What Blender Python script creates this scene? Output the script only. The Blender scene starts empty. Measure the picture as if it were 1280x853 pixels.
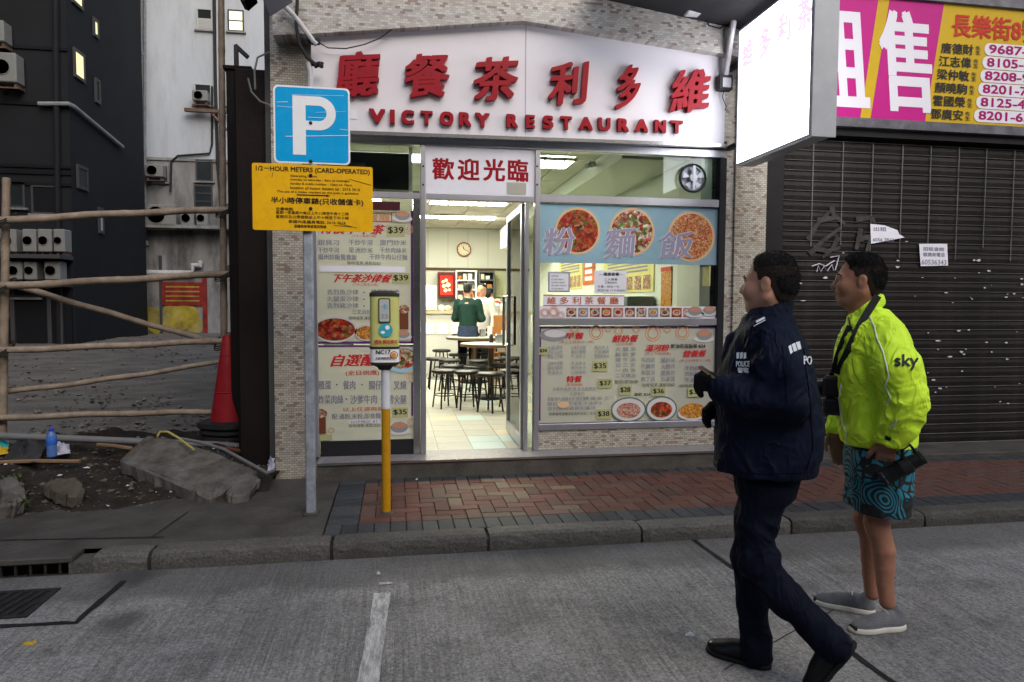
import bpy, math, random
import numpy as np
from mathutils import Vector, Matrix
sc = bpy.context.scene
rnd = random.Random(7)
R = math.radians

# ---------------------------------------------------------------- camera
YAW, PITCH, ROLL, FPX, CAMZ = 9.6, 3.05, .28, 853.0, 1.42     # metres; pavement is z = 0
def _basis():
    y, p, r = R(YAW), R(PITCH), R(ROLL)
    fwd = np.array([math.sin(y)*math.cos(p), math.cos(y)*math.cos(p), -math.sin(p)])
    right = np.array([math.cos(y), -math.sin(y), 0.0]); up = np.cross(right, fwd)
    return right*math.cos(r)+up*math.sin(r), up*math.cos(r)-right*math.sin(r), fwd
CR, CU, CF = _basis(); CC = np.array([0, 0, CAMZ])
cam = bpy.data.objects.new('camera', bpy.data.cameras.new('camera'))
sc.collection.objects.link(cam); sc.camera = cam
cam.matrix_world = Matrix(((CR[0], CU[0], -CF[0], 0), (CR[1], CU[1], -CF[1], 0), (CR[2], CU[2], -CF[2], CAMZ), (0, 0, 0, 1)))
cam.data.sensor_width = 36.0; cam.data.lens = 36.0*FPX/1280.0
cam.data.clip_start = .05; cam.data.clip_end = 600
# ---------------------------------------------------------------- sky, sun, exposure: an overcast dusk
w = bpy.data.worlds.new('World'); sc.world = w; w.use_nodes = True
nt = w.node_tree; bg = nt.nodes['Background']
sky = nt.nodes.new('ShaderNodeTexSky'); sky.sky_type = 'NISHITA'; sky.sun_disc = False
SUN_EL, SUN_AZ = 30.0, 160.0
sky.sun_elevation = R(SUN_EL); sky.sun_rotation = R(SUN_AZ); sky.air_density = 1.0; sky.dust_density = 2.6; sky.ozone_density = 1.0
nt.links.new(sky.outputs[0], bg.inputs[0]); bg.inputs[1].default_value = .13
sl = bpy.data.lights.new('sun', 'SUN'); sl.energy = 1.0; sl.angle = R(50); sl.color = (1, .96, .93)
so = bpy.data.objects.new('sun', sl); sc.collection.objects.link(so)
so.rotation_euler = Vector((-math.sin(R(SUN_AZ))*math.cos(R(46)), -math.cos(R(SUN_AZ))*math.cos(R(46)), -math.sin(R(46)))).to_track_quat('-Z', 'Y').to_euler()
sc.view_settings.view_transform = 'Standard'; sc.view_settings.look = 'None'
sc.view_settings.exposure = .55; sc.view_settings.gamma = 1.0; sc.view_settings.use_curve_mapping = False
sc.cycles.use_denoising = True; sc.cycles.max_bounces = 7; sc.cycles.transparent_max_bounces = 24
sc.cycles.diffuse_bounces = 4; sc.cycles.glossy_bounces = 3; sc.cycles.sample_clamp_indirect = 6
sc.cycles.caustics_reflective = False; sc.cycles.caustics_refractive = False

# ---------------------------------------------------------------- pixel -> place on a known plane
def ray(x, y): return (x-640)*CR-(y-426.5)*CU+FPX*CF
def AY(x, y, Y): d = ray(x, y); return CC+d*(Y/d[1])
def AZ(x, y, Z=0.0): d = ray(x, y); return CC+d*((Z-CAMZ)/d[2])
def AX(x, y, X): d = ray(x, y); return CC+d*(X/d[0])
def rect(x0, y0, x1, y1, Y):
    ym, xm = (y0+y1)/2, (x0+x1)/2
    return AY(x0, ym, Y)[0], AY(x1, ym, Y)[0], AY(xm, y1, Y)[2], AY(xm, y0, Y)[2]      # X0 X1 Z0 Z1

# ---------------------------------------------------------------- materials
M = {}
def mat(name, col, rough=.6, metal=0.0, var=0.0, vscale=6.0, bump=0.0, bscale=60.0, col2=None, spec=.2, rand=0.0, emit=None, estr=0.0, alpha=1.0, stretch=(1, 1, 1), dirt=0.0, dscale=1.3, dcol=(.03, .028, .025), coord='Object', trans=0.0, coat=0.0, sheen=0.0):
    m = bpy.data.materials.new(name); m.use_nodes = True; n = m.node_tree.nodes; L = m.node_tree.links
    b = n['Principled BSDF']; b.inputs['Roughness'].default_value = rough; b.inputs['Metallic'].default_value = metal
    b.inputs['Specular IOR Level'].default_value = spec; b.inputs['Coat Weight'].default_value = coat; b.inputs['Sheen Weight'].default_value = sheen
    b.inputs['Transmission Weight'].default_value = trans; b.inputs['Alpha'].default_value = alpha
    tc = n.new('ShaderNodeTexCoord'); mp = n.new('ShaderNodeMapping'); mp.inputs['Scale'].default_value = stretch
    L.new(tc.outputs[coord], mp.inputs[0])
    src = None
    if var or col2:
        nz = n.new('ShaderNodeTexNoise'); nz.inputs['Scale'].default_value = vscale; nz.inputs['Detail'].default_value = 7; nz.inputs['Roughness'].default_value = .65
        L.new(mp.outputs[0], nz.inputs[0])
        rp = n.new('ShaderNodeValToRGB'); rp.color_ramp.elements[0].position = .32; rp.color_ramp.elements[1].position = .68
        c2 = col2 if col2 else tuple(min(1, c*(1+var)) for c in col)
        c1 = col if col2 else tuple(c*(1-var) for c in col)
        rp.color_ramp.elements[0].color = (*c1, 1); rp.color_ramp.elements[1].color = (*c2, 1)
        L.new(nz.outputs[0], rp.inputs[0]); src = rp.outputs[0]
    else:
        rg = n.new('ShaderNodeRGB'); rg.outputs[0].default_value = (*col, 1); src = rg.outputs[0]
    if dirt:
        d = n.new('ShaderNodeTexNoise'); d.inputs['Scale'].default_value = dscale; d.inputs['Detail'].default_value = 9; d.inputs['Roughness'].default_value = .7
        L.new(mp.outputs[0], d.inputs[0])
        r2 = n.new('ShaderNodeValToRGB'); r2.color_ramp.elements[0].position = .48; r2.color_ramp.elements[1].position = .72
        r2.color_ramp.elements[1].color = (dirt, dirt, dirt, 1); r2.color_ramp.elements[0].color = (0, 0, 0, 1)
        L.new(d.outputs[0], r2.inputs[0])
        mx = n.new('ShaderNodeMixRGB'); mx.inputs[2].default_value = (*dcol, 1); L.new(r2.outputs[0], mx.inputs[0]); L.new(src, mx.inputs[1]); src = mx.outputs[0]
    if rand:
        oi = n.new('ShaderNodeObjectInfo'); mr = n.new('ShaderNodeMapRange'); mr.inputs[3].default_value = 1-rand; mr.inputs[4].default_value = 1+rand
        L.new(oi.outputs['Random'], mr.inputs[0]); hs = n.new('ShaderNodeHueSaturation'); L.new(mr.outputs[0], hs.inputs['Value']); L.new(src, hs.inputs['Color']); src = hs.outputs[0]
    L.new(src, b.inputs['Base Color'])
    if bump:
        nb = n.new('ShaderNodeTexNoise'); nb.inputs['Scale'].default_value = bscale; nb.inputs['Detail'].default_value = 6
        L.new(mp.outputs[0], nb.inputs[0]); bp = n.new('ShaderNodeBump'); bp.inputs['Strength'].default_value = bump; bp.inputs['Distance'].default_value = .02
        L.new(nb.outputs[0], bp.inputs['Height']); L.new(bp.outputs[0], b.inputs['Normal'])
    if emit:
        b.inputs['Emission Color'].default_value = (*emit, 1); b.inputs['Emission Strength'].default_value = estr
    M[name] = m; return m
def glass_mat(name, tint=(.93, .97, .95), fac=.10, rough=.02):
    m = bpy.data.materials.new(name); m.use_nodes = True; n = m.node_tree.nodes; L = m.node_tree.links
    n.remove(n['Principled BSDF']); out = n['Material Output']
    t = n.new('ShaderNodeBsdfTransparent'); t.inputs[0].default_value = (*tint, 1)
    g = n.new('ShaderNodeBsdfGlossy'); g.inputs['Roughness'].default_value = rough
    lw = n.new('ShaderNodeFresnel'); lw.inputs[0].default_value = 1.45
    mx = n.new('ShaderNodeMixShader'); L.new(lw.outputs[0], mx.inputs[0]); L.new(t.outputs[0], mx.inputs[1]); L.new(g.outputs[0], mx.inputs[2])
    L.new(mx.outputs[0], out.inputs[0]); M[name] = m; return m
def tile_mat(name, ax, tw, th, pal, mortar=(.25, .23, .2), msize=.06, rough=.35, dirt=.3, bump=.35, offs=.5):
    """small mosaic tiles too fine to build: ax picks the two object axes that span the wall"""
    m = bpy.data.materials.new(name); m.use_nodes = True; n = m.node_tree.nodes; L = m.node_tree.links
    b = n['Principled BSDF']; b.inputs['Roughness'].default_value = rough
    tc = n.new('ShaderNodeTexCoord'); sp = n.new('ShaderNodeSeparateXYZ'); cb = n.new('ShaderNodeCombineXYZ')
    L.new(tc.outputs['Object'], sp.inputs[0]); L.new(sp.outputs[ax[0]], cb.inputs[0]); L.new(sp.outputs[ax[1]], cb.inputs[1])
    # a little wander in the courses
    nz = n.new('ShaderNodeTexNoise'); nz.inputs['Scale'].default_value = 3.0; L.new(cb.outputs[0], nz.inputs[0])
    ad = n.new('ShaderNodeVectorMath'); ad.operation = 'MULTIPLY_ADD'; ad.inputs[1].default_value = (.006, .006, 0); L.new(nz.outputs['Color'], ad.inputs[0]); L.new(cb.outputs[0], ad.inputs[2])
    br = n.new('ShaderNodeTexBrick'); br.inputs['Scale'].default_value = 1.0; br.offset = offs; br.inputs['Brick Width'].default_value = tw; br.inputs['Row Height'].default_value = th
    br.inputs['Mortar Size'].default_value = th*msize; br.inputs['Mortar Smooth'].default_value = .2; br.inputs['Bias'].default_value = 0
    br.inputs['Color1'].default_value = (0, 0, 0, 1); br.inputs['Color2'].default_value = (1, 1, 1, 1); br.inputs['Mortar'].default_value = (.5, .5, .5, 1)
    L.new(ad.outputs[0], br.inputs[0])
    rp = n.new('ShaderNodeValToRGB'); rp.color_ramp.interpolation = 'CONSTANT'
    while len(rp.color_ramp.elements) < len(pal): rp.color_ramp.elements.new(.5)
    for e, (p, c) in zip(rp.color_ramp.elements, pal): e.position = p; e.color = (*c, 1)
    L.new(br.outputs['Color'], rp.inputs[0])
    mx = n.new('ShaderNodeMixRGB'); L.new(br.outputs['Fac'], mx.inputs[0]); L.new(rp.outputs[0], mx.inputs[1]); mx.inputs[2].default_value = (*mortar, 1)
    d = n.new('ShaderNodeTexNoise'); d.inputs['Scale'].default_value = 1.1; d.inputs['Detail'].default_value = 9; d.inputs['Roughness'].default_value = .7; L.new(tc.outputs['Object'], d.inputs[0])
    r2 = n.new('ShaderNodeValToRGB'); r2.color_ramp.elements[0].position = .45; r2.color_ramp.elements[1].position = .75; r2.color_ramp.elements[1].color = (dirt, dirt, dirt, 1); L.new(d.outputs[0], r2.inputs[0])
    m2 = n.new('ShaderNodeMixRGB'); m2.inputs[2].default_value = (.06, .05, .04, 1); L.new(r2.outputs[0], m2.inputs[0]); L.new(mx.outputs[0], m2.inputs[1])
    L.new(m2.outputs[0], b.inputs['Base Color'])
    bp = n.new('ShaderNodeBump'); bp.invert = True; bp.inputs['Strength'].default_value = bump; bp.inputs['Distance'].default_value = .004; L.new(br.outputs['Fac'], bp.inputs['Height']); L.new(bp.outputs[0], b.inputs['Normal'])
    M[name] = m; return m

# ---------------------------------------------------------------- mesh building
TCOL = sc.collection
_tc = bpy.data.curves.new('glyphs', 'FONT'); _to = bpy.data.objects.new('glyphs', _tc)
_gc = {}
def glyphs(body, extrude):
    key = (body, extrude)
    if key in _gc: return _gc[key]
    _tc.body = body; _tc.extrude = .02 if extrude else 0; _tc.fill_mode = 'BOTH' if extrude else 'FRONT'; _tc.resolution_u = 3 if len(body) > 3 else 6
    me = _to.to_mesh(); n = len(me.vertices)
    v = np.zeros(n*3, 'f'); me.vertices.foreach_get('co', v); v = v.reshape(-1, 3).astype(float)
    f = [tuple(p.vertices) for p in me.polygons]; _to.to_mesh_clear()
    _gc[key] = (v, f); return v, f
class MB:
    def __init__(s): s.v = []; s.f = []
    def add(s, v, f):
        o = len(s.v); s.v += [tuple(map(float, p)) for p in v]; s.f += [tuple(i+o for i in q) for q in f]; return s
    def box(s, x0, x1, y0, y1, z0, z1, bev=0.0):
        if bev > 0:
            b = min(bev, abs(x1-x0)/2.1, abs(y1-y0)/2.1, abs(z1-z0)/2.1)
            sx, sy, sz = (x0, x1), (y0, y1), (z0, z1); v = []; ix = {}
            for i in (0, 1):
                for j in (0, 1):
                    for k in (0, 1):
                        dx, dy, dz = (b if i == 0 else -b), (b if j == 0 else -b), (b if k == 0 else -b)
                        for a, p in enumerate(((sx[i], sy[j]+dy, sz[k]+dz), (sx[i]+dx, sy[j], sz[k]+dz), (sx[i]+dx, sy[j]+dy, sz[k]))):
                            ix[i, j, k, a] = len(v); v.append(p)
            f = []
            q = lambda *a: f.append(tuple(a))
            g = ix
            q(g[0,0,0,0], g[0,0,1,0], g[0,1,1,0], g[0,1,0,0]); q(g[1,0,0,0], g[1,1,0,0], g[1,1,1,0], g[1,0,1,0])
            q(g[0,0,0,1], g[1,0,0,1], g[1,0,1,1], g[0,0,1,1]); q(g[0,1,0,1], g[0,1,1,1], g[1,1,1,1], g[1,1,0,1])
            q(g[0,0,0,2], g[0,1,0,2], g[1,1,0,2], g[1,0,0,2]); q(g[0,0,1,2], g[1,0,1,2], g[1,1,1,2], g[0,1,1,2])
            for i in (0, 1):
                for j in (0, 1): q(g[i,j,0,0], g[i,j,1,0], g[i,j,1,1], g[i,j,0,1])
                for k in (0, 1): q(g[i,0,k,0], g[i,1,k,0], g[i,1,k,2], g[i,0,k,2])
            for j in (0, 1):
                for k in (0, 1): q(g[0,j,k,1], g[1,j,k,1], g[1,j,k,2], g[0,j,k,2])
            for i in (0, 1):
                for j in (0, 1):
                    for k in (0, 1): q(g[i,j,k,0], g[i,j,k,1], g[i,j,k,2])
            return s.add(v, f)
        v = [(x, y, z) for x in (x0, x1) for y in (y0, y1) for z in (z0, z1)]
        return s.add(v, [(0,1,3,2), (4,6,7,5), (0,4,5,1), (2,3,7,6), (0,2,6,4), (1,5,7,3)])
    def prism(s, poly, y0, y1, axis='y'):
        """poly = list of (a, b); extruded along an axis"""
        n = len(poly); P = {'y': lambda a, b, t: (a, t, b), 'z': lambda a, b, t: (a, b, t), 'x': lambda a, b, t: (t, a, b)}[axis]
        v = [P(a, b, y0) for a, b in poly]+[P(a, b, y1) for a, b in poly]
        return s.add(v, [tuple(range(n)), tuple(range(2*n-1, n-1, -1))]+[(i, i+n, (i+1) % n+n, (i+1) % n) for i in range(n)])
    def tube(s, pts, r, n=10, cap=True):
        pts = [Vector(p) for p in pts]; m = len(pts); rr = r if isinstance(r, (list, tuple)) else [r]*m
        v = []; f = []; ref = None
        for i, p in enumerate(pts):
            t = (pts[min(i+1, m-1)]-pts[max(i-1, 0)]).normalized()
            if ref is None: ref = Vector((0, 0, 1)) if abs(t.z) < .9 else Vector((1, 0, 0))
            a = (ref-t*ref.dot(t)).normalized(); b = t.cross(a); ref = a
            for k in range(n):
                th = 2*math.pi*k/n; v.append(p+(a*math.cos(th)+b*math.sin(th))*rr[i])
        for i in range(m-1):
            for k in range(n): f.append((i*n+k, i*n+(k+1) % n, (i+1)*n+(k+1) % n, (i+1)*n+k))
        if cap: f.append(tuple(range(n-1, -1, -1))); f.append(tuple((m-1)*n+k for k in range(n)))
        return s.add(v, f)
    def lathe(s, prof, c=(0, 0, 0), n=24, axis='z', a0=0.0):
        v = []; f = []; m = len(prof)
        for r, h in prof:
            for k in range(n):
                th = 2*math.pi*k/n+a0; p = (r*math.cos(th), r*math.sin(th), h)
                if axis == 'y': p = (p[0], p[2], p[1])
                if axis == 'x': p = (p[2], p[0], p[1])
                v.append((p[0]+c[0], p[1]+c[1], p[2]+c[2]))
        for i in range(m-1):
            for k in range(n): f.append((i*n+k, i*n+(k+1) % n, (i+1)*n+(k+1) % n, (i+1)*n+k))
        f.append(tuple(range(n-1, -1, -1))); f.append(tuple((m-1)*n+k for k in range(n)))
        return s.add(v, f)
    def quad(s, a, b, c, d): return s.add([a, b, c, d], [(0, 1, 2, 3)])
    def poly(s, pts): return s.add(pts, [tuple(range(len(pts)))])
    def disc(s, cx, y, cz, rx, rz, n=32): return s.add([(cx+rx*math.cos(2*math.pi*k/n), y, cz+rz*math.sin(2*math.pi*k/n)) for k in range(n)], [tuple(range(n))])
    def ring(s, cx, y, cz, r0, r1, n=32, zr=1.0):
        v = []
        for k in range(n):
            c, q = math.cos(2*math.pi*k/n), math.sin(2*math.pi*k/n); v += [(cx+r0*c, y, cz+r0*q*zr), (cx+r1*c, y, cz+r1*q*zr)]
        return s.add(v, [(2*k, 2*k+1, (2*k+3) % (2*n), (2*k+2) % (2*n)) for k in range(n)])
    def text(s, body, X0, X1, Z0, Z1, Y, depth=0.0, bold=0.0, nib=None, slant=0.0, rise=0.0, frame=None):
        """body fitted into a rectangle of the plane y = Y, facing -y; bold thickens the strokes by stacked shifted outlines"""
        v0, f = glyphs(body, depth > 0)
        if len(v0) == 0: return s
        u = v0.copy(); lo = u[:, :2].min(0); hi = u[:, :2].max(0)
        u[:, :2] = (u[:, :2]-lo)/np.maximum(hi-lo, 1e-6)
        U = u.copy()
        U[:, 0] = u[:, 0]+slant*(u[:, 1]-.5); U[:, 1] = u[:, 1]+rise*(u[:, 0]-.5)
        sh = [(0, 0)]
        if bold:
            sh = nib if nib else [(-1, -.7), (1, -.7), (-1, .7), (1, .7), (0, 0)]
        for i, (a, b) in enumerate(sh):
            x = X0+(X1-X0)*U[:, 0]+a*bold; z = Z0+(Z1-Z0)*U[:, 1]+b*bold
            if depth > 0: y = Y-depth/2-.00012*i-np.sign(v0[:, 2])*depth/2
            else: y = np.full(len(x), Y-.00012*i)
            P = np.stack([x, y, z], 1)
            if frame is not None: P = np.array([frame(*p) for p in P])
            s.add(P, f)
        return s
    def build(s, name, m, parent=None, smooth=False, kind=None, xf=None):
        me = bpy.data.meshes.new(name); me.from_pydata(s.v, [], s.f); me.validate()
        o = bpy.data.objects.new(name, me); TCOL.objects.link(o)
        me.materials.append(M[m] if isinstance(m, str) else m)
        if smooth: me.polygons.foreach_set('use_smooth', [True]*len(me.polygons)); me.set_sharp_from_angle(angle=R(42))
        if parent is not None: attach(o, parent)
        if kind: o['kind'] = kind
        return o
def recalc(o):
    import bmesh
    b = bmesh.new(); b.from_mesh(o.data); bmesh.ops.recalc_face_normals(b, faces=b.faces); b.to_mesh(o.data); b.free(); return o
def attach(o, parent):
    """child of a thing; mesh coordinates are world coordinates, so cancel the parent's own place"""
    o.parent = parent; o.matrix_parent_inverse = wm(parent).inverted()
def wm(o):
    m = o.matrix_basis.copy()
    return (wm(o.parent) @ o.matrix_parent_inverse @ m) if o.parent else m
def empty(name, loc=(0, 0, 0)):
    o = bpy.data.objects.new(name, None); TCOL.objects.link(o); o.location = [float(c) for c in loc]; o.empty_display_size = .1; return o
def tag(o, label, cat, group=None):
    o['label'] = label; o['category'] = cat
    if group: o['group'] = group
    return o
def thing(name, label, cat, loc=(0, 0, 0), group=None): return tag(empty(name, loc), label, cat, group)
def struct(o): o['kind'] = 'structure'; return o
def place(mesh, name, loc, parent=None, rz=0.0, rx=0.0, ry=0.0, scale=(1, 1, 1)):
    """another object on shared mesh data"""
    o = bpy.data.objects.new(name, mesh); TCOL.objects.link(o); o.location = [float(c) for c in loc]; o.rotation_euler = (rx, ry, rz); o.scale = scale
    if parent is not None: attach(o, parent)
    return o
def copy_tree(o, delta, parent=None):
    c = o.copy(); TCOL.objects.link(c)
    if parent is None: c.location = Vector(o.location)+Vector(delta)
    else: c.parent = parent; c.matrix_parent_inverse = o.matrix_parent_inverse.copy()
    for ch in [x for x in bpy.data.objects if x.parent == o]: copy_tree(ch, delta, c)
    return c
def mesh_of(mb, name, m):
    me = bpy.data.meshes.new(name); me.from_pydata(mb.v, [], mb.f); me.materials.append(M[m]); return me

# ---------------------------------------------------------------- palette
mat('alu', (.5, .5, .54), .35, .85, var=.12, vscale=3, bump=.05, bscale=30, stretch=(1, 1, .15))
mat('steel', (.62, .62, .62), .22, 1.0, var=.1, vscale=4)
mat('dark_metal', (.035, .034, .035), .5, .3, var=.3, vscale=8, bump=.1)
mat('galv', (.33, .36, .4), .5, .35, var=.25, vscale=14, dirt=.5, dscale=9, dcol=(.08, .08, .09), bump=.1)
mat('black', (.01, .01, .011), .5, bump=.05, spec=.3)
mat('black_rubber', (.018, .018, .019), .65, var=.3, vscale=12, bump=.2, bscale=30, dirt=.4, dscale=4, dcol=(.07, .065, .055))
mat('white_plastic', (.75, .75, .74), .4, var=.05)
mat('white_paint', (.72, .7, .74), .45, var=.06, vscale=2, dirt=.12, dscale=2, dcol=(.35, .32, .3))
mat('red_letter', (.29, .0025, .012), .38, var=.12, vscale=5, bump=.04)
mat('red_print', (.5, .02, .03), .5)
mat('ink', (.02, .02, .022), .5)
mat('ink_grey', (.22, .21, .3), .5)
mat('ink_green', (.1, .16, .14), .5)
mat('paper', (.74, .74, .8), .6, var=.04)
mat('cream_print', (.72, .71, .63), .35, var=.04, vscale=2)
mat('purple_print', (.12, .04, .16), .4)
mat('orange_ring', (.6, .3, .16), .4)
mat('price_tag', (.42, .42, .2), .5, var=.05)
mat('cable', (.02, .02, .022), .55)
mat('pvc', (.5, .5, .52), .45, var=.1, dirt=.35, dscale=5)
for nme, c in (('brown_soup', (.16, .05, .025)), ('cup_white', (.6, .58, .57)), ('print_blue', (.32, .55, .68)), ('print_orange', (.62, .36, .18)), ('maroon', (.06, .012, .018))): mat(nme, c, .4)
def crease(name, scale=8.0, strength=.5, dist=.02, stretch=(1, 1, .6)):
    """sharp cloth creases: a ridged noise height on top of the modelled folds"""
    n = M[name].node_tree.nodes; L = M[name].node_tree.links; b = n['Principled BSDF']; tc = n.new('ShaderNodeTexCoord'); mp = n.new('ShaderNodeMapping'); mp.inputs['Scale'].default_value = stretch; mp.inputs['Rotation'].default_value = (.3, .5, .2); L.new(tc.outputs['Object'], mp.inputs[0])
    nz = n.new('ShaderNodeTexNoise'); nz.inputs['Scale'].default_value = scale; nz.inputs['Detail'].default_value = 2.5; nz.inputs['Distortion'].default_value = 1.2; L.new(mp.outputs[0], nz.inputs[0])
    s_ = n.new('ShaderNodeMath'); s_.operation = 'SUBTRACT'; s_.inputs[1].default_value = .5; L.new(nz.outputs[0], s_.inputs[0]); a = n.new('ShaderNodeMath'); a.operation = 'ABSOLUTE'; L.new(s_.outputs[0], a.inputs[0]); mn = n.new('ShaderNodeMath'); mn.operation = 'MINIMUM'; mn.inputs[1].default_value = .09; L.new(a.outputs[0], mn.inputs[0])
    bp = n.new('ShaderNodeBump'); bp.invert = True; bp.inputs['Strength'].default_value = strength; bp.inputs['Distance'].default_value = dist*5; L.new(mn.outputs[0], bp.inputs['Height'])
    if b.inputs['Normal'].links: L.new(b.inputs['Normal'].links[0].from_socket, bp.inputs['Normal'])
    L.new(bp.outputs[0], b.inputs['Normal'])
def translucent(name, fac):
    """thin printed film: lets part of the light from behind through"""
    n = M[name].node_tree.nodes; L = M[name].node_tree.links; b = n['Principled BSDF']; t = n.new('ShaderNodeBsdfTranslucent'); mx = n.new('ShaderNodeMixShader'); mx.inputs[0].default_value = fac
    L.new(b.inputs['Base Color'].links[0].from_socket, t.inputs[0]); L.new(b.outputs[0], mx.inputs[1]); L.new(t.outputs[0], mx.inputs[2]); L.new(mx.outputs[0], n['Material Output'].inputs[0])
translucent('cream_print', .55)
def food_mat(name, cols, scale=60):
    m = bpy.data.materials.new(name); m.use_nodes = True; n = m.node_tree.nodes; L = m.node_tree.links; b = n['Principled BSDF']; b.inputs['Roughness'].default_value = .35
    tc = n.new('ShaderNodeTexCoord'); nz = n.new('ShaderNodeTexNoise'); nz.inputs['Scale'].default_value = scale*.6; L.new(tc.outputs['Object'], nz.inputs[0])
    ad = n.new('ShaderNodeVectorMath'); ad.operation = 'MULTIPLY_ADD'; ad.inputs[1].default_value = (.05, .05, .05); L.new(nz.outputs['Color'], ad.inputs[0]); L.new(tc.outputs['Object'], ad.inputs[2])
    vo = n.new('ShaderNodeTexVoronoi'); vo.inputs['Scale'].default_value = scale; L.new(ad.outputs[0], vo.inputs[0])
    sp = n.new('ShaderNodeSeparateXYZ'); L.new(vo.outputs['Color'], sp.inputs[0])
    rp = n.new('ShaderNodeValToRGB'); rp.color_ramp.interpolation = 'B_SPLINE' if False else 'LINEAR'
    while len(rp.color_ramp.elements) < len(cols): rp.color_ramp.elements.new(.5)
    for i, (e, c) in enumerate(zip(rp.color_ramp.elements, cols)): e.position = i/(len(cols)-1); e.color = (*c, 1)
    L.new(sp.outputs[0], rp.inputs[0])
    n2 = n.new('ShaderNodeTexNoise'); n2.inputs['Scale'].default_value = scale*1.1; n2.inputs['Detail'].default_value = 5; L.new(tc.outputs['Object'], n2.inputs[0])
    r2 = n.new('ShaderNodeValToRGB'); r2.color_ramp.elements[0].position = .35; r2.color_ramp.elements[0].color = (.35, .3, .28, 1); r2.color_ramp.elements[1].position = .68; r2.color_ramp.elements[1].color = (1.25, 1.25, 1.25, 1); L.new(n2.outputs[0], r2.inputs[0])
    mu = n.new('ShaderNodeMixRGB'); mu.blend_type = 'MULTIPLY'; mu.inputs[0].default_value = 1; L.new(rp.outputs[0], mu.inputs[1]); L.new(r2.outputs[0], mu.inputs[2])
    L.new(mu.outputs[0], b.inputs['Base Color']); M[name] = m
food_mat('food_spicy', [(.25, .01, .005), (.5, .03, .01), (.12, .01, .01), (.55, .08, .02), (.08, .2, .02), (.45, .03, .01), (.55, .25, .15)], 34)
food_mat('food_noodle', [(.45, .03, .01), (.7, .62, .5), (.5, .06, .02), (.15, .02, .01), (.1, .28, .03), (.75, .66, .52), (.4, .02, .01)], 38)
food_mat('food_rice', [(.6, .12, .02), (.5, .03, .01), (.7, .32, .08), (.65, .4, .16), (.45, .04, .01), (.75, .5, .3), (.6, .2, .04)], 75)
food_mat('food_pink', [(.6, .2, .22), (.7, .4, .35), (.5, .1, .12), (.65, .5, .3), (.2, .3, .1)], 70)
food_mat('food_fried', [(.65, .25, .03), (.7, .35, .06), (.5, .14, .02), (.72, .42, .1)], 60)
food_mat('food_mixed', [(.2, .03, .02), (.6, .5, .4), (.35, .08, .03), (.1, .05, .03), (.65, .3, .1), (.7, .65, .6)], 55)

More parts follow.
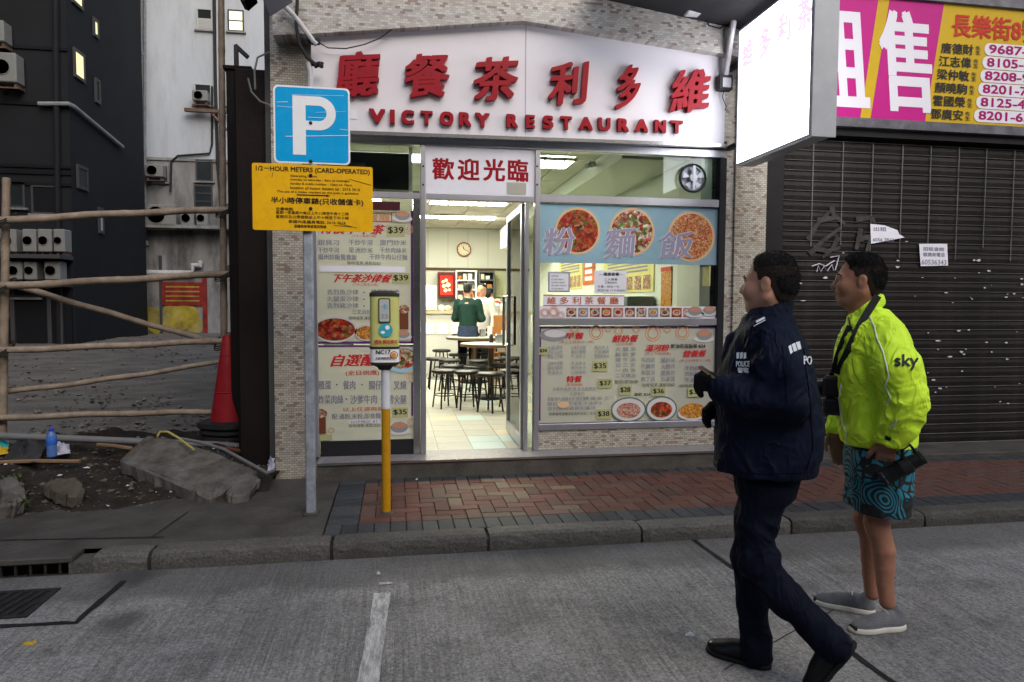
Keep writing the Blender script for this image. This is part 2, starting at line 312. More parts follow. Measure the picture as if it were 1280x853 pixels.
# ================================================================ ground, road, kerb, pavement
def road_mat():
    m = bpy.data.materials.new('road_concrete'); m.use_nodes = True; n = m.node_tree.nodes; L = m.node_tree.links; b = n['Principled BSDF']
    tc = n.new('ShaderNodeTexCoord')
    def noise(scale, st=(1, 1, 1), det=8, rough=.65, rot=0):
        mp = n.new('ShaderNodeMapping'); mp.inputs['Scale'].default_value = st; mp.inputs['Rotation'].default_value = (0, 0, rot); L.new(tc.outputs['Object'], mp.inputs[0])
        z = n.new('ShaderNodeTexNoise'); z.inputs['Scale'].default_value = scale; z.inputs['Detail'].default_value = det; z.inputs['Roughness'].default_value = rough; L.new(mp.outputs[0], z.inputs[0]); return z.outputs[0]
    def ramp(s, a, ca, c, cc):
        r = n.new('ShaderNodeValToRGB'); r.color_ramp.elements[0].position = a; r.color_ramp.elements[0].color = (*ca, 1); r.color_ramp.elements[1].position = c; r.color_ramp.elements[1].color = (*cc, 1); L.new(s, r.inputs[0]); return r.outputs[0]
    def mul(a, c, f=1.0, t='MULTIPLY'):
        x = n.new('ShaderNodeMixRGB'); x.blend_type = t; x.inputs[0].default_value = f; L.new(a, x.inputs[1]); L.new(c, x.inputs[2]); return x.outputs[0]
    base = ramp(noise(.9), .3, (.225, .22, .213), .72, (.385, .377, .366))
    groove = noise(85, (1, .03, 1), 5, .65)                  # brushed across the road
    gm = n.new('ShaderNodeMixRGB'); L.new(ramp(noise(1.3, det=5), .38, (.3, .3, .3), .62, (1, 1, 1)), gm.inputs[0]); gm.inputs[1].default_value = (1, 1, 1, 1); L.new(ramp(groove, .36, (.6, .6, .6), .62, (1.12, 1.12, 1.12)), gm.inputs[2]); base = mul(base, gm.outputs[0])
    base = mul(base, ramp(noise(75, det=6, rough=.85), .4, (.42, .42, .42), .6, (1.25, 1.25, 1.25)))
    base = mul(base, ramp(noise(120, det=2), .62, (1, 1, 1), .72, (1.8, 1.78, 1.72)), .85)      # pale grit
    base = mul(base, ramp(noise(1.7, (1, 1.6, 1), 10, .75), .5, (1, 1, 1), .74, (.45, .44, .43)))
    base = mul(base, ramp(noise(5, det=10, rough=.8), .6, (1, 1, 1), .8, (.55, .54, .52)))
    # grimy channel along the kerb, with a wandering edge, and a few oil marks
    sp = n.new('ShaderNodeSeparateXYZ'); L.new(tc.outputs['Object'], sp.inputs[0])
    wob = n.new('ShaderNodeMath'); wob.operation = 'MULTIPLY_ADD'; L.new(noise(3.5, det=9, rough=.7), wob.inputs[0]); wob.inputs[1].default_value = .45; L.new(sp.outputs[1], wob.inputs[2])
    mr = n.new('ShaderNodeMapRange'); mr.interpolation_type = 'SMOOTHSTEP'; L.new(wob.outputs[0], mr.inputs[0]); mr.inputs[1].default_value = 3.82; mr.inputs[2].default_value = 4.02; mr.inputs[3].default_value = 0; mr.inputs[4].default_value = .62
    gx = n.new('ShaderNodeMixRGB'); L.new(mr.outputs[0], gx.inputs[0]); L.new(base, gx.inputs[1]); gx.inputs[2].default_value = (.075, .073, .07, 1); base = gx.outputs[0]
    for (sx, sy, r, amt) in ((*AZ(150, 778, -.1)[:2], .17, .75), (*AZ(165, 722, -.1)[:2], .2, .8), (*AZ(700, 700, -.1)[:2], .35, .4), (*AZ(620, 770, -.1)[:2], .3, .3), (*AZ(330, 800, -.1)[:2], .35, .3)):
        vm = n.new('ShaderNodeVectorMath'); vm.operation = 'DISTANCE'; L.new(tc.outputs['Object'], vm.inputs[0]); vm.inputs[1].default_value = (sx, sy, -.1)
        ad = n.new('ShaderNodeMath'); ad.operation = 'MULTIPLY_ADD'; L.new(noise(6, (1, .4, 1), 8, .7, .5), ad.inputs[0]); ad.inputs[1].default_value = r*1.6; L.new(vm.outputs['Value'], ad.inputs[2])
        m2 = n.new('ShaderNodeMapRange'); m2.interpolation_type = 'SMOOTHSTEP'; L.new(ad.outputs[0], m2.inputs[0]); m2.inputs[1].default_value = r*1.0; m2.inputs[2].default_value = r*1.9; m2.inputs[3].default_value = amt; m2.inputs[4].default_value = 0
        o2 = n.new('ShaderNodeMixRGB'); L.new(m2.outputs[0], o2.inputs[0]); L.new(base, o2.inputs[1]); o2.inputs[2].default_value = (.05, .05, .052, 1); base = o2.outputs[0]
    L.new(base, b.inputs['Base Color'])
    rr = n.new('ShaderNodeMapRange'); L.new(noise(2.2), rr.inputs[0]); rr.inputs[3].default_value = .5; rr.inputs[4].default_value = .95; L.new(rr.outputs[0], b.inputs['Roughness'])
    bp = n.new('ShaderNodeBump'); bp.inputs['Strength'].default_value = .9; bp.inputs['Distance'].default_value = .008
    h = n.new('ShaderNodeMath'); h.operation = 'ADD'; L.new(groove, h.inputs[0]); L.new(noise(160, det=3), h.inputs[1]); L.new(h.outputs[0], bp.inputs['Height']); L.new(bp.outputs[0], b.inputs['Normal'])
    b.inputs['Specular IOR Level'].default_value = .25
    M['road_concrete'] = m
road_mat()
mat('gutter', (.10, .10, .097), .5, var=.35, vscale=5, bump=.25, bscale=70, dirt=.5, dscale=3, dcol=(.05, .048, .045))
mat('ground_far', (.12, .115, .105), .9, var=.3, vscale=2)
mat('kerb_granite', (.085, .081, .073), .8, var=.4, vscale=60, bump=.4, bscale=70, dirt=.75, dscale=4, dcol=(.06, .055, .045), rand=.25)
mat('path_concrete', (.062, .058, .052), .6, var=.3, vscale=4, bump=.3, bscale=30, dirt=.7, dscale=2.2, dcol=(.04, .037, .032))
mat('sand_bed', (.035, .032, .03), .95, var=.3)
mat('paver_red', (.105, .046, .035), .75, var=.25, vscale=18, bump=.3, bscale=90, rand=.22, dirt=.75, dscale=9, dcol=(.07, .055, .045))
mat('paver_brown', (.095, .055, .043), .75, var=.25, vscale=18, bump=.3, bscale=90, rand=.22, dirt=.75, dscale=9, dcol=(.06, .05, .045))
mat('paver_doorlit', (.125, .092, .064), .75, var=.25, vscale=18, bump=.3, bscale=90, rand=.25, dirt=.35, dscale=7, dcol=(.06, .05, .045))  # buff tone stands for pavers lit from the doorway
mat('paver_grey', (.04, .044, .048), .7, var=.3, vscale=18, bump=.3, bscale=90, rand=.3, dirt=.3, dscale=6, dcol=(.03, .03, .03))
mat('tar', (.014, .014, .014), .7, var=.4, vscale=20, bump=.3)
mat('worn_white', (.42, .42, .41), .8, var=.35, vscale=60, bump=.5, bscale=120, dirt=1.0, dscale=34, dcol=(.16, .158, .153), stretch=(1, .25, 1))
mat('cast_iron', (.035, .033, .032), .6, .4, var=.3, vscale=14, bump=.3)

gnd = struct(MB().box(-150, 150, -150, 150, -.6, -.14).build('ground', 'ground_far'))
road = struct(MB().box(-60, 60, -40, 4.1, -.139, -.1).build('road', 'road_concrete'))
# tar joints between the road slabs (children of the road)
def strip(pts, wd, z0, z1, jit=.25):
    mb = MB(); n = len(pts); out = []
    P = []
    for i in range(n-1):
        a, b = np.array(pts[i][:2]), np.array(pts[i+1][:2]); k = max(2, int(np.linalg.norm(b-a)/.06))
        for q in range(k): P.append(a+(b-a)*q/k)
    P.append(np.array(pts[-1][:2])); l = []; r = []
    for i, p in enumerate(P):
        t = P[min(i+1, len(P)-1)]-P[max(i-1, 0)]; t = t/np.linalg.norm(t); nn = np.array([-t[1], t[0]])
        l.append(p+nn*wd/2*(1+rnd.uniform(-jit, jit))); r.append(p-nn*wd/2*(1+rnd.uniform(-jit, jit)))
    for i in range(len(P)-1):
        mb.add([(*l[i], z1), (*r[i], z1), (*r[i+1], z1), (*l[i+1], z1)], [(0, 3, 2, 1)])
    return mb
strip([AZ(862, 672, -.1), AZ(1122, 858, -.1), AZ(1330, 1010, -.1)], .03, -.1, -.0955).build('slab_joint', 'tar', road)
strip([AZ(905, 838, -.1), AZ(1010, 780, -.1), AZ(1120, 722, -.1)], .006, -.1, -.0965).build('hairline_crack', 'tar', road)
strip([AZ(-60, 790, -.1), AZ(0, 784, -.1), AZ(95, 779, -.1), AZ(155, 727, -.1)], .035, -.1, -.0955).build('patch_joint', 'tar', road)
pl = strip([AZ(478, 742, -.1), AZ(458, 866, -.1), AZ(430, 1010, -.1)], .085, -.1, -.0955, .05).build('painted_bay_line', 'worn_white', road)
a, b = AZ(474, 731, -.1), AZ(490, 740, -.1)
strip([a, (b[0], a[1], 0)], .03, -.1, -.094, .2).build('painted_bay_corner', 'worn_white', road)
# kerb stones
kerb = struct(empty('kerb', (0, 4.17, -.05)))
xs = [AZ(136, 676, 0)[0]]
for px_ in (205, 416, 612, 817): xs.append(AZ(px_, 672, 0)[0])
while xs[-1] < 14: xs.append(xs[-1]+rnd.uniform(.92, 1.05))
def kerb_stone(x0, x1, z1):
    """rough dressed stone: a lattice box with worn front arris"""
    mb = MB(); nx = max(4, int((x1-x0)/.05)); prof = [(4.25, -.13), (4.25, z1), (4.19, z1+.002), (4.13, z1), (4.106, z1-.012), (4.098, z1-.04), (4.097, -.06), (4.1, -.13)]
    v = []; m = len(prof)
    for i in range(nx+1):
        x = x0+(x1-x0)*i/nx; e = .6 if i in (0, nx) else 1
        for j, (y, z) in enumerate(prof):
            k = .003 if 1 < j < m-1 else 0
            chip = -.014*max(0, math.sin(x*17+j)*math.sin(x*5.3)) if j in (4, 5) else 0
            v.append((x, y+rnd.uniform(-k, k)-(0 if e == 1 or j < 2 else -.008), z+rnd.uniform(-k, k)*.7+chip-(.008 if e < 1 and 0 < j < m-1 else 0)))
    f = [(i*m+j, i*m+j+1, (i+1)*m+j+1, (i+1)*m+j) for i in range(nx) for j in range(m-1)]+[tuple(range(m)), tuple(range((nx+1)*m-1, nx*m-1, -1))]
    return mb.add(v, f)
for i in range(len(xs)-1):
    g = .022 if i < 3 else .016
    o = recalc(kerb_stone(xs[i]+g/2, xs[i+1]-g/2, .0+rnd.uniform(-.004, .006)).build('kerb_stone', 'kerb_granite', kerb))
MB().box(xs[0]+.02, 14, 4.12, 4.24, -.13, -.03).build('kerb_bedding', 'sand_bed', kerb)
# concrete path left of the pavers, running out under the rubble
xl = AZ(413, 640, 0)[0]
path = MB(); nx, ny = 60, 14; V = []
for i in range(nx+1):
    for j in range(ny+1):
        x = -9+(xl-.004+9)*i/nx; y = 4.25+(5.7-4.25)*j/ny
        V.append((x, y, -.004+.005*math.sin(x*3+y*2)-.012*max(0, min(1, (-1.2-x)/1.5))))
path.add(V, [(i*(ny+1)+j, (i+1)*(ny+1)+j, (i+1)*(ny+1)+j+1, i*(ny+1)+j+1) for i in range(nx) for j in range(ny)])
path = struct(path.build('concrete_path', 'path_concrete', smooth=True))
strip([AZ(0, 676, -.008), AZ(205, 672, -.008)], .012, 0, -.004).build('path_joint', 'tar', path)
strip([AZ(235, 640, -.004), AZ(190, 672, -.006)], .008, 0, -.001).build('path_joint', 'tar', path)
# pavers
pav = struct(MB().box(xl, 30, 4.252, 5.85, -.1, -.014).build('pavement', 'sand_bed'))
def paver_mesh(lx, ly, m):
    return mesh_of(MB().box(-lx/2+.002, lx/2-.002, -ly/2+.002, ly/2-.002, -.05, 0, .004), 'paver', m)
PM = {}
def paver(cx, cy, lx, ly, m, far):
    if cx > far: FAR.append((cx, cy, lx, ly, m)); return
    key = (round(lx, 3), round(ly, 3), m)
    if key not in PM: PM[key] = paver_mesh(lx, ly, m)
    place(PM[key], 'paver', (cx, cy, rnd.uniform(-.003, .002)), pav, rz=rnd.uniform(-.012, .012), rx=rnd.uniform(-.012, .012), ry=rnd.uniform(-.01, .01))
FAR = []; FX = 2.75; U = .1015
y0s, y1s = 4.252, 5.56
for i in range(int((7.2-xl)/U)):
    paver(xl+U*(i+.5), y0s+U, U, 2*U, 'paver_grey', FX); 
    if i >= 2: paver(xl+U*(i+.5), y1s-U+.1, U, 2*U, 'paver_grey', FX)
ry0, ry1 = y0s+2*U, y1s-2*U+.1; nr = int(round((ry1-ry0)/U)); V1 = (ry1-ry0)/nr
for j in range(nr+2): paver(xl+U, ry0+V1*(j+.5), 2*U, V1, 'paver_grey', FX)
rx0 = xl+2*U; ncol = int((7.2-rx0)/U)
def redmat(x):  # yellowish light from the door is painted in as buff pavers near it
    t = rnd.random(); nearx = max(0, 1-abs(x-.75)/.9)
    return 'paver_doorlit' if t < .42*nearx else ('paver_brown' if t < .42*nearx+.3 else 'paver_red')
done = set()
for c in range(-1, ncol+1):
    for r in range(-1, nr+1):
        k = (c-r) % 4
        if k == 0: cells = [(c, r), (c+1, r)]
        elif k == 3: cells = [(c, r), (c, r+1)]
        else: continue
        cells = [q for q in cells if 0 <= q[0] < ncol and 0 <= q[1] < nr]
        if not cells: continue
        cx = sum(q[0]+.5 for q in cells)/len(cells); cy = sum(q[1]+.5 for q in cells)/len(cells)
        lx = U*(1+max(q[0] for q in cells)-min(q[0] for q in cells)); ly = V1*(1+max(q[1] for q in cells)-min(q[1] for q in cells))
        paver(rx0+cx*U, ry0+cy*V1, lx, ly, redmat(rx0+cx*U), FX)
for mname in ('paver_red', 'paver_brown', 'paver_doorlit', 'paver_grey'):
    mb = MB()
    for cx, cy, lx, ly, m in FAR:
        if m == mname:
            z = rnd.uniform(-.003, .002); mb.box(cx-lx/2+.002, cx+lx/2-.002, cy-ly/2+.002, cy+ly/2-.002, z-.04, z, .004)
    if mb.v: mb.build('paver_field', mname, pav, kind='stuff')
# drains at the kerb
dg = thing('road_gully_grate', 'slotted black cast iron gully grate set in the road by the kerb', 'drain', AZ(30, 735, -.1))
gx0, gx1, gy0, gy1 = AZ(-60, 745, -.1)[0], AZ(66, 745, -.1)[0], 3.56, 3.9
MB().box(gx0, gx1, gy0, gy0+.03, -.1, -.092).box(gx0, gx1, gy1-.03, gy1, -.1, -.092).box(gx1-.03, gx1, gy0+.031, gy1-.031, -.1, -.092).box(gx0, gx0+.03, gy0+.031, gy1-.031, -.1, -.092).build('frame', 'cast_iron', dg)
MB().box(gx0+.03, gx1-.03, gy0+.03, gy1-.03, -.0995, -.0975).build('pit', 'black', dg)
for k in range(9):
    x = gx0+.05+(gx1-gx0-.1)*k/8
    MB().prism([(x-.03, gy0+.035), (x-.008, gy0+.035), (x+.045, gy1-.035), (x+.023, gy1-.035)], -.097, -.0925, 'z').build('bar', 'cast_iron', dg)
ki = thing('kerb_inlet', 'dark barred drain inlet under the kerb lintel at the left edge', 'drain', (AZ(50, 700, -.1)[0], 4.15, -.1))
kx = AZ(108, 700, -.1)[0]
MB().box(-6, kx+.02, 4.1, 4.26, -.035, .0, .006).build('lintel', 'path_concrete', ki)
MB().box(-6, kx, 4.24, 4.26, -.14, -.036).build('back', 'black', ki)
MB().box(kx, xs[0]+.012, 4.105, 4.25, -.14, -.036).build('cheek', 'kerb_granite', ki)
for k in range(16): MB().tube([(kx-.05-k*.075, 4.12, -.1), (kx-.05-k*.075, 4.12, -.034)], .008, 6).build('bar', 'cast_iron', ki)
# litter on road and pavement
mat('litter', (.55, .56, .58), .6, var=.2, vscale=20, bump=.5, bscale=20)
mat('litter_blue', (.02, .05, .4), .5)
def scrap(px, py, z, r, m, name, label, cat, grp=None):
    p = AZ(px, py, z); mb = MB(); n = 9
    top = [(p[0]+r*math.cos(2*math.pi*k/n)*rnd.uniform(.6, 1.2), p[1]+r*.7*math.sin(2*math.pi*k/n)*rnd.uniform(.6, 1.2)) for k in range(n)]
    v = [(x, y, z+.001) for x, y in top]+[(p[0]+(x-p[0])*.6, p[1]+(y-p[1])*.6, z+.012*rnd.uniform(.5, 1.3)) for x, y in top]
    mb.add(v, [tuple(range(n, 2*n))]+[(k, (k+1) % n, n+(k+1) % n, n+k) for k in range(n)])
    return tag(mb.build(name, m, smooth=True), label, cat, grp)
scrap(863, 794, -.1, .022, 'litter', 'crumpled_paper', 'small white crumpled scrap lying on the road left of the black shoe', 'litter')
scrap(473, 718, -.096, .012, 'litter', 'paper_scrap', 'tiny white scrap in the gutter above the painted bay corner', 'litter')
scrap(651, 589, 0.002, .04, 'litter_blue', 'blue_wrapper', 'blue wrapper lying on the pavers against the shop step', 'litter')
scrap(521, 600, 0.002, .012, 'litter', 'paper_scrap', 'tiny white scrap on the pavement right of the parking meter', 'litter')
scrap(186, 705, -.1, .02, 'litter', 'paper_scrap', 'small pale scrap beside the kerb near the gully grate', 'litter')
mat('yellow_leaf', (.4, .28, .03), .7)
scrap(38, 805, -.1, .03, 'yellow_leaf', 'yellow_leaf', 'flat yellow leaf on the road at the lower left', 'leaf')

# ================================================================ rubble strip and vacant lot
mat('soil', (.022, .018, .014), .95, var=.5, vscale=9, bump=1.0, bscale=28, dirt=.4, dscale=6, dcol=(.012, .01, .008))
mat('lot_ground', (.14, .133, .122), .95, var=.35, vscale=2.5, bump=1.0, bscale=14, dirt=.8, dscale=1.2, dcol=(.075, .07, .062), stretch=(.5, 1, 1))
mat('rubble_stone', (.10, .092, .082), .9, var=.4, vscale=9, bump=1.0, bscale=13, dirt=.75, dscale=4, dcol=(.045, .035, .028))
mat('broken_stone', (.085, .07, .054), .85, var=.3, vscale=12, bump=.6, bscale=30, rand=.3)
LOTZ = .12
mat('lot_stone', (.13, .122, .11), .9, var=.5, vscale=3)
def soil_h(x, y):
    e = max(0, min(1, (y-4.93-.05*math.sin(x*2.3)-.04*math.sin(x*7)-.33*max(0, min(1, (x+2.2)/1.1)))/.35))
    h = .03+.10*min(1, max(0, (y-5.1)/1.1))+.035*math.sin(x*3.1+y*4)*math.sin(y*5-x)+.02*math.sin(x*11+y*7)+.012*math.sin(x*23-y*17)
    return -.03+e*(max(h, 0)+.03)
mb = MB(); nx, ny = 150, 44; V = []
for i in range(nx+1):
    for j in range(ny+1):
        x = -7.2+(6.24)*i/nx; y = 4.85+2.4*j/ny; V.append((x, y, soil_h(x, y)+rnd.uniform(-.006, .006)))
mb.add(V, [(i*(ny+1)+j, (i+1)*(ny+1)+j, (i+1)*(ny+1)+j+1, i*(ny+1)+j+1) for i in range(nx) for j in range(ny)])
soil = struct(mb.build('soil_bank', 'soil', smooth=True))
mb = MB(); V = []; nx, ny = 80, 60
for i in range(nx+1):
    for j in range(ny+1):
        x = -45+44.6*(i/nx)**.7; y = 6.9+(33.5-6.9)*(j/ny)**1.6; V.append((x, y, LOTZ-.02+.02*math.sin(x*1.3+y)+.015*math.sin(x*3.1-y*2.2)+rnd.uniform(-.008, .008)))
mb.add(V, [(i*(ny+1)+j, (i+1)*(ny+1)+j, (i+1)*(ny+1)+j+1, i*(ny+1)+j+1) for i in range(nx) for j in range(ny)])
lot = struct(mb.build('vacant_lot_ground', 'lot_ground', smooth=True))
# pebbles and broken bits nobody would count
def chunk(mb, x, y, z, r):
    n = 6; v = [(x, y, z+r*rnd.uniform(.4, .8))]; 
    v += [(x+r*rnd.uniform(.6, 1.2)*math.cos(2*math.pi*k/n), y+r*rnd.uniform(.6, 1.2)*math.sin(2*math.pi*k/n), z+r*rnd.uniform(-.1, .35)) for k in range(n)]
    v += [(x, y, z-r*.5)]
    mb.add(v, [(0, 1+k, 1+(k+1) % n) for k in range(n)]+[(n+1, 1+(k+1) % n, 1+k) for k in range(n)])
mb = MB()
for k in range(2200):
    x = rnd.uniform(-5.6, -1.0); y = rnd.uniform(4.95, 6.6); chunk(mb, x, y, soil_h(x, y), rnd.choice((.005, .006, .008, .008, .012, .016, .024))*rnd.uniform(.7, 1.3))
mb.build('rubble_bits', 'broken_stone', kind='stuff')
mb = MB()
for k in range(2600):
    y = 7.0+22*rnd.random()**2; x = rnd.uniform(-.55*y-1.5, -1.2-.02*y); chunk(mb, x, y, LOTZ-.015, rnd.choice((.008, .01, .014, .02, .03))*rnd.uniform(.7, 1.3)*(1+y/25))
mb.build('lot_gravel', 'lot_stone', kind='stuff')
mb = MB()
for k in range(60):
    x = rnd.uniform(-5.2, -1.05); y = rnd.uniform(5.0, 6.6); z = soil_h(x, y)+.004; r = rnd.uniform(.008, .03); a = rnd.uniform(0, 3)
    mb.add([(x+r*math.cos(a), y+r*math.sin(a), z), (x-r*.4*math.sin(a), y+r*.4*math.cos(a), z+.01), (x-r*math.cos(a), y-r*math.sin(a), z+.003), (x+r*.4*math.sin(a), y-r*.4*math.cos(a), z+.002)], [(0, 1, 2, 3)])
mb.build('litter_scraps', 'litter', kind='stuff')
def plane_pt(px, py, y0, z0, s):          # pixel onto a surface tilted up and away: z = z0 + s (Y - y0)
    d = ray(px, py); t = (z0-CAMZ-s*y0)/(d[2]-s*d[1]); return CC+d*t
def slab(name, pix, y0, z0, s, th, m, label):
    P = [plane_pt(x, y, y0, z0, s) for x, y in pix]; Q = []
    for i in range(len(P)):                      # ragged broken edges
        a, b = P[i], P[(i+1) % len(P)]; k = 4
        for q in range(k): Q.append(a+(b-a)*q/k+(np.array([rnd.uniform(-1, 1), rnd.uniform(-1, 1), 0])*.012 if q else 0))
    n = len(Q); c = sum(Q)/n
    top = [p for p in Q]; inn = [c+(p-c)*.9+np.array([0, 0, .008+rnd.uniform(-.005, .008)]) for p in Q]; bot = [c+(p-c)*rnd.uniform(.86, .97)-np.array([0, .02, th*rnd.uniform(.8, 1.2)]) for p in Q]
    mb = MB(); mb.add(inn+top+bot, [tuple(range(n))]+[(k, n+k, n+(k+1) % n, (k+1) % n) for k in range(n)]+[(n+k, 2*n+k, 2*n+(k+1) % n, n+(k+1) % n) for k in range(n)]+[tuple(range(3*n-1, 2*n-1, -1))])
    return tag(recalc(mb.build(name, m)), label, 'rubble')
slab('broken_concrete_slab', [(150, 576), (166, 560), (182, 547), (215, 549), (255, 562), (300, 580), (322, 590), (312, 600), (290, 608), (276, 620), (262, 625), (235, 612), (205, 600), (178, 588)], 5.15, .04, .3, .10, 'rubble_stone', 'large tilted slab of broken grey concrete on the dark soil')
slab('broken_concrete_piece', [(296, 604), (318, 592), (326, 600), (312, 618), (290, 622), (282, 617)], 5.15, .06, .2, .05, 'rubble_stone', 'curved concrete fragment at the right end of the big slab')
slab('broken_stone_block', [(54, 606), (66, 600), (94, 598), (100, 604), (106, 615), (92, 623), (70, 616)], 5.1, .07, .25, .07, 'broken_stone', 'small pale wedge of stone lying on the dark soil near weeds')
slab('broken_stone_block', [(0, 600), (16, 596), (30, 604), (32, 622), (16, 634), (0, 634)], 5.05, .10, .25, .1, 'rubble_stone', 'mossy dark block at the left edge beside the weeds')
# weeds
mat('weed', (.05, .075, .02), .7, var=.4)
wd = thing('weed_clump', 'small green weeds growing from the soil left of the pale stone', 'weed', AZ(24, 628, .03))
for nm, cx, cy, nn in (('leaves', 18, 615, 34), ('leaves', 30, 630, 26)):
    mb = MB()
    for k in range(nn):
        p = AZ(cx+rnd.uniform(-14, 10), cy+rnd.uniform(-10, 8), .05); a = rnd.uniform(0, 6.28); l = rnd.uniform(.04, .12); q = p+np.array([math.cos(a)*l, math.sin(a)*l, rnd.uniform(.02, .1)]); t = np.array([-math.sin(a), math.cos(a), 0])*.009
        mb.add([p, (p+q)/2+t+np.array([0, 0, .015]), q, (p+q)/2-t+np.array([0, 0, .015])], [(0, 1, 2, 3)])
    mb.build(nm, 'weed', wd)
# pipe, hoses, bottle, bags
mat('grey_pipe', (.15, .15, .15), .5, var=.2, dirt=.4, dscale=6)
tag(MB().tube([AY(-30, 544, 6.35), AY(80, 548, 6.33), AY(170, 552, 6.3), AY(268, 556, 6.3), AY(330, 560, 6.28)], .03, 12).build('long_pipe', 'grey_pipe', smooth=True), 'long grey pipe lying across the rubble in front of the bamboo', 'pipe')
tag(MB().tube([plane_pt(x, y, 5.15, .1, .22) for x, y in ((222, 548), (250, 553), (280, 562), (300, 573), (318, 583), (334, 592), (342, 588))], .014, 8).build('grey_hose', 'grey_pipe', smooth=True), 'bent grey hose reaching from the slab toward the tiled pillar', 'hose')
mat('yellow_hose', (.42, .36, .09), .5)
tag(MB().tube([plane_pt(x, y, 5.15, .14, .24) for x, y in ((197, 545), (200, 540), (210, 540), (222, 547), (234, 556), (242, 562))], .009, 8).build('yellow_hose', 'yellow_hose', smooth=True), 'short pale yellow hose lying over the top of the slab', 'hose')
mat('wood_scrap', (.2, .13, .075), .8, var=.3, stretch=(.2, 1, 1), bump=.3)
mat('rust', (.12, .04, .02), .85, var=.4, vscale=12, bump=.4)
for (x0, y0, x1, y1, m, lb) in ((122, 556, 165, 561, 'wood_scrap', 'pale splintered stick on the rubble beneath the long pipe'), (272, 560, 310, 566, 'rust', 'rusty flat bar on the rubble below the traffic cone'), (0, 578, 100, 577, 'wood_scrap', 'long brown timber batten half buried in the soil at left')):
    a, b = plane_pt(x0, y0, 5.2, .09, .12), plane_pt(x1, y1, 5.2, .09, .12)
    tag(MB().tube([a, (a+b)/2+np.array([0, 0, .006]), b], .016, 6).build('timber_scrap' if m == 'wood_scrap' else 'rusty_bar', m), lb, 'debris')
mat('tarp', (.035, .035, .036), .55, bump=.5, bscale=14); mat('teal_plastic', (.02, .3, .33), .4); mat('yellow_plastic', (.5, .33, .02), .4)
def rag(name, pix, y0, z0, s, m, label, amp=.05):
    """crumpled sheet over a pixel quad on the sloping ground"""
    A, B_, C_, D = [plane_pt(x, y, y0, z0, s) for x, y in pix]; n = 12; V = []
    ph = [rnd.uniform(0, 6) for _ in range(6)]
    for i in range(n+1):
        for j in range(n+1):
            u, v = i/n, j/n; p = A*(1-u)*(1-v)+B_*u*(1-v)+C_*u*v+D*(1-u)*v
            e = math.sin(math.pi*u)*math.sin(math.pi*v)
            V.append(p+np.array([rnd.uniform(-.006, .006), rnd.uniform(-.006, .006), .008+amp*e*(.7+.5*math.sin(u*9+ph[0])*math.sin(v*8+ph[1])+.3*math.sin(u*19+v*13+ph[2]))]))
    return tag(MB().add(V, [(i*(n+1)+j, (i+1)*(n+1)+j, (i+1)*(n+1)+j+1, i*(n+1)+j+1) for i in range(n) for j in range(n)]).build(name, m, smooth=True), label, 'debris')
rag('black_tarp', [(4, 575), (46, 580), (60, 556), (22, 550)], 5.2, .1, .1, 'tarp', 'crumpled dark plastic sheet on the rubble left of the bottle', .09)
rag('teal_sheet', [(-8, 565), (10, 562), (12, 552), (-8, 555)], 5.3, .1, .1, 'teal_plastic', 'teal plastic sheet at the left edge of the rubble', .03)
rag('yellow_bag', [(-8, 572), (10, 568), (10, 560), (-8, 562)], 5.25, .11, .1, 'yellow_plastic', 'yellow plastic bag at the left edge below the teal sheet', .03)
mat('clear_bag', (.42, .42, .5), .3, var=.3, vscale=18, bump=.6, bscale=18)
rag('clear_plastic_bag', [(58, 572), (88, 568), (86, 556), (60, 560)], 5.25, .11, .1, 'clear_bag', 'pale clear plastic bag slumped against the blue water bottle', .07)
rag('black_bag', [(262, 578), (288, 574), (286, 566), (268, 568)], 5.25, .12, .1, 'tarp', 'black plastic bag on the rubble below the traffic cone', .05)
rag('silver_wrapper', [(334, 590), (343, 590), (343, 574), (336, 576)], 5.3, .03, .3, 'clear_bag', 'crumpled silver wrapper at the foot of the tiled pillar', .05)
rag('white_paper', [(304, 556), (314, 555), (313, 549), (306, 550)], 5.4, .14, .1, 'litter', 'scrap of white paper beside the base of the traffic cone', .02)
mat('bottle_blue', (.12, .25, .62), .12, trans=.35, alpha=.85); mat('bottle_label', (.03, .12, .5), .4); mat('cap_blue', (.02, .05, .45), .4)
bc = plane_pt(65, 571, 5.2, .09, .12); bt = thing('water_bottle', 'clear blue plastic water bottle standing on the rubble', 'bottle', bc); s_ = bc[1]/FPX
MB().lathe([(.001, 0), (.034, .002), (.037, .02), (.035, .06), (.037, .1), (.035, .14), (.037, .16), (.03, .185), (.014, .205), (.013, .21)], bc, 20).build('bottle_body', 'bottle_blue', bt, True)
MB().lathe([(.0375, .1), (.0385, .102), (.0385, .145), (.0375, .147)], bc, 20).build('paper_label', 'bottle_label', bt, True)
MB().lathe([(.0155, .208), (.0165, .21), (.0165, .228), (.014, .231), (.001, .232)], bc, 16).build('cap', 'cap_blue', bt, True)
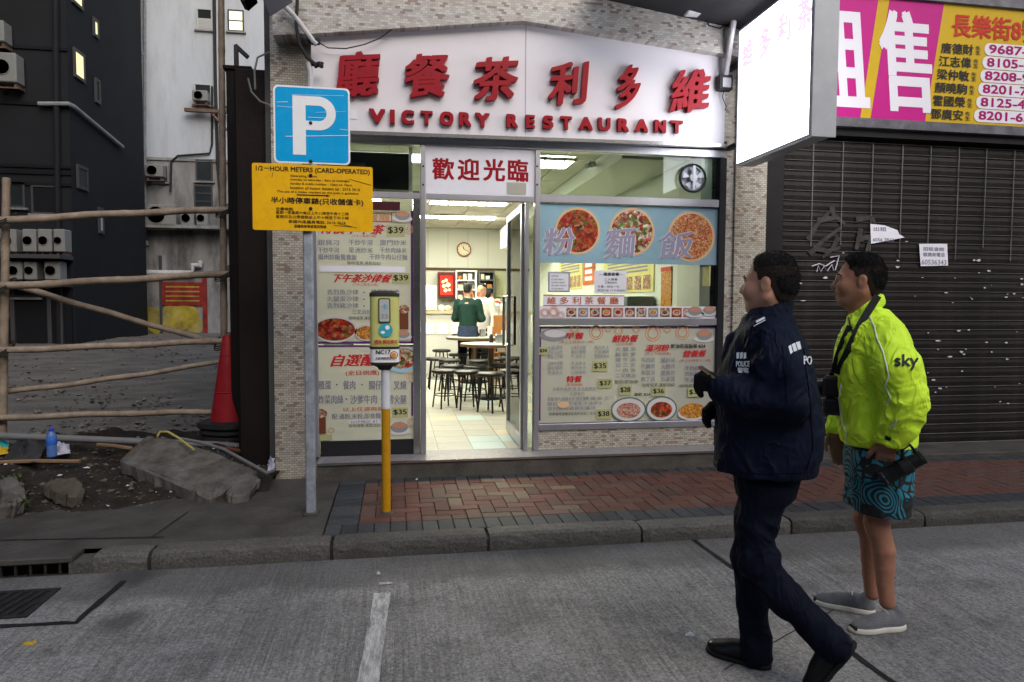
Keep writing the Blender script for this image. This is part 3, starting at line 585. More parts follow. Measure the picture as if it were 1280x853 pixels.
# traffic cone
mat('cone_red', (.3, .012, .018), .5, var=.25, vscale=6, dirt=.45, dscale=6, dcol=(.06, .012, .012), bump=.1)
CY = 6.62; cb = AY(287, 548, CY); ct = AY(283.5, 419, CY); s_ = CY*1.01/FPX
cn = thing('traffic_cone', 'tall faded red traffic cone on stacked black rubber bases', 'cone', cb)
cx, cy, cz = cb; Hc = ct[2]-cz
def lobed(r, z, k=.5): return [(cx+.0+(r*(1+.06*math.cos(4*2*math.pi*i/32)))*math.cos(2*math.pi*i/32+.3), cy+(r*(1+.06*math.cos(4*2*math.pi*i/32)))*math.sin(2*math.pi*i/32+.3), z) for i in range(32)]
for k, (z0, z1, r) in enumerate(((0, .055, 29), (.058, .11, 31), (.113, .175, 33))):
    mb = MB(); ring_ = [lobed(r*s_*.96, cz+z0), lobed(r*s_, cz+z0+.012), lobed(r*s_*.98, cz+z1-.012), lobed(r*s_*.86, cz+z1)]
    v = sum(ring_, []); mb.add(v, [(i*32+j, i*32+(j+1) % 32, (i+1)*32+(j+1) % 32, (i+1)*32+j) for i in range(3) for j in range(32)]+[tuple(range(31, -1, -1)), tuple(range(96, 128))]); mb.build('rubber_base', 'black_rubber', cn, True)
MB().lathe([(21*s_, .165), (20.5*s_, .19), (13*s_, .19+(Hc-.19)*.5), (6*s_, Hc-.02), (4.5*s_, Hc), (.002, Hc+.004)], (cx, cy, cz), 28).build('cone_body', 'cone_red', cn, True)
for q in (.33, .78): r_ = (20.5+(6-20.5)*q)*s_; MB().lathe([(r_+.001, .19+(Hc-.21)*q-.006), (r_+.006, .19+(Hc-.21)*q), (r_+.001, .19+(Hc-.21)*q+.006)], (cx, cy, cz), 28).build('ridge', 'cone_red', cn, True)
# bamboo barrier
mat('bamboo', (.235, .185, .14), .55, var=.3, vscale=9, bump=.25, bscale=25, rand=.22, dirt=.5, dscale=5, dcol=(.09, .07, .05))
mat('twine', (.03, .025, .02), .9)
BY = 6.78
bam = thing('bamboo_barrier', 'barrier of lashed bamboo poles across the vacant lot', 'barrier', AY(5, 535, BY))
def pole(x0, y0, x1, y1, r, Ya=BY, Yb=BY, sag=0.0):
    r = r*.74
    a, b = AY(x0, y0, Ya), AY(x1, y1, Yb); L_ = np.linalg.norm(b-a); k = max(4, int(L_/.045)); pts = []; rr = []; nd = rnd.uniform(.28, .36); o0 = rnd.uniform(0, nd)
    bend = rnd.uniform(-.018, .018)*L_/2.5
    for i in range(k+1):
        t = i/k; p = a+(b-a)*t+np.array([0, 0, bend*math.sin(math.pi*t)-sag*math.sin(math.pi*t)+.004*math.sin(t*17)]); q = ((t*L_+o0) % nd); dd = min(q, nd-q)
        pts.append(p); rr.append(r*(1-.12*t)*(1+.16*math.exp(-(dd/.014)**2)))
    MB().tube(pts, rr, 12).build('bamboo_pole', 'bamboo', bam, True)
pole(3, 548, 8, 222, .048, BY+.05, BY+.05); pole(281, 520, 276, -60, .044, BY+.05, BY+.05)
pole(-40, 279, 287, 262, .047, BY-.05, BY-.05); pole(-40, 360, 287, 342, .047, BY-.05, BY-.05); pole(18, 357, 266, 428, .04, BY+.15, BY+.15)
pole(-40, 440, 282, 426, .042, BY-.04, BY-.04); pole(0, 491, 288, 450, .035, BY+.14, BY-.05, .03); pole(-40, 525, 270, 515, .04, BY-.03, BY-.03)
for x, y in ((6, 275), (6, 358), (281, 263), (280, 342), (279, 427), (4, 438)):
    c = AY(x, y, BY)
    mb = MB()
    for q in range(3):
        h = (q-1)*.018
        mb.tube([(c[0]+.075*math.cos(t)*1.0, c[1]+.12*math.sin(t), c[2]+h+.06*math.sin(t*1+.5)) for t in np.linspace(0, 6.28, 14)], .006, 5)
    mb.build('lashing', 'twine', bam)

# ================================================================ buildings behind the lot
mat('render_white', (.42, .465, .53), .8, var=.08, vscale=.6, bump=.3, bscale=4, dirt=.75, dscale=1.1, dcol=(.3, .31, .33), stretch=(1, 1, .22))
mat('render_stained', (.22, .225, .23), .85, var=.3, vscale=1.2, bump=.3, bscale=4, dirt=.95, dscale=1.3, dcol=(.05, .047, .045), stretch=(1, 1, .3))
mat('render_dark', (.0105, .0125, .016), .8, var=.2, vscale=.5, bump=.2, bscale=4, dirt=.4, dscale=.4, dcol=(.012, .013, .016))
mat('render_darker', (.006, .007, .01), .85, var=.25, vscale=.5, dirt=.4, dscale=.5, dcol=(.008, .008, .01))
mat('frame_white', (.4, .42, .43), .5); mat('frame_dark', (.05, .05, .055), .5)
mat('pane_dark', (.02, .026, .03), .12, var=.3, vscale=.8)
mat('lit_pane', (.5, .45, .25), .4, emit=(1, .86, .42), estr=.75); mat('lit_pane_pale', (.5, .5, .3), .4, emit=(1, .98, .62), estr=.95)
mat('ac_grey', (.2, .21, .21), .5, var=.1, vscale=2, dirt=.5, dscale=2, dcol=(.12, .11, .1)); mat('ac_dark', (.1, .102, .1), .6)
mat('rust_pipe', (.13, .085, .065), .8, var=.4, vscale=4, dirt=.5, dscale=3)
mat('grey_pipe_far', (.22, .23, .25), .6, var=.2)
WY, DY = 32.0, 24.0
wx0 = AY(161, 200, WY)[0]; wx1 = -1.5
wb = thing('white_building', 'tall stained white rendered building behind the vacant lot', 'building', (wx0, WY, 0))
zc = AY(200, 197, WY)[2]; zs = AY(200, 350, WY)[2]
MB().box(wx0, wx1, WY, WY+9, zc, 34).build('wall', 'render_white', wb)
MB().box(wx0, wx1, WY+.02, WY+9, -.1, zc-.12).build('lower_wall', 'render_stained', wb)
MB().box(wx0-.02, wx1, WY-.05, WY+9, zc-.12, zc).build('string_course', 'render_stained', wb)
def window(par, x0, y0, x1, y1, Y, pane, bars=1, fm='frame_white', ac=None, louvre=False):
    X0, X1, Z0, Z1 = rect(x0, y0, x1, y1, Y); t = .06
    mb = MB().box(X0, X1, Y-.06, Y-.003, Z1-t, Z1).box(X0, X1, Y-.06, Y-.003, Z0, Z0+t).box(X0, X0+t, Y-.06, Y-.003, Z0+t, Z1-t).box(X1-t, X1, Y-.06, Y-.003, Z0+t, Z1-t)
    for k in range(bars): z = Z0+(Z1-Z0)*(k+1)/(bars+1); mb.box(X0+t, X1-t, Y-.055, Y-.003, z-.025, z+.025)
    w_ = mb.build('window_frame', fm, par)
    MB().box(X0+t, X1-t, Y-.03, Y-.004, Z0+t, Z1-t).build('window_pane', pane, w_)
    if louvre:
        for k in range(6): z = Z0+.08+(Z1-Z0)*.4*k/6; MB().box(X0+t, X1-t, Y-.05, Y-.031, z, z+.05).build('louvre', 'frame_white', w_)
    MB().box(X0-.08, X1+.08, Y-.12, Y-.003, Z0-.07, Z0-.002).build('sill', 'render_stained', w_)
window(wb, 246, 11, 266, 38, WY, 'pane_dark', 1, 'frame_white', louvre=True)
window(wb, 285, 13, 305, 40, WY, 'lit_pane_pale', 1, 'frame_dark')
window(wb, 243, 105, 265, 132, WY, 'pane_dark', 1)
window(wb, 283, 106, 305, 133, WY, 'pane_dark', 1)
window(wb, 245, 200, 266, 227, WY-.001, 'pane_dark', 0, 'frame_dark')
window(wb, 187, 208, 209, 228, WY-.001, 'pane_dark', 0, 'frame_dark')
window(wb, 243, 232, 266, 262, WY-.001, 'pane_dark', 2, 'frame_dark')
for x, m, r in ((171, 'rust_pipe', .1), (177, 'grey_pipe_far', .06), (181, 'grey_pipe_far', .06)):
    mb = MB().tube([AY(x, 350, WY-.15), AY(x, -160, WY-.15)], r, 8)
    for z in range(4, 30, 4): c = AY(x, 200, WY-.15); mb.lathe([(r+.001, z-.1), (r*1.5, z-.09), (r*1.5, z+.09), (r+.001, z+.1)], (c[0], c[1], 0), 8)
    mb.build('drain_pipe', m, wb)
MB().tube([AY(267, -60, WY-.1), AY(269, 100, WY-.1), AY(272, 200, WY-.1), AY(280, 300, WY-.1)], .07, 6).build('riser_cable', 'cable', wb)
MB().tube([AY(265, 108, WY-.1), AY(265, 180, WY-.1), AY(262, 192, WY-.1), AY(222, 195, WY-.1), AY(214, 202, WY-.1), AY(213, 240, WY-.1)], .045, 6).build('cable_run', 'cable', wb)
MB().tube([AY(160, 340, WY-.2), AY(165, 341, WY-.2), AY(240, 342, WY-.2), AY(241, 332, WY-.2), AY(250, 332, WY-.2), AY(250, 326, WY-.2)], .13, 8).build('waste_pipe', 'pvc', wb)
MB().tube([AY(161, 330, WY-.2), AY(161, 340, WY-.2)], .14, 8).build('waste_pipe', 'pvc', wb)
brk = MB(); 
X0, X1, Z0, Z1 = rect(231, 137, 287, 141, WY-.4); brk.box(X0, X1, WY-.5, WY-.3, Z0, Z1)
brk.tube([AY(264, 142, WY-.4), AY(284, 163, WY-.4)], .06, 4).build('steel_bracket', 'rust_pipe', wb)
X0, X1, Z0, Z1 = rect(160, 284, 300, 288, WY); MB().box(X0+.3, X1, WY-.9, WY, Z0, Z1).build('ledge', 'render_stained', wb)
mat('poster_red', (.2, .02, .016), .6, var=.45, vscale=3, bump=.1); mat('graffiti_yellow', (.3, .24, .03), .7, var=.5, vscale=1.5, dirt=.7, dscale=1.2, dcol=(.25, .25, .24)); mat('graffiti_grey', (.2, .2, .21), .7)
X0, X1, Z0, Z1 = rect(203, 353, 254, 382, WY-.01); pr_ = tag(MB().box(X0, X1, WY-.06, WY+.018, Z0, Z1).build('red_hoarding_sign', 'poster_red'), 'faded red painted panel on the base of the white building', 'sign')
mb = MB()
for k in range(4):
    z = Z1-(Z1-Z0)*(.2+.2*k); mb.box(X0+.15, X1-.15, WY-.066, WY-.061, z-.03, z+.03)
mb.build('lettering', 'graffiti_yellow', pr_)
mb = MB()
for cx_, cy_, r_ in ((178, 402, 12), (190, 395, 10), (196, 408, 9), (214, 392, 10), (226, 400, 12), (238, 394, 10), (244, 408, 9), (216, 410, 9), (172, 410, 7), (205, 400, 7), (230, 388, 8)):
    p = AY(cx_, cy_, WY-.03); s_ = WY/FPX; mb.disc(p[0], WY-.03-rnd.uniform(0, .02), p[2], r_*s_, r_*s_*1.05, 20)
tag(mb.build('graffiti', 'graffiti_yellow'), 'yellow bubble graffiti on the base of the white building', 'graffiti')
X0, X1, Z0, Z1 = rect(254, 340, 259, 418, WY); MB().box(X0, X1, WY-.1, WY+.018, Z0, Z1).build('red_pipe', 'poster_red', wb)
X0, X1, Z0, Z1 = rect(200, 320, 203, 418, WY); MB().box(X0, X1, WY-.1, WY+.018, Z0, Z1).build('conduit', 'frame_dark', wb)
# dark building on the left: front wall, return wall with lit windows, dark recess
dx = AY(88, 200, DY)[0]
db = thing('dark_building', 'tall dark blue grey building at the left with rows of air conditioners', 'building', (dx, DY, 0))
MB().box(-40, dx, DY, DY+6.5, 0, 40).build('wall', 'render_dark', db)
MB().box(-34, -13.5, 1.5, DY-.1, 0, 30).build('unseen_shade_wing', 'render_dark', db)  # out of view, added to block sky light from the left
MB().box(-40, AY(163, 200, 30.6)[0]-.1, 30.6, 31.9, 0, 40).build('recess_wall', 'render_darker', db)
X0, X1, Z0, Z1 = rect(0, 352, 86, 430, DY); MB().box(-30, dx-.05, DY-.12, DY-.003, Z0, Z1-.15).build('shopfront_band', 'render_darker', db)
for x in (14, 60, 74): a = AY(x, 400, DY-.15); MB().box(a[0], a[0]+.12, DY-.2, DY-.121, .1, Z1-.16).build('pilaster', 'frame_dark', db)
for z in (60, 130, 208, 216, 230): a = AY(40, z, DY)[2]; MB().box(-30, dx+.02, DY-.06, DY-.003, a-.05, a+.05).build('string_course', 'render_darker', db)
def sidewin(y0, y1, ya, yb, m):          # window on the return wall: pixel rows at the near jamb, depth range along the wall
    Z1, Z0 = AX(95, y0, dx)[2], AX(95, y1, dx)[2]
    d = AX(95, y0, dx)[1]
    w_ = MB().box(dx+.003, dx+.07, ya, yb, Z0, Z0+.1).box(dx+.003, dx+.07, ya, yb, Z1-.1, Z1).box(dx+.003, dx+.07, ya, ya+.08, Z0+.1, Z1-.1).box(dx+.003, dx+.07, yb-.08, yb, Z0+.1, Z1-.1).build('window_frame', 'frame_dark', db)
    MB().box(dx+.004, dx+.04, ya+.08, yb-.08, Z0+.1, Z1-.1).build('window_pane', m, w_)
ya = AX(91, 80, dx)[1]; yb = AX(104, 80, dx)[1]; yc = AX(115, 20, dx)[1]; yd = AX(121, 20, dx)[1]
sidewin(62, 98, ya, yb, 'lit_pane'); sidewin(-30, 8, ya, yb, 'lit_pane'); sidewin(2, 26, yc, yd, 'lit_pane'); sidewin(80, 112, yc, yd, 'pane_dark')
sidewin(205, 235, ya, yb, 'pane_dark'); sidewin(250, 285, yc, yd, 'frame_white')
MB().tube([AY(74, 440, DY-.15), AY(70, 100, DY-.15), AY(68, -150, DY-.15)], .09, 8).build('drain_pipe', 'render_dark', db)
MB().tube([AY(48, 130, DY-.2), AY(86, 130, DY-.2), (dx+.1, DY+.1, AY(86, 132, DY)[2]), (dx+.1, DY+4, AY(86, 140, DY)[2]-.2)], .07, 8).build('drain_pipe', 'grey_pipe_far', db)
window(db, 12, 228, 32, 260, DY, 'pane_dark', 0, 'frame_dark'); window(db, 40, 232, 76, 268, DY, 'render_darker', 0, 'frame_dark'); window(db, 14, 352, 50, 372, DY-.121, 'pane_dark', 0, 'frame_dark')
for x in (103, 104.5): MB().tube([AY(x, 430, 26), AY(x, 305, 26)], .1, 8).build('stand_pipe', 'grey_pipe_far', db)
# air conditioners
def ac(px0, py0, px1, py1, Y, label, grp='outdoor air conditioning units on the far buildings', turn=0.0):
    X0, X1, Z0, Z1 = rect(px0, py0, px1, py1, Y); W, H = X1-X0, Z1-Z0; cx_, cz_ = (X0+X1)/2, (Z0+Z1)/2; D = .5
    t = thing('air_conditioner', label, 'air conditioner', (cx_, Y-D, Z0), grp)
    MB().box(X0, X1, Y-D-.1, Y-.1, Z0, Z1, .03).build('casing', 'ac_grey', t)
    r = min(W*.36, H*.42)
    MB().lathe([(r, -.004), (r, .02), (r*.93, .02), (r*.93, -.004)], (cx_-W*.1, Y-D-.122, cz_), 20, 'y').build('fan_ring', 'ac_grey', t)
    MB().disc(cx_-W*.1, Y-D-.104, cz_, r*.93, r*.93, 20).build('fan_opening', 'ac_dark', t)
    mb = MB()
    for k in range(4): a = k*math.pi/2+.4; mb.prism([(cx_-W*.1, cz_), (cx_-W*.1+r*.85*math.cos(a), cz_+r*.85*math.sin(a)), (cx_-W*.1+r*.85*math.cos(a+.6), cz_+r*.85*math.sin(a+.6))], Y-D-.112, Y-D-.106)
    mb.build('fan_blades', 'ac_grey', t)
    MB().box(X0+.05, X0+.12, Y-D, Y, Z0-.12, Z0-.002).box(X1-.12, X1-.05, Y-D, Y, Z0-.12, Z0-.002).box(X0, X1, Y-D+.001, Y-D+.06, Z0-.16, Z0-.121).build('bracket', 'rust_pipe', t)
n1 = ('leftmost', 'second', 'third', 'fourth', 'fifth')
ac(-14, 34, 18, 60, DY, 'grey air conditioner high at the left edge of the dark building')
ac(4, 74, 33, 110, DY, 'grey air conditioner on its ledge below the highest one at left')
for k, (x0, x1) in enumerate(((13, 33), (40, 57), (59, 76), (78, 92))): ac(x0, 289, x1, 317, DY, n1[k]+' air conditioner in the upper low row on the dark building')
for k, (x0, x1) in enumerate(((22, 40), (42, 58), (67, 86))): ac(x0, 328, x1, 351, DY, n1[k]+' air conditioner in the lower row on the dark building')
ac(185, 258, 225, 284, WY-.3, 'large air conditioner on the ledge of the white building')
ac(231, 266, 247, 284, WY-.3, 'small dark air conditioner right of the large one on the ledge'); ac(250, 266, 264, 284, WY-.3, 'smallest air conditioner at the right end of the white building ledge')
ac(187, 209, 209, 224, WY-.05, 'window air conditioner under the string course of the white building')
ac(245, 118, 264, 131, WY-.05, 'window air conditioner in the middle window of the white building')
for nm_, z in (('balcony_ledge', 320), ('balcony_ledge', 354)):
    X0, X1, Z0, Z1 = rect(0, z, 92, z+5, DY); MB().box(-28, X1, DY-.9, DY-.003, Z0, Z1).build('ledge', 'frame_dark', db)
# ================================================================ steel hoarding end and junk beside the shop
mat('hoard_brown', (.008, .006, .005), .7, .2, var=.4, vscale=3, bump=.2, dirt=.4, dscale=2, dcol=(.05, .025, .015), stretch=(1, 1, .2))
mat('hoard_red', (.009, .005, .0045), .7, .1, var=.3, vscale=3, bump=.2)
hx0, hx1 = AY(289, 300, 6.6)[0], AY(336, 300, 6.2)[0]; ht = AY(300, 92, 6.6)[2]
hd = thing('steel_hoarding', 'dark brown rusty steel hoarding end standing beside the tiled pillar', 'hoarding', (hx0, 6.5, 0))
hm = AY(312, 300, 6.4)[0]
MB().box(hx0, hm, 6.5, 6.62, -.02, ht, .01).build('upright', 'hoard_brown', hd)
MB().box(hm, AY(338, 300, 5.96)[0], 5.90, 5.96, -.02, AY(320, 110, 6.4)[2], .01).build('upright', 'hoard_red', hd)
MB().box(hm-.03, hx1-.06, 6.0, 9.4, 0, AY(320, 110, 6.4)[2]-.1).build('panel', 'hoard_red', hd)
MB().box(hx0-.02, hm+.02, 6.48, 6.64, ht, ht+.03).build('cap_plate', 'hoard_brown', hd)
zz = AY(295, 57, 6.55)[2]; MB().box(AY(293, 80, 6.55)[0], AY(298, 80, 6.55)[0], 6.53, 6.57, ht+.03, zz).tube([AY(294, 57, 6.55), AY(310, 72, 6.55)], .02, 6).build('stub_post', 'dark_metal', hd)
mat('black_sheet', (.018, .018, .017), .75, var=.4, vscale=5, bump=.6, bscale=12)
A, B_, C_, D = AY(315, 94, 6.1), AY(341, 122, 6.02), AY(330, 160, 6.02), AY(294, 148, 6.15); n = 14; V = []
for i in range(n+1):
    for j in range(n+1): u, v = i/n, j/n; p = A*(1-u)*(1-v)+B_*u*(1-v)+C_*u*v+D*(1-u)*v; V.append(p+np.array([0, .035*math.sin(u*8+v*3)+.03*math.sin(v*9-u*4), .012*math.sin(u*11)]))
tag(MB().add(V, [(i*(n+1)+j, (i+1)*(n+1)+j, (i+1)*(n+1)+j+1, i*(n+1)+j+1) for i in range(n) for j in range(n)]).build('black_sheet', 'black_sheet', smooth=True), 'torn black sheet flapping from the top of the steel hoarding', 'sheet')

# ================================================================ restaurant building
pal = [(0, (.25, .19, .14)), (.07, (.4, .36, .29)), (.3, (.47, .435, .365)), (.55, (.51, .48, .41)), (.8, (.42, .38, .31)), (.95, (.28, .2, .15))]
tile_mat('mosaic_front', (0, 2), .04, .019, pal, dirt=.5, msize=.1, mortar=(.16, .14, .12)); tile_mat('mosaic_side', (1, 2), .047, .021, pal, dirt=.6); tile_mat('mosaic_under', (0, 1), .047, .021, pal)
pal2 = [(0, (.3, .27, .22)), (.2, (.42, .4, .36)), (.6, (.5, .48, .44)), (.9, (.34, .28, .25))]
tile_mat('mosaic_grey', (1, 2), .024, .024, pal2, offs=0); tile_mat('mosaic_beam', (0, 2), .04, .019, [(0, (.24, .18, .16)), (.1, (.42, .4, .37)), (.55, (.52, .505, .48)), (.9, (.36, .31, .29))], dirt=.22)
mat('concrete_dark', (.05, .05, .052), .85, var=.3, vscale=2, bump=.3, bscale=12)
mat('step_stone', (.075, .068, .058), .7, var=.35, vscale=5, bump=.3, dirt=.6, dscale=3, dcol=(.03, .028, .025))
mat('granite_tread', (.22, .21, .22), .35, var=.25, vscale=30, dirt=.4, dscale=4)
FY = 5.80                                    # plane of the glazing
PLX0, PLX1 = AY(342, 400, 5.84)[0], AY(397, 400, 5.84)[0]
TOPZ = 14.0
rb = thing('restaurant_building', 'mosaic tiled ground floor front of the corner restaurant building', 'building', (PLX0, FY, 0))
# left pillar
MB().box(PLX0, PLX1, 5.84, 6.3, -.05, TOPZ).build('tiled_pillar', 'mosaic_front', rb)
MB().box(PLX0-.045, PLX0-.001, 5.85, 6.3, -.05, TOPZ).build('pillar_return', 'concrete_dark', rb)
# right pillar (front face) and its narrow left reveal
PRX0, PRX1 = AY(918, 300, 5.86)[0], AY(957, 300, 5.86)[0]
MB().box(PRX0, PRX1, 5.86, 6.4, -.05, TOPZ).build('tiled_pillar', 'mosaic_front', rb)
MB().box(AY(905, 300, FY)[0], PRX0-.001, 5.89, 6.4, -.05, TOPZ).build('pillar_reveal', 'mosaic_beam', rb)
# beam over the sign with a shallow gabled lower edge
by0, by1 = 5.66, 6.1
pb = [AY(341, 44, by0), AY(392, 42, by0), AY(655, 26, by0), AY(908, 68, by0), AY(960, 78, by0)]
poly_ = [(p[0], p[2]) for p in pb]+[(pb[-1][0]+.0, TOPZ), (pb[0][0], TOPZ)]
beam = recalc(MB().prism(poly_, by0, by1).build('tiled_beam', 'mosaic_beam', rb))
MB().box(pb[0][0], PRX1+4.2, 6.11, 6.5, 3.9, 14).build('upper_wall', 'concrete_dark', rb)
MB().box(PLX0+.002, PLX0+.14, 6.301, 15.5, -.05, 14).build('side_wall', 'concrete_dark', rb)
MB().box(PLX0+.141, 30, 14.2, 15.5, -.05, 14).build('rear_wall', 'concrete_dark', rb)
# step
SY = 5.575; STZ = AY(620, 572.5, SY)[2]; SX0, SX1 = AY(396, 590, SY)[0], AY(1000, 565, SY)[0]
MB().box(SX0, SX1, SY, 5.95, -.1, STZ-.022).build('step_riser', 'step_stone', rb)
MB().box(SX0, SX1, SY-.008, 5.95, STZ-.021, STZ, .004).build('step_tread', 'granite_tread', rb)
MB().box(SX0, SX1, SY-.014, SY-.0085, STZ-.016, STZ+.002).build('step_nosing', 'steel', rb)
# stall riser below the right window
WX0, WX1 = AY(672, 540, FY)[0], AY(898, 540, FY)[0]; RZ = AY(780, 536, FY)[2]
MB().box(WX0, PRX0-.002, FY+.01, 6.0, STZ+.001, RZ).build('stall_riser', 'mosaic_front', rb)
# canopy over the right half and the shutter
mat('canopy', (.02, .021, .024), .8, var=.3, vscale=3)
cpts = [(AY(756, 0, 5.6), AY(930, 38, 5.6))]
c0, c1 = AY(740, -4, by0-.01), AY(930, 38, by0-.01)
cz0, cz1 = c0[2], c1[2]
mb = MB(); v = [(c0[0], by0-.004, cz0), (c1[0], by0-.004, cz1), (c1[0], 4.9, cz1+.0), (c0[0], 4.9, cz0+.0)]; v += [(x, y, z+.12) for x, y, z in v]
mb.add(v, [(3, 2, 1, 0), (4, 5, 6, 7), (0, 1, 5, 4), (1, 2, 6, 5), (2, 3, 7, 6), (3, 0, 4, 7)])
recalc(mb.build('canopy_slab', 'canopy', rb))

# ---------------------------------------------------------------- shop sign with raised letters
SGY = 5.74
sg = thing('shop_sign_board', 'white gabled sign board with raised red characters over the shopfront', 'sign', AY(650, 170, SGY))
pts = [AY(388, 163, SGY), AY(905, 181, SGY), AY(908, 69, SGY), AY(655, 27, SGY), AY(389, 44, SGY)]
MB().prism([(p[0], p[2]-.01 if i < 2 else p[2]+.02) for i, p in enumerate(pts)], SGY, SGY+.08).build('board', 'white_paint', sg)
a, b = AY(388, 164, SGY), AY(907, 182, SGY)
MB().add([(a[0], SGY-.03, a[2]-.02), (b[0], SGY-.03, b[2]-.02), (b[0], SGY-.03, b[2]+.008), (a[0], SGY-.03, a[2]+.008), (a[0], SGY+.07, a[2]-.02), (b[0], SGY+.07, b[2]-.02), (b[0], SGY+.07, b[2]+.008), (a[0], SGY+.07, a[2]+.008)], [(0, 1, 2, 3), (4, 7, 6, 5), (0, 3, 7, 4), (1, 5, 6, 2), (3, 2, 6, 7), (0, 4, 5, 1)]).build('bottom_trim', 'steel', sg)
mat('seam', (.35, .33, .36), .6)
x = AY(657, 100, SGY)[0]; MB().box(x-.003, x+.003, SGY-.0015, SGY, AY(657, 168, SGY)[2], AY(657, 29, SGY)[2]).build('panel_seam', 'seam', sg)
NIB = [(-1, -.75), (-.5, -.35), (0, 0), (.5, .4), (1, .75), (-.7, .25), (.7, -.25)]
for ch, x0, y0, x1, y1 in (('廳', 418, 64, 476, 126), ('餐', 504, 67, 563, 127), ('茶', 590, 71, 648, 131), ('利', 684, 77, 734, 136), ('多', 768, 80, 800, 140), ('維', 835, 86, 886, 145)):
    X0, X1, Z0, Z1 = rect(x0+3, y0+4, x1-3, y1-4, SGY)
    MB().text(ch, X0, X1, Z0, Z1, SGY-.005, .05, .0115, NIB, slant=.08 if ch != '多' else .15, rise=.10).build('raised_character', 'red_letter', sg)
VR = [('V', 461, 482), ('I', 487, 494), ('C', 501, 518), ('T', 525, 541), ('O', 549, 567), ('R', 573, 589), ('Y', 593, 612), ('R', 632, 647), ('E', 656, 668), ('S', 677, 691), ('T', 699, 714), ('A', 722, 740), ('U', 746, 762), ('R', 770, 785), ('A', 792, 809), ('N', 816, 831), ('T', 836, 852)]
for ch, x0, x1 in VR:
    t = (x0-461)/(852-461); yt, yb_ = 137+15*t, 156+13*t
    X0, X1, Z0, Z1 = rect(x0+.8, yt+.8, x1-.8, yb_-.8, SGY)
    MB().text(ch, X0+.006, X1-.006, Z0+.006, Z1-.006, SGY-.004, .035, .0085).build('raised_letter', 'red_letter', sg)
X0, X1, Z0, Z1 = rect(438, 138, 446, 149, SGY); nt_ = tag(MB().box(X0, X1, SGY-.004, SGY-.001, Z0, Z1).build('small_paper_notice', 'paper'), 'small white paper stuck on the sign board beside the parking sign', 'notice')
# ---------------------------------------------------------------- shopfront frame
sf = thing('shopfront', 'aluminium framed glazed shopfront with an open glass door', 'shopfront', (AY(600, 560, FY)[0], FY, STZ))
mat('dark_trim', (.03, .03, .033), .4, .4)
glass_mat('glass'); glass_mat('glass_green', (.86, .93, .88))
def bar(x0, y0, x1, y1, d0=.0, d1=.07, m='alu', name='frame_bar', zb=None, zt=None, bev=.004):
    X0, X1, Z0, Z1 = rect(x0, y0, x1, y1, FY)
    if zb is not None: Z0 = zb
    if zt is not None: Z1 = zt
    MB().box(X0, X1, FY+d0, FY+d1, Z0, Z1, bev).build(name, m, sf); return X0, X1, Z0, Z1
ZT0, ZT1 = AY(640, 186, FY)[2], AY(640, 176, FY)[2]
FX0, FX1 = PLX1+.001, AY(905, 300, FY)[0]
MB().box(FX0, FX1, FY-.02, FY+.08, ZT1+.001, AY(640, 165, FY)[2]).build('head_recess', 'dark_trim', sf)
MB().box(FX0, FX1, FY+.0, FY+.07, ZT0, ZT1, .004).build('head_rail', 'alu', sf)
def mull(x0, x1, zt, m='alu', nm='mullion', d0=-.004, d1=.074, zb=None):
    X0, X1 = AY(x0, 380, FY)[0], AY(x1, 380, FY)[0]
    MB().box(X0, X1, FY+d0, FY+d1, STZ+.001 if zb is None else zb, zt, .004).build(nm, m, sf); return X0, X1
mull(390, 397, ZT0-.001); a1 = mull(526, 532.5, ZT0-.001); a2 = mull(516.5, 525.5, AY(520, 239, FY)[2], 'steel', 'steel_jamb', .002, .11); a3 = mull(668, 674.5, ZT0-.001); a4 = mull(896.5, 905, ZT0-.001, 'dark_trim')
ZL0, ZL1 = AY(460, 247, FY)[2], AY(460, 239, FY)[2]
XL0, XL1 = AY(397, 240, FY)[0], a1[0]-.001
MB().box(XL0, XL1, FY+.001, FY+.068, ZL0, ZL1, .004).build('transom', 'alu', sf)
ZD0, ZD1 = AY(600, 251, FY)[2], AY(600, 244, FY)[2]
MB().box(a1[1]+.001, a3[0]-.001, FY+.001, FY+.068, ZD0, ZD1, .004).build('transom', 'alu', sf)
ZR0, ZR1 = AY(780, 256, FY)[2], AY(780, 246, FY)[2]
MB().box(a3[1]+.001, a4[0]-.001, FY-.001, FY+.068, ZR0, ZR1, .004).build('transom', 'alu', sf)
ZM0, ZM1 = AY(780, 407, FY)[2], AY(780, 398, FY)[2]
MB().box(a3[1]+.001, a4[0]-.001, FY-.002, FY+.068, ZM0, ZM1, .004).build('transom', 'alu', sf)
ZB0, ZB1 = AY(780, 536, FY)[2], AY(780, 528, FY)[2]
MB().box(a3[1]+.001, a4[0]-.001, FY-.006, FY+.068, ZB0+.001, ZB1, .004).build('sill_rail', 'alu', sf)
MB().box(XL0, a2[0]-.001, FY+.02, FY+.1, STZ+.001, AY(460, 551, FY)[2], .004).build('kick_panel', 'dark_trim', sf)
G = .035
def pane(x0, x1, z0, z1, m='glass', y=FY+G): MB().box(x0, x1, y, y+.006, z0, z1).build('glass_pane', m, sf)
pane(XL0, XL1, ZL1+.001, ZT0-.001, 'glass_green'); pane(a3[1]+.001, a4[0]-.001, ZR1+.001, ZT0-.001, 'glass_green')
pane(a3[1]+.001, a4[0]-.001, ZM1+.001, ZR0-.001); pane(a3[1]+.001, a4[0]-.001, ZB1+.001, ZM0-.001); pane(XL0, a2[0]-.001, AY(460, 550, FY)[2], ZL0-.001)
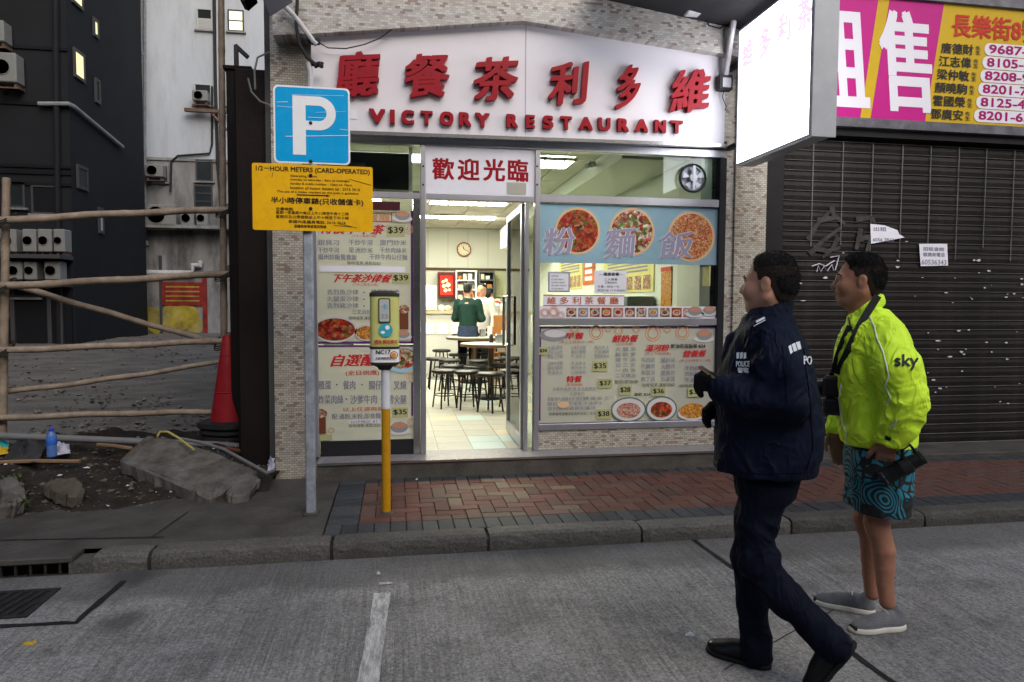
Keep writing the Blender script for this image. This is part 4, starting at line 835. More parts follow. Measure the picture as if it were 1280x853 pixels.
# inner fanlight details at the left: second frame and dark roller box
X0, X1, Z0, Z1 = rect(397, 186, 511, 236, 6.3); MB().box(X0, X1, 6.3, 6.55, Z0, Z1-.03).build('roller_box', 'black', sf)
X0, X1, Z0, Z1 = rect(511, 184, 515.5, 240, 6.25); MB().box(X0, X1, 6.25, 6.3, Z0, Z1).build('inner_frame', 'alu', sf)
X0, X1, Z0, Z1 = rect(397, 251, 500, 262, FY); MB().box(X0, X1, FY+.0, FY+.03, Z0, Z1).build('maroon_fascia', 'maroon', sf)
# door leaf swung inward on the right side, sidelight beyond it
dz0, dz1 = STZ+.012, ZD0-.004
dxh = AY(655, 400, FY+.05)[0]
dl = MB()
def leafpt(t, off=0.0): ang = R(91); return dxh-math.cos(ang)*t*1.0-off*math.sin(ang), FY+.075+math.sin(ang)*t-off*math.cos(ang)
def leafbox(mb, t0, t1, z0, z1, th=.022):
    p = [leafpt(t0, -th), leafpt(t1, -th), leafpt(t1, th), leafpt(t0, th)]; mb.prism(p, z0, z1, 'z'); return mb
leaf = recalc(leafbox(leafbox(leafbox(leafbox(MB(), 0, .06, dz0, dz1), .86, .92, dz0, dz1), .0605, .8595, dz0, dz0+.1), .0605, .8595, dz1-.06, dz1).build('door_leaf', 'alu', sf))
recalc(leafbox(MB(), .061, .859, dz0+.101, dz1-.061, .004).build('door_glass', 'glass_green', leaf))
for off in (-.06, .06):
    a, b = leafpt(.83, off), leafpt(.83, off)
    MB().tube([(*leafpt(.83, off*.35), 1.02), (*a, 1.02), (*b, 1.5), (*leafpt(.83, off*.35), 1.5)], .013, 8).build('pull_handle', 'steel', leaf)
X0 = AY(656, 400, FY)[0]; MB().box(X0, X0+.03, FY+.0, FY+.06, STZ+.001, ZD0-.001, .003).build('door_post', 'alu', sf)
pane(X0+.031, a3[0]-.001, STZ+.01, ZD0-.001)
for y in (208, 231):
    for x in (529, 671.5): p = AY(x, y, FY-.006); MB().lathe([(.008, 0), (.008, -.006), (.002, -.009)], (p[0], FY-.004, p[2]), 10, 'y').build('screw_head', 'black', sf)
# welcome panel over the door
wp = thing('welcome_panel', 'white panel over the doorway with four dark red characters', 'sign', AY(600, 240, FY))
X0, X1, Z0, Z1 = a1[1]+.002, a3[0]-.002, ZD1+.002, ZT0-.002
MB().box(X0, X1, FY+.015, FY+.05, Z0, Z1).build('panel', 'paper', wp)
for ch, x0, x1 in (('歡', 541, 567), ('迎', 573, 599), ('光', 605, 631), ('臨', 636, 660)):
    t = (x0-541)/120; q = rect(x0, 198+2*t, x1, 224+3*t, FY); MB().text(ch, *q, FY+.0135, 0, .0055).build('character', 'red_letter', wp)
X0, X1, Z0, Z1 = rect(634, 228, 658, 243, FY); MB().box(X0, X1, FY+.0115, FY+.013, Z0, Z1).build('tape_patch', 'cream_print', wp)

# ---------------------------------------------------------------- printed menus and posters behind the glass
PY = FY+.027
class Print:
    """a flat printed sheet: every ink is one part"""
    def __init__(s, name, label, x0, y0, x1, y1, m, Y=PY, cat='poster', th=.003):
        s.Y = Y; s.q = rect(x0, y0, x1, y1, Y); s.t = thing(name, label, cat, ((s.q[0]+s.q[1])/2, Y, s.q[2])); s.ink = {}; s.lv = 0; s.lvs = {}
        MB().box(s.q[0], s.q[1], Y, Y+th, s.q[2], s.q[3]).build('sheet', m, s.t)
    def mb(s, m, part='lettering'):
        k = (m, part) if part in ('lettering', 'dot', 'printed_ring') else (m, part, len(s.ink))
        if k not in s.ink:
            if (m, part) not in s.lvs: s.lv += 1; s.lvs[m, part] = s.lv
            s.ink[k] = (MB(), s.Y-.0007-.0009*s.lvs[m, part])
        return s.ink[k]
    def txt(s, body, x0, y0, x1, y1, m='ink', bold=0.0, part='lettering', slant=0.0, rise=0.0):
        b, y = s.mb(m, part); q = rect(x0, y0, x1, y1, s.Y); b.text(body, *q, y, 0, bold, [(-1, 0), (1, 0), (0, .6)] if bold else None, slant=slant, rise=rise)
    def rec(s, x0, y0, x1, y1, m, part='printed_block'):
        b, y = s.mb(m, part); q = rect(x0, y0, x1, y1, s.Y); b.quad((q[0], y, q[2]), (q[1], y, q[2]), (q[1], y, q[3]), (q[0], y, q[3]))
    def dsc(s, x, y_, rx, ry, m, part='printed_dish'):
        b, y = s.mb(m, part); p = AY(x, y_, s.Y); k = np.linalg.norm(p-CC)/FPX; b.disc(p[0], y, p[2], rx*k, ry*k)
    def rng(s, x, y_, r0, r1, m, part='printed_ring'):
        b, y = s.mb(m, part); p = AY(x, y_, s.Y); k = np.linalg.norm(p-CC)/FPX; b.ring(p[0], y, p[2], r0*k, r1*k)
    def done(s):
        for key, (b, y) in s.ink.items():
            if b.v: b.build(key[1], key[0], s.t, kind='stuff' if len(key) == 2 else None)
def swirl(P, spots):
    for x, y, r in spots: P.rng(x, y, r*.55, r*.72, 'orange_ring'); P.rng(x, y, r*.9, r, 'orange_ring')
def cup(P, x, y, s, tall=False):
    if tall: P.rec(x-5*s, y-11*s, x+5*s, y+11*s, 'brown_soup', 'printed_glass'); P.dsc(x, y-12*s, 6*s, 5*s, 'food_mixed', 'printed_foam')
    else: P.dsc(x, y+5*s, 15*s, 5*s, 'cup_white', 'printed_saucer'); P.dsc(x, y, 11*s, 7*s, 'cup_grey', 'printed_cup'); P.dsc(x, y-2.5*s, 9*s, 4*s, 'tea_print', 'printed_tea')
mat('cup_grey', (.25, .26, .27), .4); mat('tea_print', (.5, .24, .15), .4)
def price(P, body, x0, y0, x1, y1): P.rec(x0-2, y0-2.5, x1+2, y1+2.5, 'price_tag', 'price_label'); P.txt(body, x0, y0, x1, y1, 'ink', .0022, 'price')
# left upper menu
P = Print('upper_left_menu', 'cream afternoon tea menu in the left window above the purple band', 397, 264, 516.5, 429, 'cream_print')
P.rec(513.5, 264, 516.5, 429, 'purple_print'); P.rec(397, 427, 516.5, 430, 'purple_print')
P.rec(400, 266, 490, 267, 'red_print'); P.rec(400, 276, 490, 277, 'red_print'); P.rec(489, 266, 490, 277, 'red_print')
P.txt('維多利茶餐廳', 402, 267.5, 487, 275.5, 'orange_ring', .0015)
P.txt('特價下午茶', 402, 281, 480, 293, 'red_print', .004, 'heading', .08, .04); price(P, '$39', 485, 284, 504, 293)
P.txt('(下午二時至六時)', 440, 294, 470, 297.5, 'red_print')
for r_, ln in enumerate((('銀貝刁', '干炒牛河', '廈門炒米'), ('干炒牛河', '星洲炒米', '干炒肉絲米'))):
    y = 300+9.5*r_
    for (x0, x1), tx in zip(((397.5, 424), (436, 466), (475, 508)), ln): P.txt(tx, x0, y, x1, y+7, 'ink_grey', .0008)
P.txt('揚州炒飯鴛鴦飯', 397.5, 318, 446, 325, 'ink_grey', .0008); P.txt('干炒牛肉公仔麵', 462, 318, 509, 325, 'ink_grey', .0008)
P.txt('咖啡或茶,凍飲加$2', 434, 327, 476, 331.5, 'ink')
P.rec(400, 333, 506, 340.5, 'paper', 'label_strip'); P.txt('豆炒牛肉飯 揚州炒飯 西洋炒飯', 403, 334, 503, 339.5, 'ink', .0006)
P.txt('下午茶沙律餐', 416, 343, 489, 353.5, 'red_print', .004, 'heading', .08, .04); price(P, '$39', 492, 344, 510, 352)
P.txt('(下午二時至六時)', 441, 354.5, 472, 358.5, 'red_print')
for r_, (a, b) in enumerate((('吉烈魚沙律', '雜果雞沙律'), ('火腿蛋沙律', '粟米雞沙律'), ('吉烈豬沙律', '鮮蝦雞沙律'))):
    y = 362+8.5*r_; P.txt(a, 409, y, 448, y+6.5, 'ink_grey', .0008); P.txt('.', 454, y+3, 456, y+4.5, 'ink'); P.txt(b, 464, y, 499, y+6.5, 'ink_grey', .0008)
P.txt('三文治拼盤', 440, 387, 470, 393, 'ink_grey', .0006); P.txt('咖啡或茶,凍飲加$2', 436, 395.5, 474, 400, 'ink')
P.dsc(419, 412, 26, 16, 'cup_white'); P.dsc(419, 412, 23.5, 13.5, 'food_spicy', 'printed_food'); P.dsc(458, 416, 14, 10, 'cup_white'); P.dsc(458, 416, 12, 8, 'food_fried', 'printed_food')
cup(P, 505, 400, 1.1, True); cup(P, 504, 418, .7); cup(P, 503, 270, .8); swirl(P, [(512, 287, 5)])
P.done()
# left lower menu
P = Print('lower_left_menu', 'cream all day menu in the left window below the purple band', 397, 431.5, 516.5, 551, 'cream_print')
P.rec(397, 431.5, 516.5, 434, 'purple_print'); P.rec(514, 478, 516.5, 520, 'purple_print')
P.txt('自選配搭', 416, 443, 489, 458, 'red_print', .005, 'heading', .08, .04); P.txt('(全日供應)', 432, 463, 474, 470, 'red_print', .0008)
for x0, x1, tx in ((398, 414, '雞蛋'), (429, 444, '餐肉'), (461, 477, '腸仔'), (492, 508, '叉燒')): P.txt(tx, x0, 476, x1, 487, 'ink_grey', .0012)
for x0, x1, tx in ((398, 429, '炸菜肉絲'), (438, 471, '沙爹牛肉'), (485, 508, '雪火腿')): P.txt(tx, x0, 494, x1, 505, 'ink_grey', .0012)
for x, y in ((421, 481), (452.5, 481), (484, 481), (433, 499), (477, 499)): P.dsc(x, y, .9, .9, 'ink', 'dot')
P.txt('以上任選兩款', 429, 509, 480, 514, 'red_print'); price(P, '$35', 492, 512, 508, 519)
P.txt('配 通粉,米粉,即食麵', 415, 517, 476, 524, 'ink_grey', .0006); P.rec(436, 525, 474, 529, 'paper', 'label_strip'); P.txt('公仔麵加 $2', 438, 525.5, 472, 528.5, 'ink'); P.txt('咖啡或茶,凍飲加$2', 436, 530, 476, 534, 'ink')
P.dsc(502, 450, 20, 16, 'print_blue', 'printed_plate'); P.dsc(503, 448, 17, 13, 'food_noodle', 'printed_food'); cup(P, 499, 534, .95); cup(P, 402, 530, 1.1, True); swirl(P, [(514, 470, 6), (515, 528, 6), (414, 538, 4)])
P.rec(400, 543, 415, 550, 'price_tag', 'sticker'); P.txt('咖啡', 401, 544, 414, 546, 'ink'); P.txt('奶茶', 401, 547, 414, 549, 'ink')
P.done()
# blue banner 粉麵飯
mat('banner_blue', (.42, .6, .7), .4, var=.04); translucent('banner_blue', .5); mat('lilac', (.30, .28, .38), .4); mat('rim_orange', (.66, .45, .25), .4)
P = Print('blue_food_banner', 'pale blue window banner with three food bowls and large grey characters', 674, 257, 896.5, 330, 'banner_blue')
for x, y, r in ((722, 289, 29), (790, 290, 29), (864, 296, 30)): P.dsc(x, y, r, r, 'rim_orange', 'bowl_rim')
P.dsc(722, 289, 26, 26, 'food_spicy', 'printed_food'); P.dsc(790, 290, 26, 26, 'food_noodle', 'printed_food'); P.dsc(864, 296, 27, 27, 'food_rice', 'printed_food')
for ch, x0, y0, x1, y1 in (('粉', 680, 285, 718, 319), ('麵', 757, 285, 793, 323), ('飯', 825, 290, 866, 324)):
    P.txt(ch, x0, y0, x1, y1, 'paper', .013, 'character_outline', .08, .1)
for ch, x0, y0, x1, y1 in (('粉', 680, 285, 718, 319), ('麵', 757, 285, 793, 323), ('飯', 825, 290, 866, 324)): P.txt(ch, x0, y0, x1, y1, 'lilac', .0075, 'character', .08, .1)
P.done()
# strip sticker with name and dishes
P = Print('dish_photo_strip', 'narrow sticker strip of small dish photos along the window middle', 674, 383, 896.5, 398, 'paper')
for k in range(11): P.rec(708+14.6*k, 385, 720.5+14.6*k, 396.5, ('food_mixed', 'cup_grey', 'food_mixed', 'food_spicy', 'food_pink', 'food_mixed')[k % 6], 'photo'); 
for k in range(11): P.dsc(714+14.6*k, 391, 5, 3.6, 'cup_white', 'dish'); P.dsc(714+14.6*k, 390.5, 3.8, 2.6, ('food_spicy', 'food_rice', 'food_mixed', 'food_fried')[k % 4], 'dish_food')
swirl(P, [(681, 391, 6), (692, 390, 7), (701, 394, 5)]); cup(P, 868, 389, .8); cup(P, 886, 388, .7); P.done()
P = Print('name_sticker', 'white window sticker with the restaurant name in orange characters', 679, 369, 780, 383, 'paper')
P.rec(679, 369, 780, 370.2, 'orange_letter', 'border'); P.rec(679, 381.8, 780, 383, 'orange_letter', 'border'); P.rec(679, 370.2, 680, 381.8, 'orange_letter', 'border') if False else None
mat('orange_letter', (.5, .12, .04), .5)
for k, ch in enumerate('維多利茶餐廳'): P.txt(ch, 684+15.6*k, 371.5, 695+15.6*k, 380.5, 'orange_letter', .0014)
P.done()
P = Print('grey_notice', 'small grey framed notice taped inside the right window', 685, 340, 712.5, 365.5, 'notice_grey' if 'notice_grey' in M else 'galv', cat='notice')
P.rec(687, 342, 710.5, 363.5, 'paper', 'sheet_face'); P.txt('NOTICE', 689, 344, 698, 346.5, 'ink'); [P.txt('禁止吸煙 多謝合作', 689, 348.5+3.8*k, 704+2*(k % 3), 350.7+3.8*k, 'ink') for k in range(4)]
P.done()
P = Print('white_notice', 'white printed paper notice taped inside the right window', 743, 338.5, 783, 367, 'paper', cat='notice')
P.txt('—優惠套餐—', 749, 341, 779, 345, 'ink', .0012); P.txt('二人套餐', 755, 348, 772, 351, 'ink'); P.txt('只售$98元', 756, 352, 771, 355, 'ink'); P.txt('外賣—另加一元', 747, 357, 774, 360, 'ink'); P.txt('歡迎訂座 (下午茶除外)', 747, 362, 782, 365, 'ink')
P.done()
# big right menu
P = Print('right_window_menu', 'large cream breakfast and set meal menu in the lower right window', 674, 408, 896.5, 529, 'cream_print')
P.rec(674, 408, 896.5, 411, 'purple_print'); P.rec(674, 526.5, 896.5, 528.5, 'purple_print'); P.rec(674, 411, 676, 526, 'purple_print')
swirl(P, [(745, 416, 9), (718, 411.5, 6), (773, 414, 6), (816, 417, 10), (853, 416, 9), (795, 412, 5), (834, 412, 5), (760, 412, 4)])
P.dsc(692, 419, 18, 8, 'cup_grey', 'printed_dish'); P.dsc(694, 417, 14, 5, 'cup_white', 'printed_rice'); cup(P, 880, 419, .9)
P.txt('早餐', 707, 416, 729, 424, 'red_print', .0035, 'heading', .08, .04); P.txt('(早上七時至十一時)', 699, 426, 742, 430, 'red_print')
P.txt('鮮奶餐', 766, 419, 797, 428, 'red_print', .0035, 'heading', .08, .04); P.txt('(全日供應)', 770, 429, 791, 432, 'red_print')
P.txt('湯河粉', 807, 431, 836, 439, 'red_print', .0035, 'heading', .08, .04); P.txt('(早上七時供應)', 806, 440.5, 838, 444, 'red_print')
P.txt('鮮油菜蛋飯餐 $24', 838, 430, 881, 435.5, 'ink', .001); P.txt('營養餐', 854, 438, 882, 446, 'red_print', .0035, 'heading', .08, .04); P.txt('(早上七時至十一時)', 849, 449, 888, 453, 'red_print')
P.txt('特餐', 708, 470, 727, 478, 'red_print', .0035, 'heading', .08, .04); P.txt('(全日供應)', 707, 479.5, 728, 483, 'red_print')
it = ('火腿通粉', '雪菜肉絲米', '餐蛋公仔麵', '沙爹牛肉麵', '腸仔通粉', '牛油多士', '奄列多士')
for c_ in range(3):
    for r_ in range(3): P.txt(it[(c_*3+r_) % 7], 684.5+29*c_, 432+5.6*r_, 703+29*c_, 436.6+5.6*r_, 'ink_grey')
for c_ in range(2):
    for r_ in range(3): P.txt(it[(c_*2+r_+3) % 7], 684.5+29*c_, 452+5.6*r_, 703+29*c_, 456.6+5.6*r_, 'ink_grey')
for r_, tx in enumerate(('火 腿 治', '鮮 奶 麥', '蛋 牛 治', '公 三 文', '一 肉 治', '二又雞治')): P.txt(tx, 769, 434+6.6*r_, 794, 439+6.6*r_, 'ink_grey', .0006)
for r_, (a, b) in enumerate((('牛肉河', '豬扒河'), ('牛腩河', '火腿河'), ('魚蛋河', '墨魚河'), ('肉丁河', '沙爹河'))): P.txt(a, 801, 447+8*r_, 818, 453+8*r_, 'ink_grey', .0006); P.txt(b, 826, 447+8*r_, 843, 453+8*r_, 'ink_grey', .0006)
for r_, tx in enumerate(('牛奶麥皮', '西煎雙蛋', '牛油方飽')): P.txt(tx, 856, 457+7.4*r_, 879, 462.5+7.4*r_, 'ink_grey', .0006)
P.txt('配奶茶咖啡', 768, 475, 797, 479.5, 'ink'); P.txt('咖啡或茶,凍飲加$2', 802, 479, 843, 483.5, 'ink'); P.txt('咖啡或茶,凍飲加', 849, 480, 888, 484, 'ink')
for r_, (x0, x1) in enumerate(((690, 745), (712, 730))): P.txt(('沙爹牛肉拼 西 多士配熱飲', '火腿奄列')[r_], x0, 484+6*r_, x1, 488.5+6*r_, 'ink_grey')
for r_ in range(3): P.txt(('雞扒腸仔煎雙蛋多士', '豬扒餐肉煎蛋配牛油多士', '吉列魚柳雞翼配薯條')[r_], 684, 496+6*r_, 762-9*r_, 500.6+6*r_, 'ink_grey')
P.txt('奶茶咖啡或轉凍飲每杯另加二元正', 686, 515, 744, 519, 'ink'); P.dsc(704, 506, 8, 4, 'rim_orange', 'printed_toast')
price(P, '$34', 674.5, 436.5, 683, 441); price(P, '$35', 742, 454, 757, 461.5); price(P, '$37', 749, 476, 763, 482.5); price(P, '$28', 775, 484, 787, 491); price(P, '$36', 816, 486, 829, 492.5); price(P, '$30', 861, 487, 875, 493.5); price(P, '$38', 747, 514, 761, 521); P.txt('凍飲 $24', 792, 491, 812, 495, 'ink', .0008)
for x, y, rx, ry, m in ((785, 512, 22.5, 15.5, 'food_pink'), (826, 511, 20, 15.5, 'food_spicy')): P.dsc(x, y, rx, ry, 'ink_green', 'bowl_edge'); P.dsc(x, y, rx-1.8, ry-1.8, 'cup_white', 'bowl_inner'); P.dsc(x, y+1, rx*.68, ry*.62, m, 'bowl_food')
P.dsc(865, 517, 19, 8, 'cup_white', 'bowl_edge'); P.dsc(865, 513.5, 17, 9, 'food_fried', 'bowl_food')
P.done()

# ================================================================ closed shop on the right
mat('shutter', (.010, .008, .007), .5, .0, spec=.2, var=.35, vscale=3, bump=.12, bscale=20, dirt=.3, dscale=5, dcol=(.06, .05, .045)); mat('shutter_lip', (.13, .127, .13), .5, .3, var=.3, vscale=5)
mat('shop_dark', (.012, .011, .012), .6, var=.3)
mat('rail_grey', (.13, .13, .15), .45, .5, var=.3, vscale=6, dirt=.5, dscale=5)
HY = 6.02
SHX0, SHX1 = AY(972, 400, HY)[0], 7.6
cs = thing('closed_shop', 'dark closed shop unit right of the tiled pillar', 'shop', (SHX0, HY, 0))
MB().box(PRX1+.001, SHX0-.002, HY-.06, HY+.12, 0, 3.6, .006).build('guide_rail', 'shop_dark', cs)
MB().box(SHX0, SHX1, HY+.1, HY+.16, .0, 3.6).build('back_panel', 'shop_dark', cs)
MB().box(PRX1, SHX1, 5.56, HY+.3, -.05, .045, .006).build('threshold', 'path_concrete', cs)
BZ = AY(1160, 163, HY)[2]
MB().box(PRX1+.001, SHX1, HY-.1, HY+.3, BZ-.12, 14).build('fascia', 'shop_dark', cs)
sh = thing('roller_shutter', 'closed dark brown roller shutter with torn stickers', 'shutter', ((SHX0+SHX1)/2, HY, .046))
z0s = .055; pit = (AY(1000, 199.5, HY)[2]-AY(1000, 262.5, HY)[2])/5
nsl = int((BZ-.1-z0s)/pit)
slat = mesh_of(MB().prism([(.0, 0), (-.012, .004), (-.016, pit*.45), (-.010, pit*.86), (.004, pit-.003), (.012, pit*.5)], 0, SHX1-SHX0, 'x'), 'slat', 'shutter')
lip = mesh_of(MB().box(0, SHX1-SHX0, -.024, -.008, pit-.006, pit-.001, .001), 'slat_lip', 'shutter_lip')
for k in range(nsl):
    o = place(slat, 'slat', (SHX0, HY, z0s+pit*k), sh); place(lip, 'slat_lip', (SHX0, HY, z0s+pit*k), o)
MB().box(SHX0, SHX1, HY-.03, HY+.02, .046, z0s-.001, .003).build('bottom_bar', 'shutter_lip', sh)
for px_ in (1013, 1050, 1087, 1124, 1159, 1194, 1228, 1263, 1297):
    p = AY(px_, 250, HY); MB().box(p[0]-.004, p[0]+.004, HY-.031, HY-.025, AY(px_, 300, HY)[2]-rnd.uniform(0, .3), z0s+pit*nsl).build('tie_rod', 'shutter_lip', sh)
mat('sticker_scrap', (.5, .5, .52), .7, var=.15)
mb = MB()
for k in range(55):
    px_ = rnd.choice((rnd.uniform(1150, 1280), rnd.uniform(1150, 1280), rnd.uniform(1000, 1280))); py_ = rnd.uniform(325, 505) if px_ > 1140 else rnd.uniform(300, 420); p = AY(px_, py_, HY-.0265); r = rnd.uniform(.008, .034); a = rnd.uniform(-.5, .5); m_ = rnd.randint(4, 6)
    mb.poly([(p[0]+r*math.cos(2*math.pi*q/m_+a)*rnd.uniform(.4, 1.3), HY-.0265-.0001*k/10, p[2]+r*.45*math.sin(2*math.pi*q/m_+a)*rnd.uniform(.3, 1.2)) for q in range(m_)])
mb.build('torn_stickers', 'sticker_scrap', sh, kind='stuff')
# pale ghost of painted-over strokes
mat('ghost_paint', (.045, .04, .037), .6, var=.5, vscale=14)
mb = MB()
for pts in ([(1010, 300), (1022, 280), (1040, 262)], [(1012, 318), (1030, 300), (1052, 284)], [(1022, 276), (1046, 272), (1056, 280)], [(1040, 258), (1042, 270)], [(1048, 296), (1040, 312), (1028, 322)], [(1070, 275), (1090, 272), (1094, 281)], [(1072, 300), (1088, 296), (1082, 318)], [(1016, 310), (1034, 314), (1050, 310)], [(1076, 286), (1070, 312)]):
    P_ = [AY(x, y, HY-.0285) for x, y in pts]
    for i in range(len(P_)-1):
        a, b = P_[i], P_[i+1]; t = (b-a)/np.linalg.norm(b-a); nn = np.array([-t[2], 0, t[0]])*.028*(1-.3*i)
        dy = np.array([0, -.0003*len(mb.v)/4, 0]); mb.add([a+nn+dy, b+nn*.7+dy, b-nn*.7+dy, a-nn+dy], [(0, 1, 2, 3)])
tag(mb.build('ghost_graffiti', 'ghost_paint'), 'pale smeared graffiti strokes on the shutter above the two heads', 'graffiti')
mat('tag_paint', (.55, .5, .56), .6)
mb = MB()
for pts in ([(1015, 333), (1024, 330), (1032, 333), (1043, 326)], [(1021, 340), (1023, 332), (1026, 340), (1030, 333), (1034, 339), (1040, 331), (1042, 338)], [(1044, 338), (1049, 320), (1038, 322)]):
    mb.tube([AY(x, y, HY-.03) for x, y in pts], .006, 4)
tag(mb.build('scrawled_tag', 'tag_paint'), 'thin white scrawled tag on the shutter left of the jacketed man', 'graffiti')
def paper_on(name, pix, lines, label, curl=0.0):
    P_ = [AY(x, y, HY-.034) for x, y in pix]; n = len(P_)
    t = thing(name, label, 'notice', P_[0])
    MB().add(list(P_)+[p+np.array([0, .002, 0]) for p in P_], [tuple(range(n)), tuple(range(2*n-1, n-1, -1))]+[(k, (k+1) % n, n+(k+1) % n, n+k) for k in range(n)]).build('sheet', 'paper', t)
    mb = MB()
    for body, x0, y0, x1, y1 in lines: mb.text(body, *rect(x0, y0, x1, y1, HY-.0355), HY-.0355, 0, .0008)
    mb.build('printed_text', 'ink_grey', t)
paper_on('torn_paper_notice', [(1089, 305), (1131, 297), (1124, 293), (1122, 288), (1106, 282), (1088, 280)], [('出租', 1092, 284, 1108, 289), ('6056 7813', 1091, 298, 1117, 302)], 'torn folded white paper notice stuck high on the shutter')
paper_on('square_paper_notice', [(1151, 333), (1185, 332), (1184, 305), (1149, 305)], [('招租查詢', 1154, 309, 1180, 314), ('敬請來電洽', 1154, 316, 1181, 321), ('60536343', 1152, 325, 1183, 331)], 'square white paper notice on the shutter right of the jacketed man')
# for-sale banner
mat('banner_yellow', (.55, .36, .01), .45, var=.04); mat('banner_pink', (.46, .008, .2), .45, var=.04); mat('banner_white', (.72, .7, .76), .45); mat('banner_red', (.5, .03, .015), .5); mat('banner_magenta', (.33, .0, .12), .5)
NY = 5.9
bn = thing('property_banner', 'yellow and magenta property agency banner above the shutter', 'banner', AY(1200, 150, NY))
def npt(x, y): p = AY(x, y, NY); return (p[0], p[2])
zt, zb_ = AY(1160, 3, NY)[2], AY(1160, 153, NY)[2]; nx0 = AY(985, 80, NY)[0]; nx1 = 7.3
MB().box(nx0, nx1, NY, NY+.06, zb_, zt).build('backing', 'banner_yellow', bn)
MB().box(nx0, nx1, NY-.03, NY+.08, zb_-.09, zb_-.001, .004).build('lower_rail', 'rail_grey', bn)
MB().box(nx0, nx1, NY-.03, NY+.08, zt+.001, zt+.1, .004).build('upper_rail', 'rail_grey', bn)
def slantq(xt0, xt1, xb0, xb1, y, m, nm):
    a0, a1, b0, b1 = AY(xt0, 0, NY)[0], AY(xt1, 3, NY)[0], AY(xb0, 148, NY)[0], AY(xb1, 153, NY)[0]
    MB().quad((b0, y, zb_+.001), (b1, y, zb_+.001), (a1, y, zt-.001), (a0, y, zt-.001)).build(nm, m, bn)
slantq(985, 1098, 985, 1075, NY-.002, 'banner_pink', 'pink_field'); slantq(1112, 1180, 1088, 1156, NY-.002, 'banner_pink', 'pink_field')
q = rect(1018, 10, 1082, 136, NY); MB().text('租', *q, NY-.004, 0, .021, slant=-.18).build('large_character', 'banner_white', bn)
q = rect(1102, 16, 1162, 138, NY); MB().text('售', *q, NY-.004, 0, .021, slant=-.18).build('large_character', 'banner_white', bn)
def nline(body, x0, y0, x1, y1, m, bold, nm):
    dy = (x0-1160)*.048; q = rect(x0, y0, x1, y1, NY); MB().text(body, *q, NY-.006, 0, bold, slant=0).build(nm, m, bn)
nline('長樂街8號', 1190, 22, 1300, 50, 'banner_red', .005, 'street_line')
for k, (nm_, num) in enumerate((('唐德財', '9687-3381'), ('江志偉', '8105-6620'), ('梁仲敏', '8208-9155'), ('顏曉駒', '8201-7306'), ('霍國榮', '8125-4410'), ('鄧廣安', '8201-6528'))):
    x = 1176-2.6*k; y = 55+16.4*k
    nline(nm_, x, y, x+40, y+13, 'ink', .0022, 'agent_name'); nline('先', x+43, y+3, x+49, y+8, 'ink', .0006, 'title_character'); nline('生', x+43, y+8.5, x+49, y+14, 'ink', .0006, 'title_character')
    X0, X1, Z0, Z1 = rect(x+54, y+2.5, x+150, y+18, NY); rr = (Z1-Z0)/2
    pl_ = [(X0+rr-rr*math.sin(t), (Z0+Z1)/2+rr*math.cos(t)) for t in np.linspace(0, math.pi, 12)]+[(X1-rr+rr*math.sin(t), (Z0+Z1)/2-rr*math.cos(t)) for t in np.linspace(0, math.pi, 12)]
    MB().poly([(a, NY-.004, b) for a, b in pl_]).build('number_pill', 'banner_white', bn)
    nline(num, x+60, y+4.5, x+144, y+15, 'banner_magenta', .0035, 'phone_number')
# ---------------------------------------------------------------- projecting light box
mat('lightbox_face', (.8, .8, .8), .4, emit=(.93, .95, 1.0), estr=5.0); mat('lightbox_case', (.42, .44, .47), .45, .2, var=.08); mat('faint_pink', (.6, .2, .4), .4, emit=(1, .5, .78), estr=1.0); mat('faint_grey', (.5, .5, .5), .4, emit=(.85, .88, 1.0), estr=1.0)
LX = AY(920, 208, 5.55)[0]; ly1, ly0 = 5.55, AX(1013, 172, LX)[1]; lz0 = AX(965, 190, LX)[2]; lz1 = AX(937, 28, LX)[2]
lb = thing('projecting_light_box', 'glowing white light box sign projecting from the tiled pillar', 'sign', (LX, ly1, lz0))
MB().box(LX+.012, LX+.17, ly0, ly1, lz0, lz1, .012).build('casing', 'lightbox_case', lb)
MB().box(LX, LX+.011, ly0+.012, ly1-.012, lz0+.012, lz1-.012).build('lit_face', 'lightbox_face', lb)
MB().box(LX+.171, LX+.182, ly0+.012, ly1-.012, lz0+.012, lz1-.012).build('lit_face', 'lightbox_face', lb)
for nm_, y0_, y1_ in (('casing_rib', ly0-.014, ly0-.001), ): MB().box(LX-.004, LX+.19, y0_, y1_, lz0-.004, lz1+.004, .003).build(nm_, 'lightbox_case', lb)
for q in ((ly0, ly1, lz0, lz0+.018), (ly0, ly1, lz1-.018, lz1), (ly0, ly0+.018, lz0+.0185, lz1-.0185), (ly1-.018, ly1, lz0+.0185, lz1-.0185)): MB().box(LX-.006, LX-.0005, *q).build('face_frame', 'lightbox_case', lb)
for k, ch in enumerate('維多利茶'):
    yc_ = ly1-.16-.27*k
    MB().text(ch, -.085, .085, lz1-.36, lz1-.14, 0, 0, .008, frame=lambda x, y, z, yc_=yc_: (LX-.002+y, yc_-x, z)).build('character', 'faint_pink', lb)
MB().text('Restaurant', -.4, .3, lz1-.52, lz1-.46, 0, 0, .003, frame=lambda x, y, z: (LX-.002+y, (ly0+ly1)/2-x, z)).build('small_lettering', 'faint_grey', lb)
MB().box(LX-.003, LX-.001, ly0+.02, ly1-.02, lz0+.25, lz0+.254).build('face_seam', 'faint_grey', lb)
[MB().box(LX+.06, LX+.1, ly1, 5.859, z, z+.04).build('bracket', 'dark_metal', lb) for z in (lz0+.2, lz1-.24)]
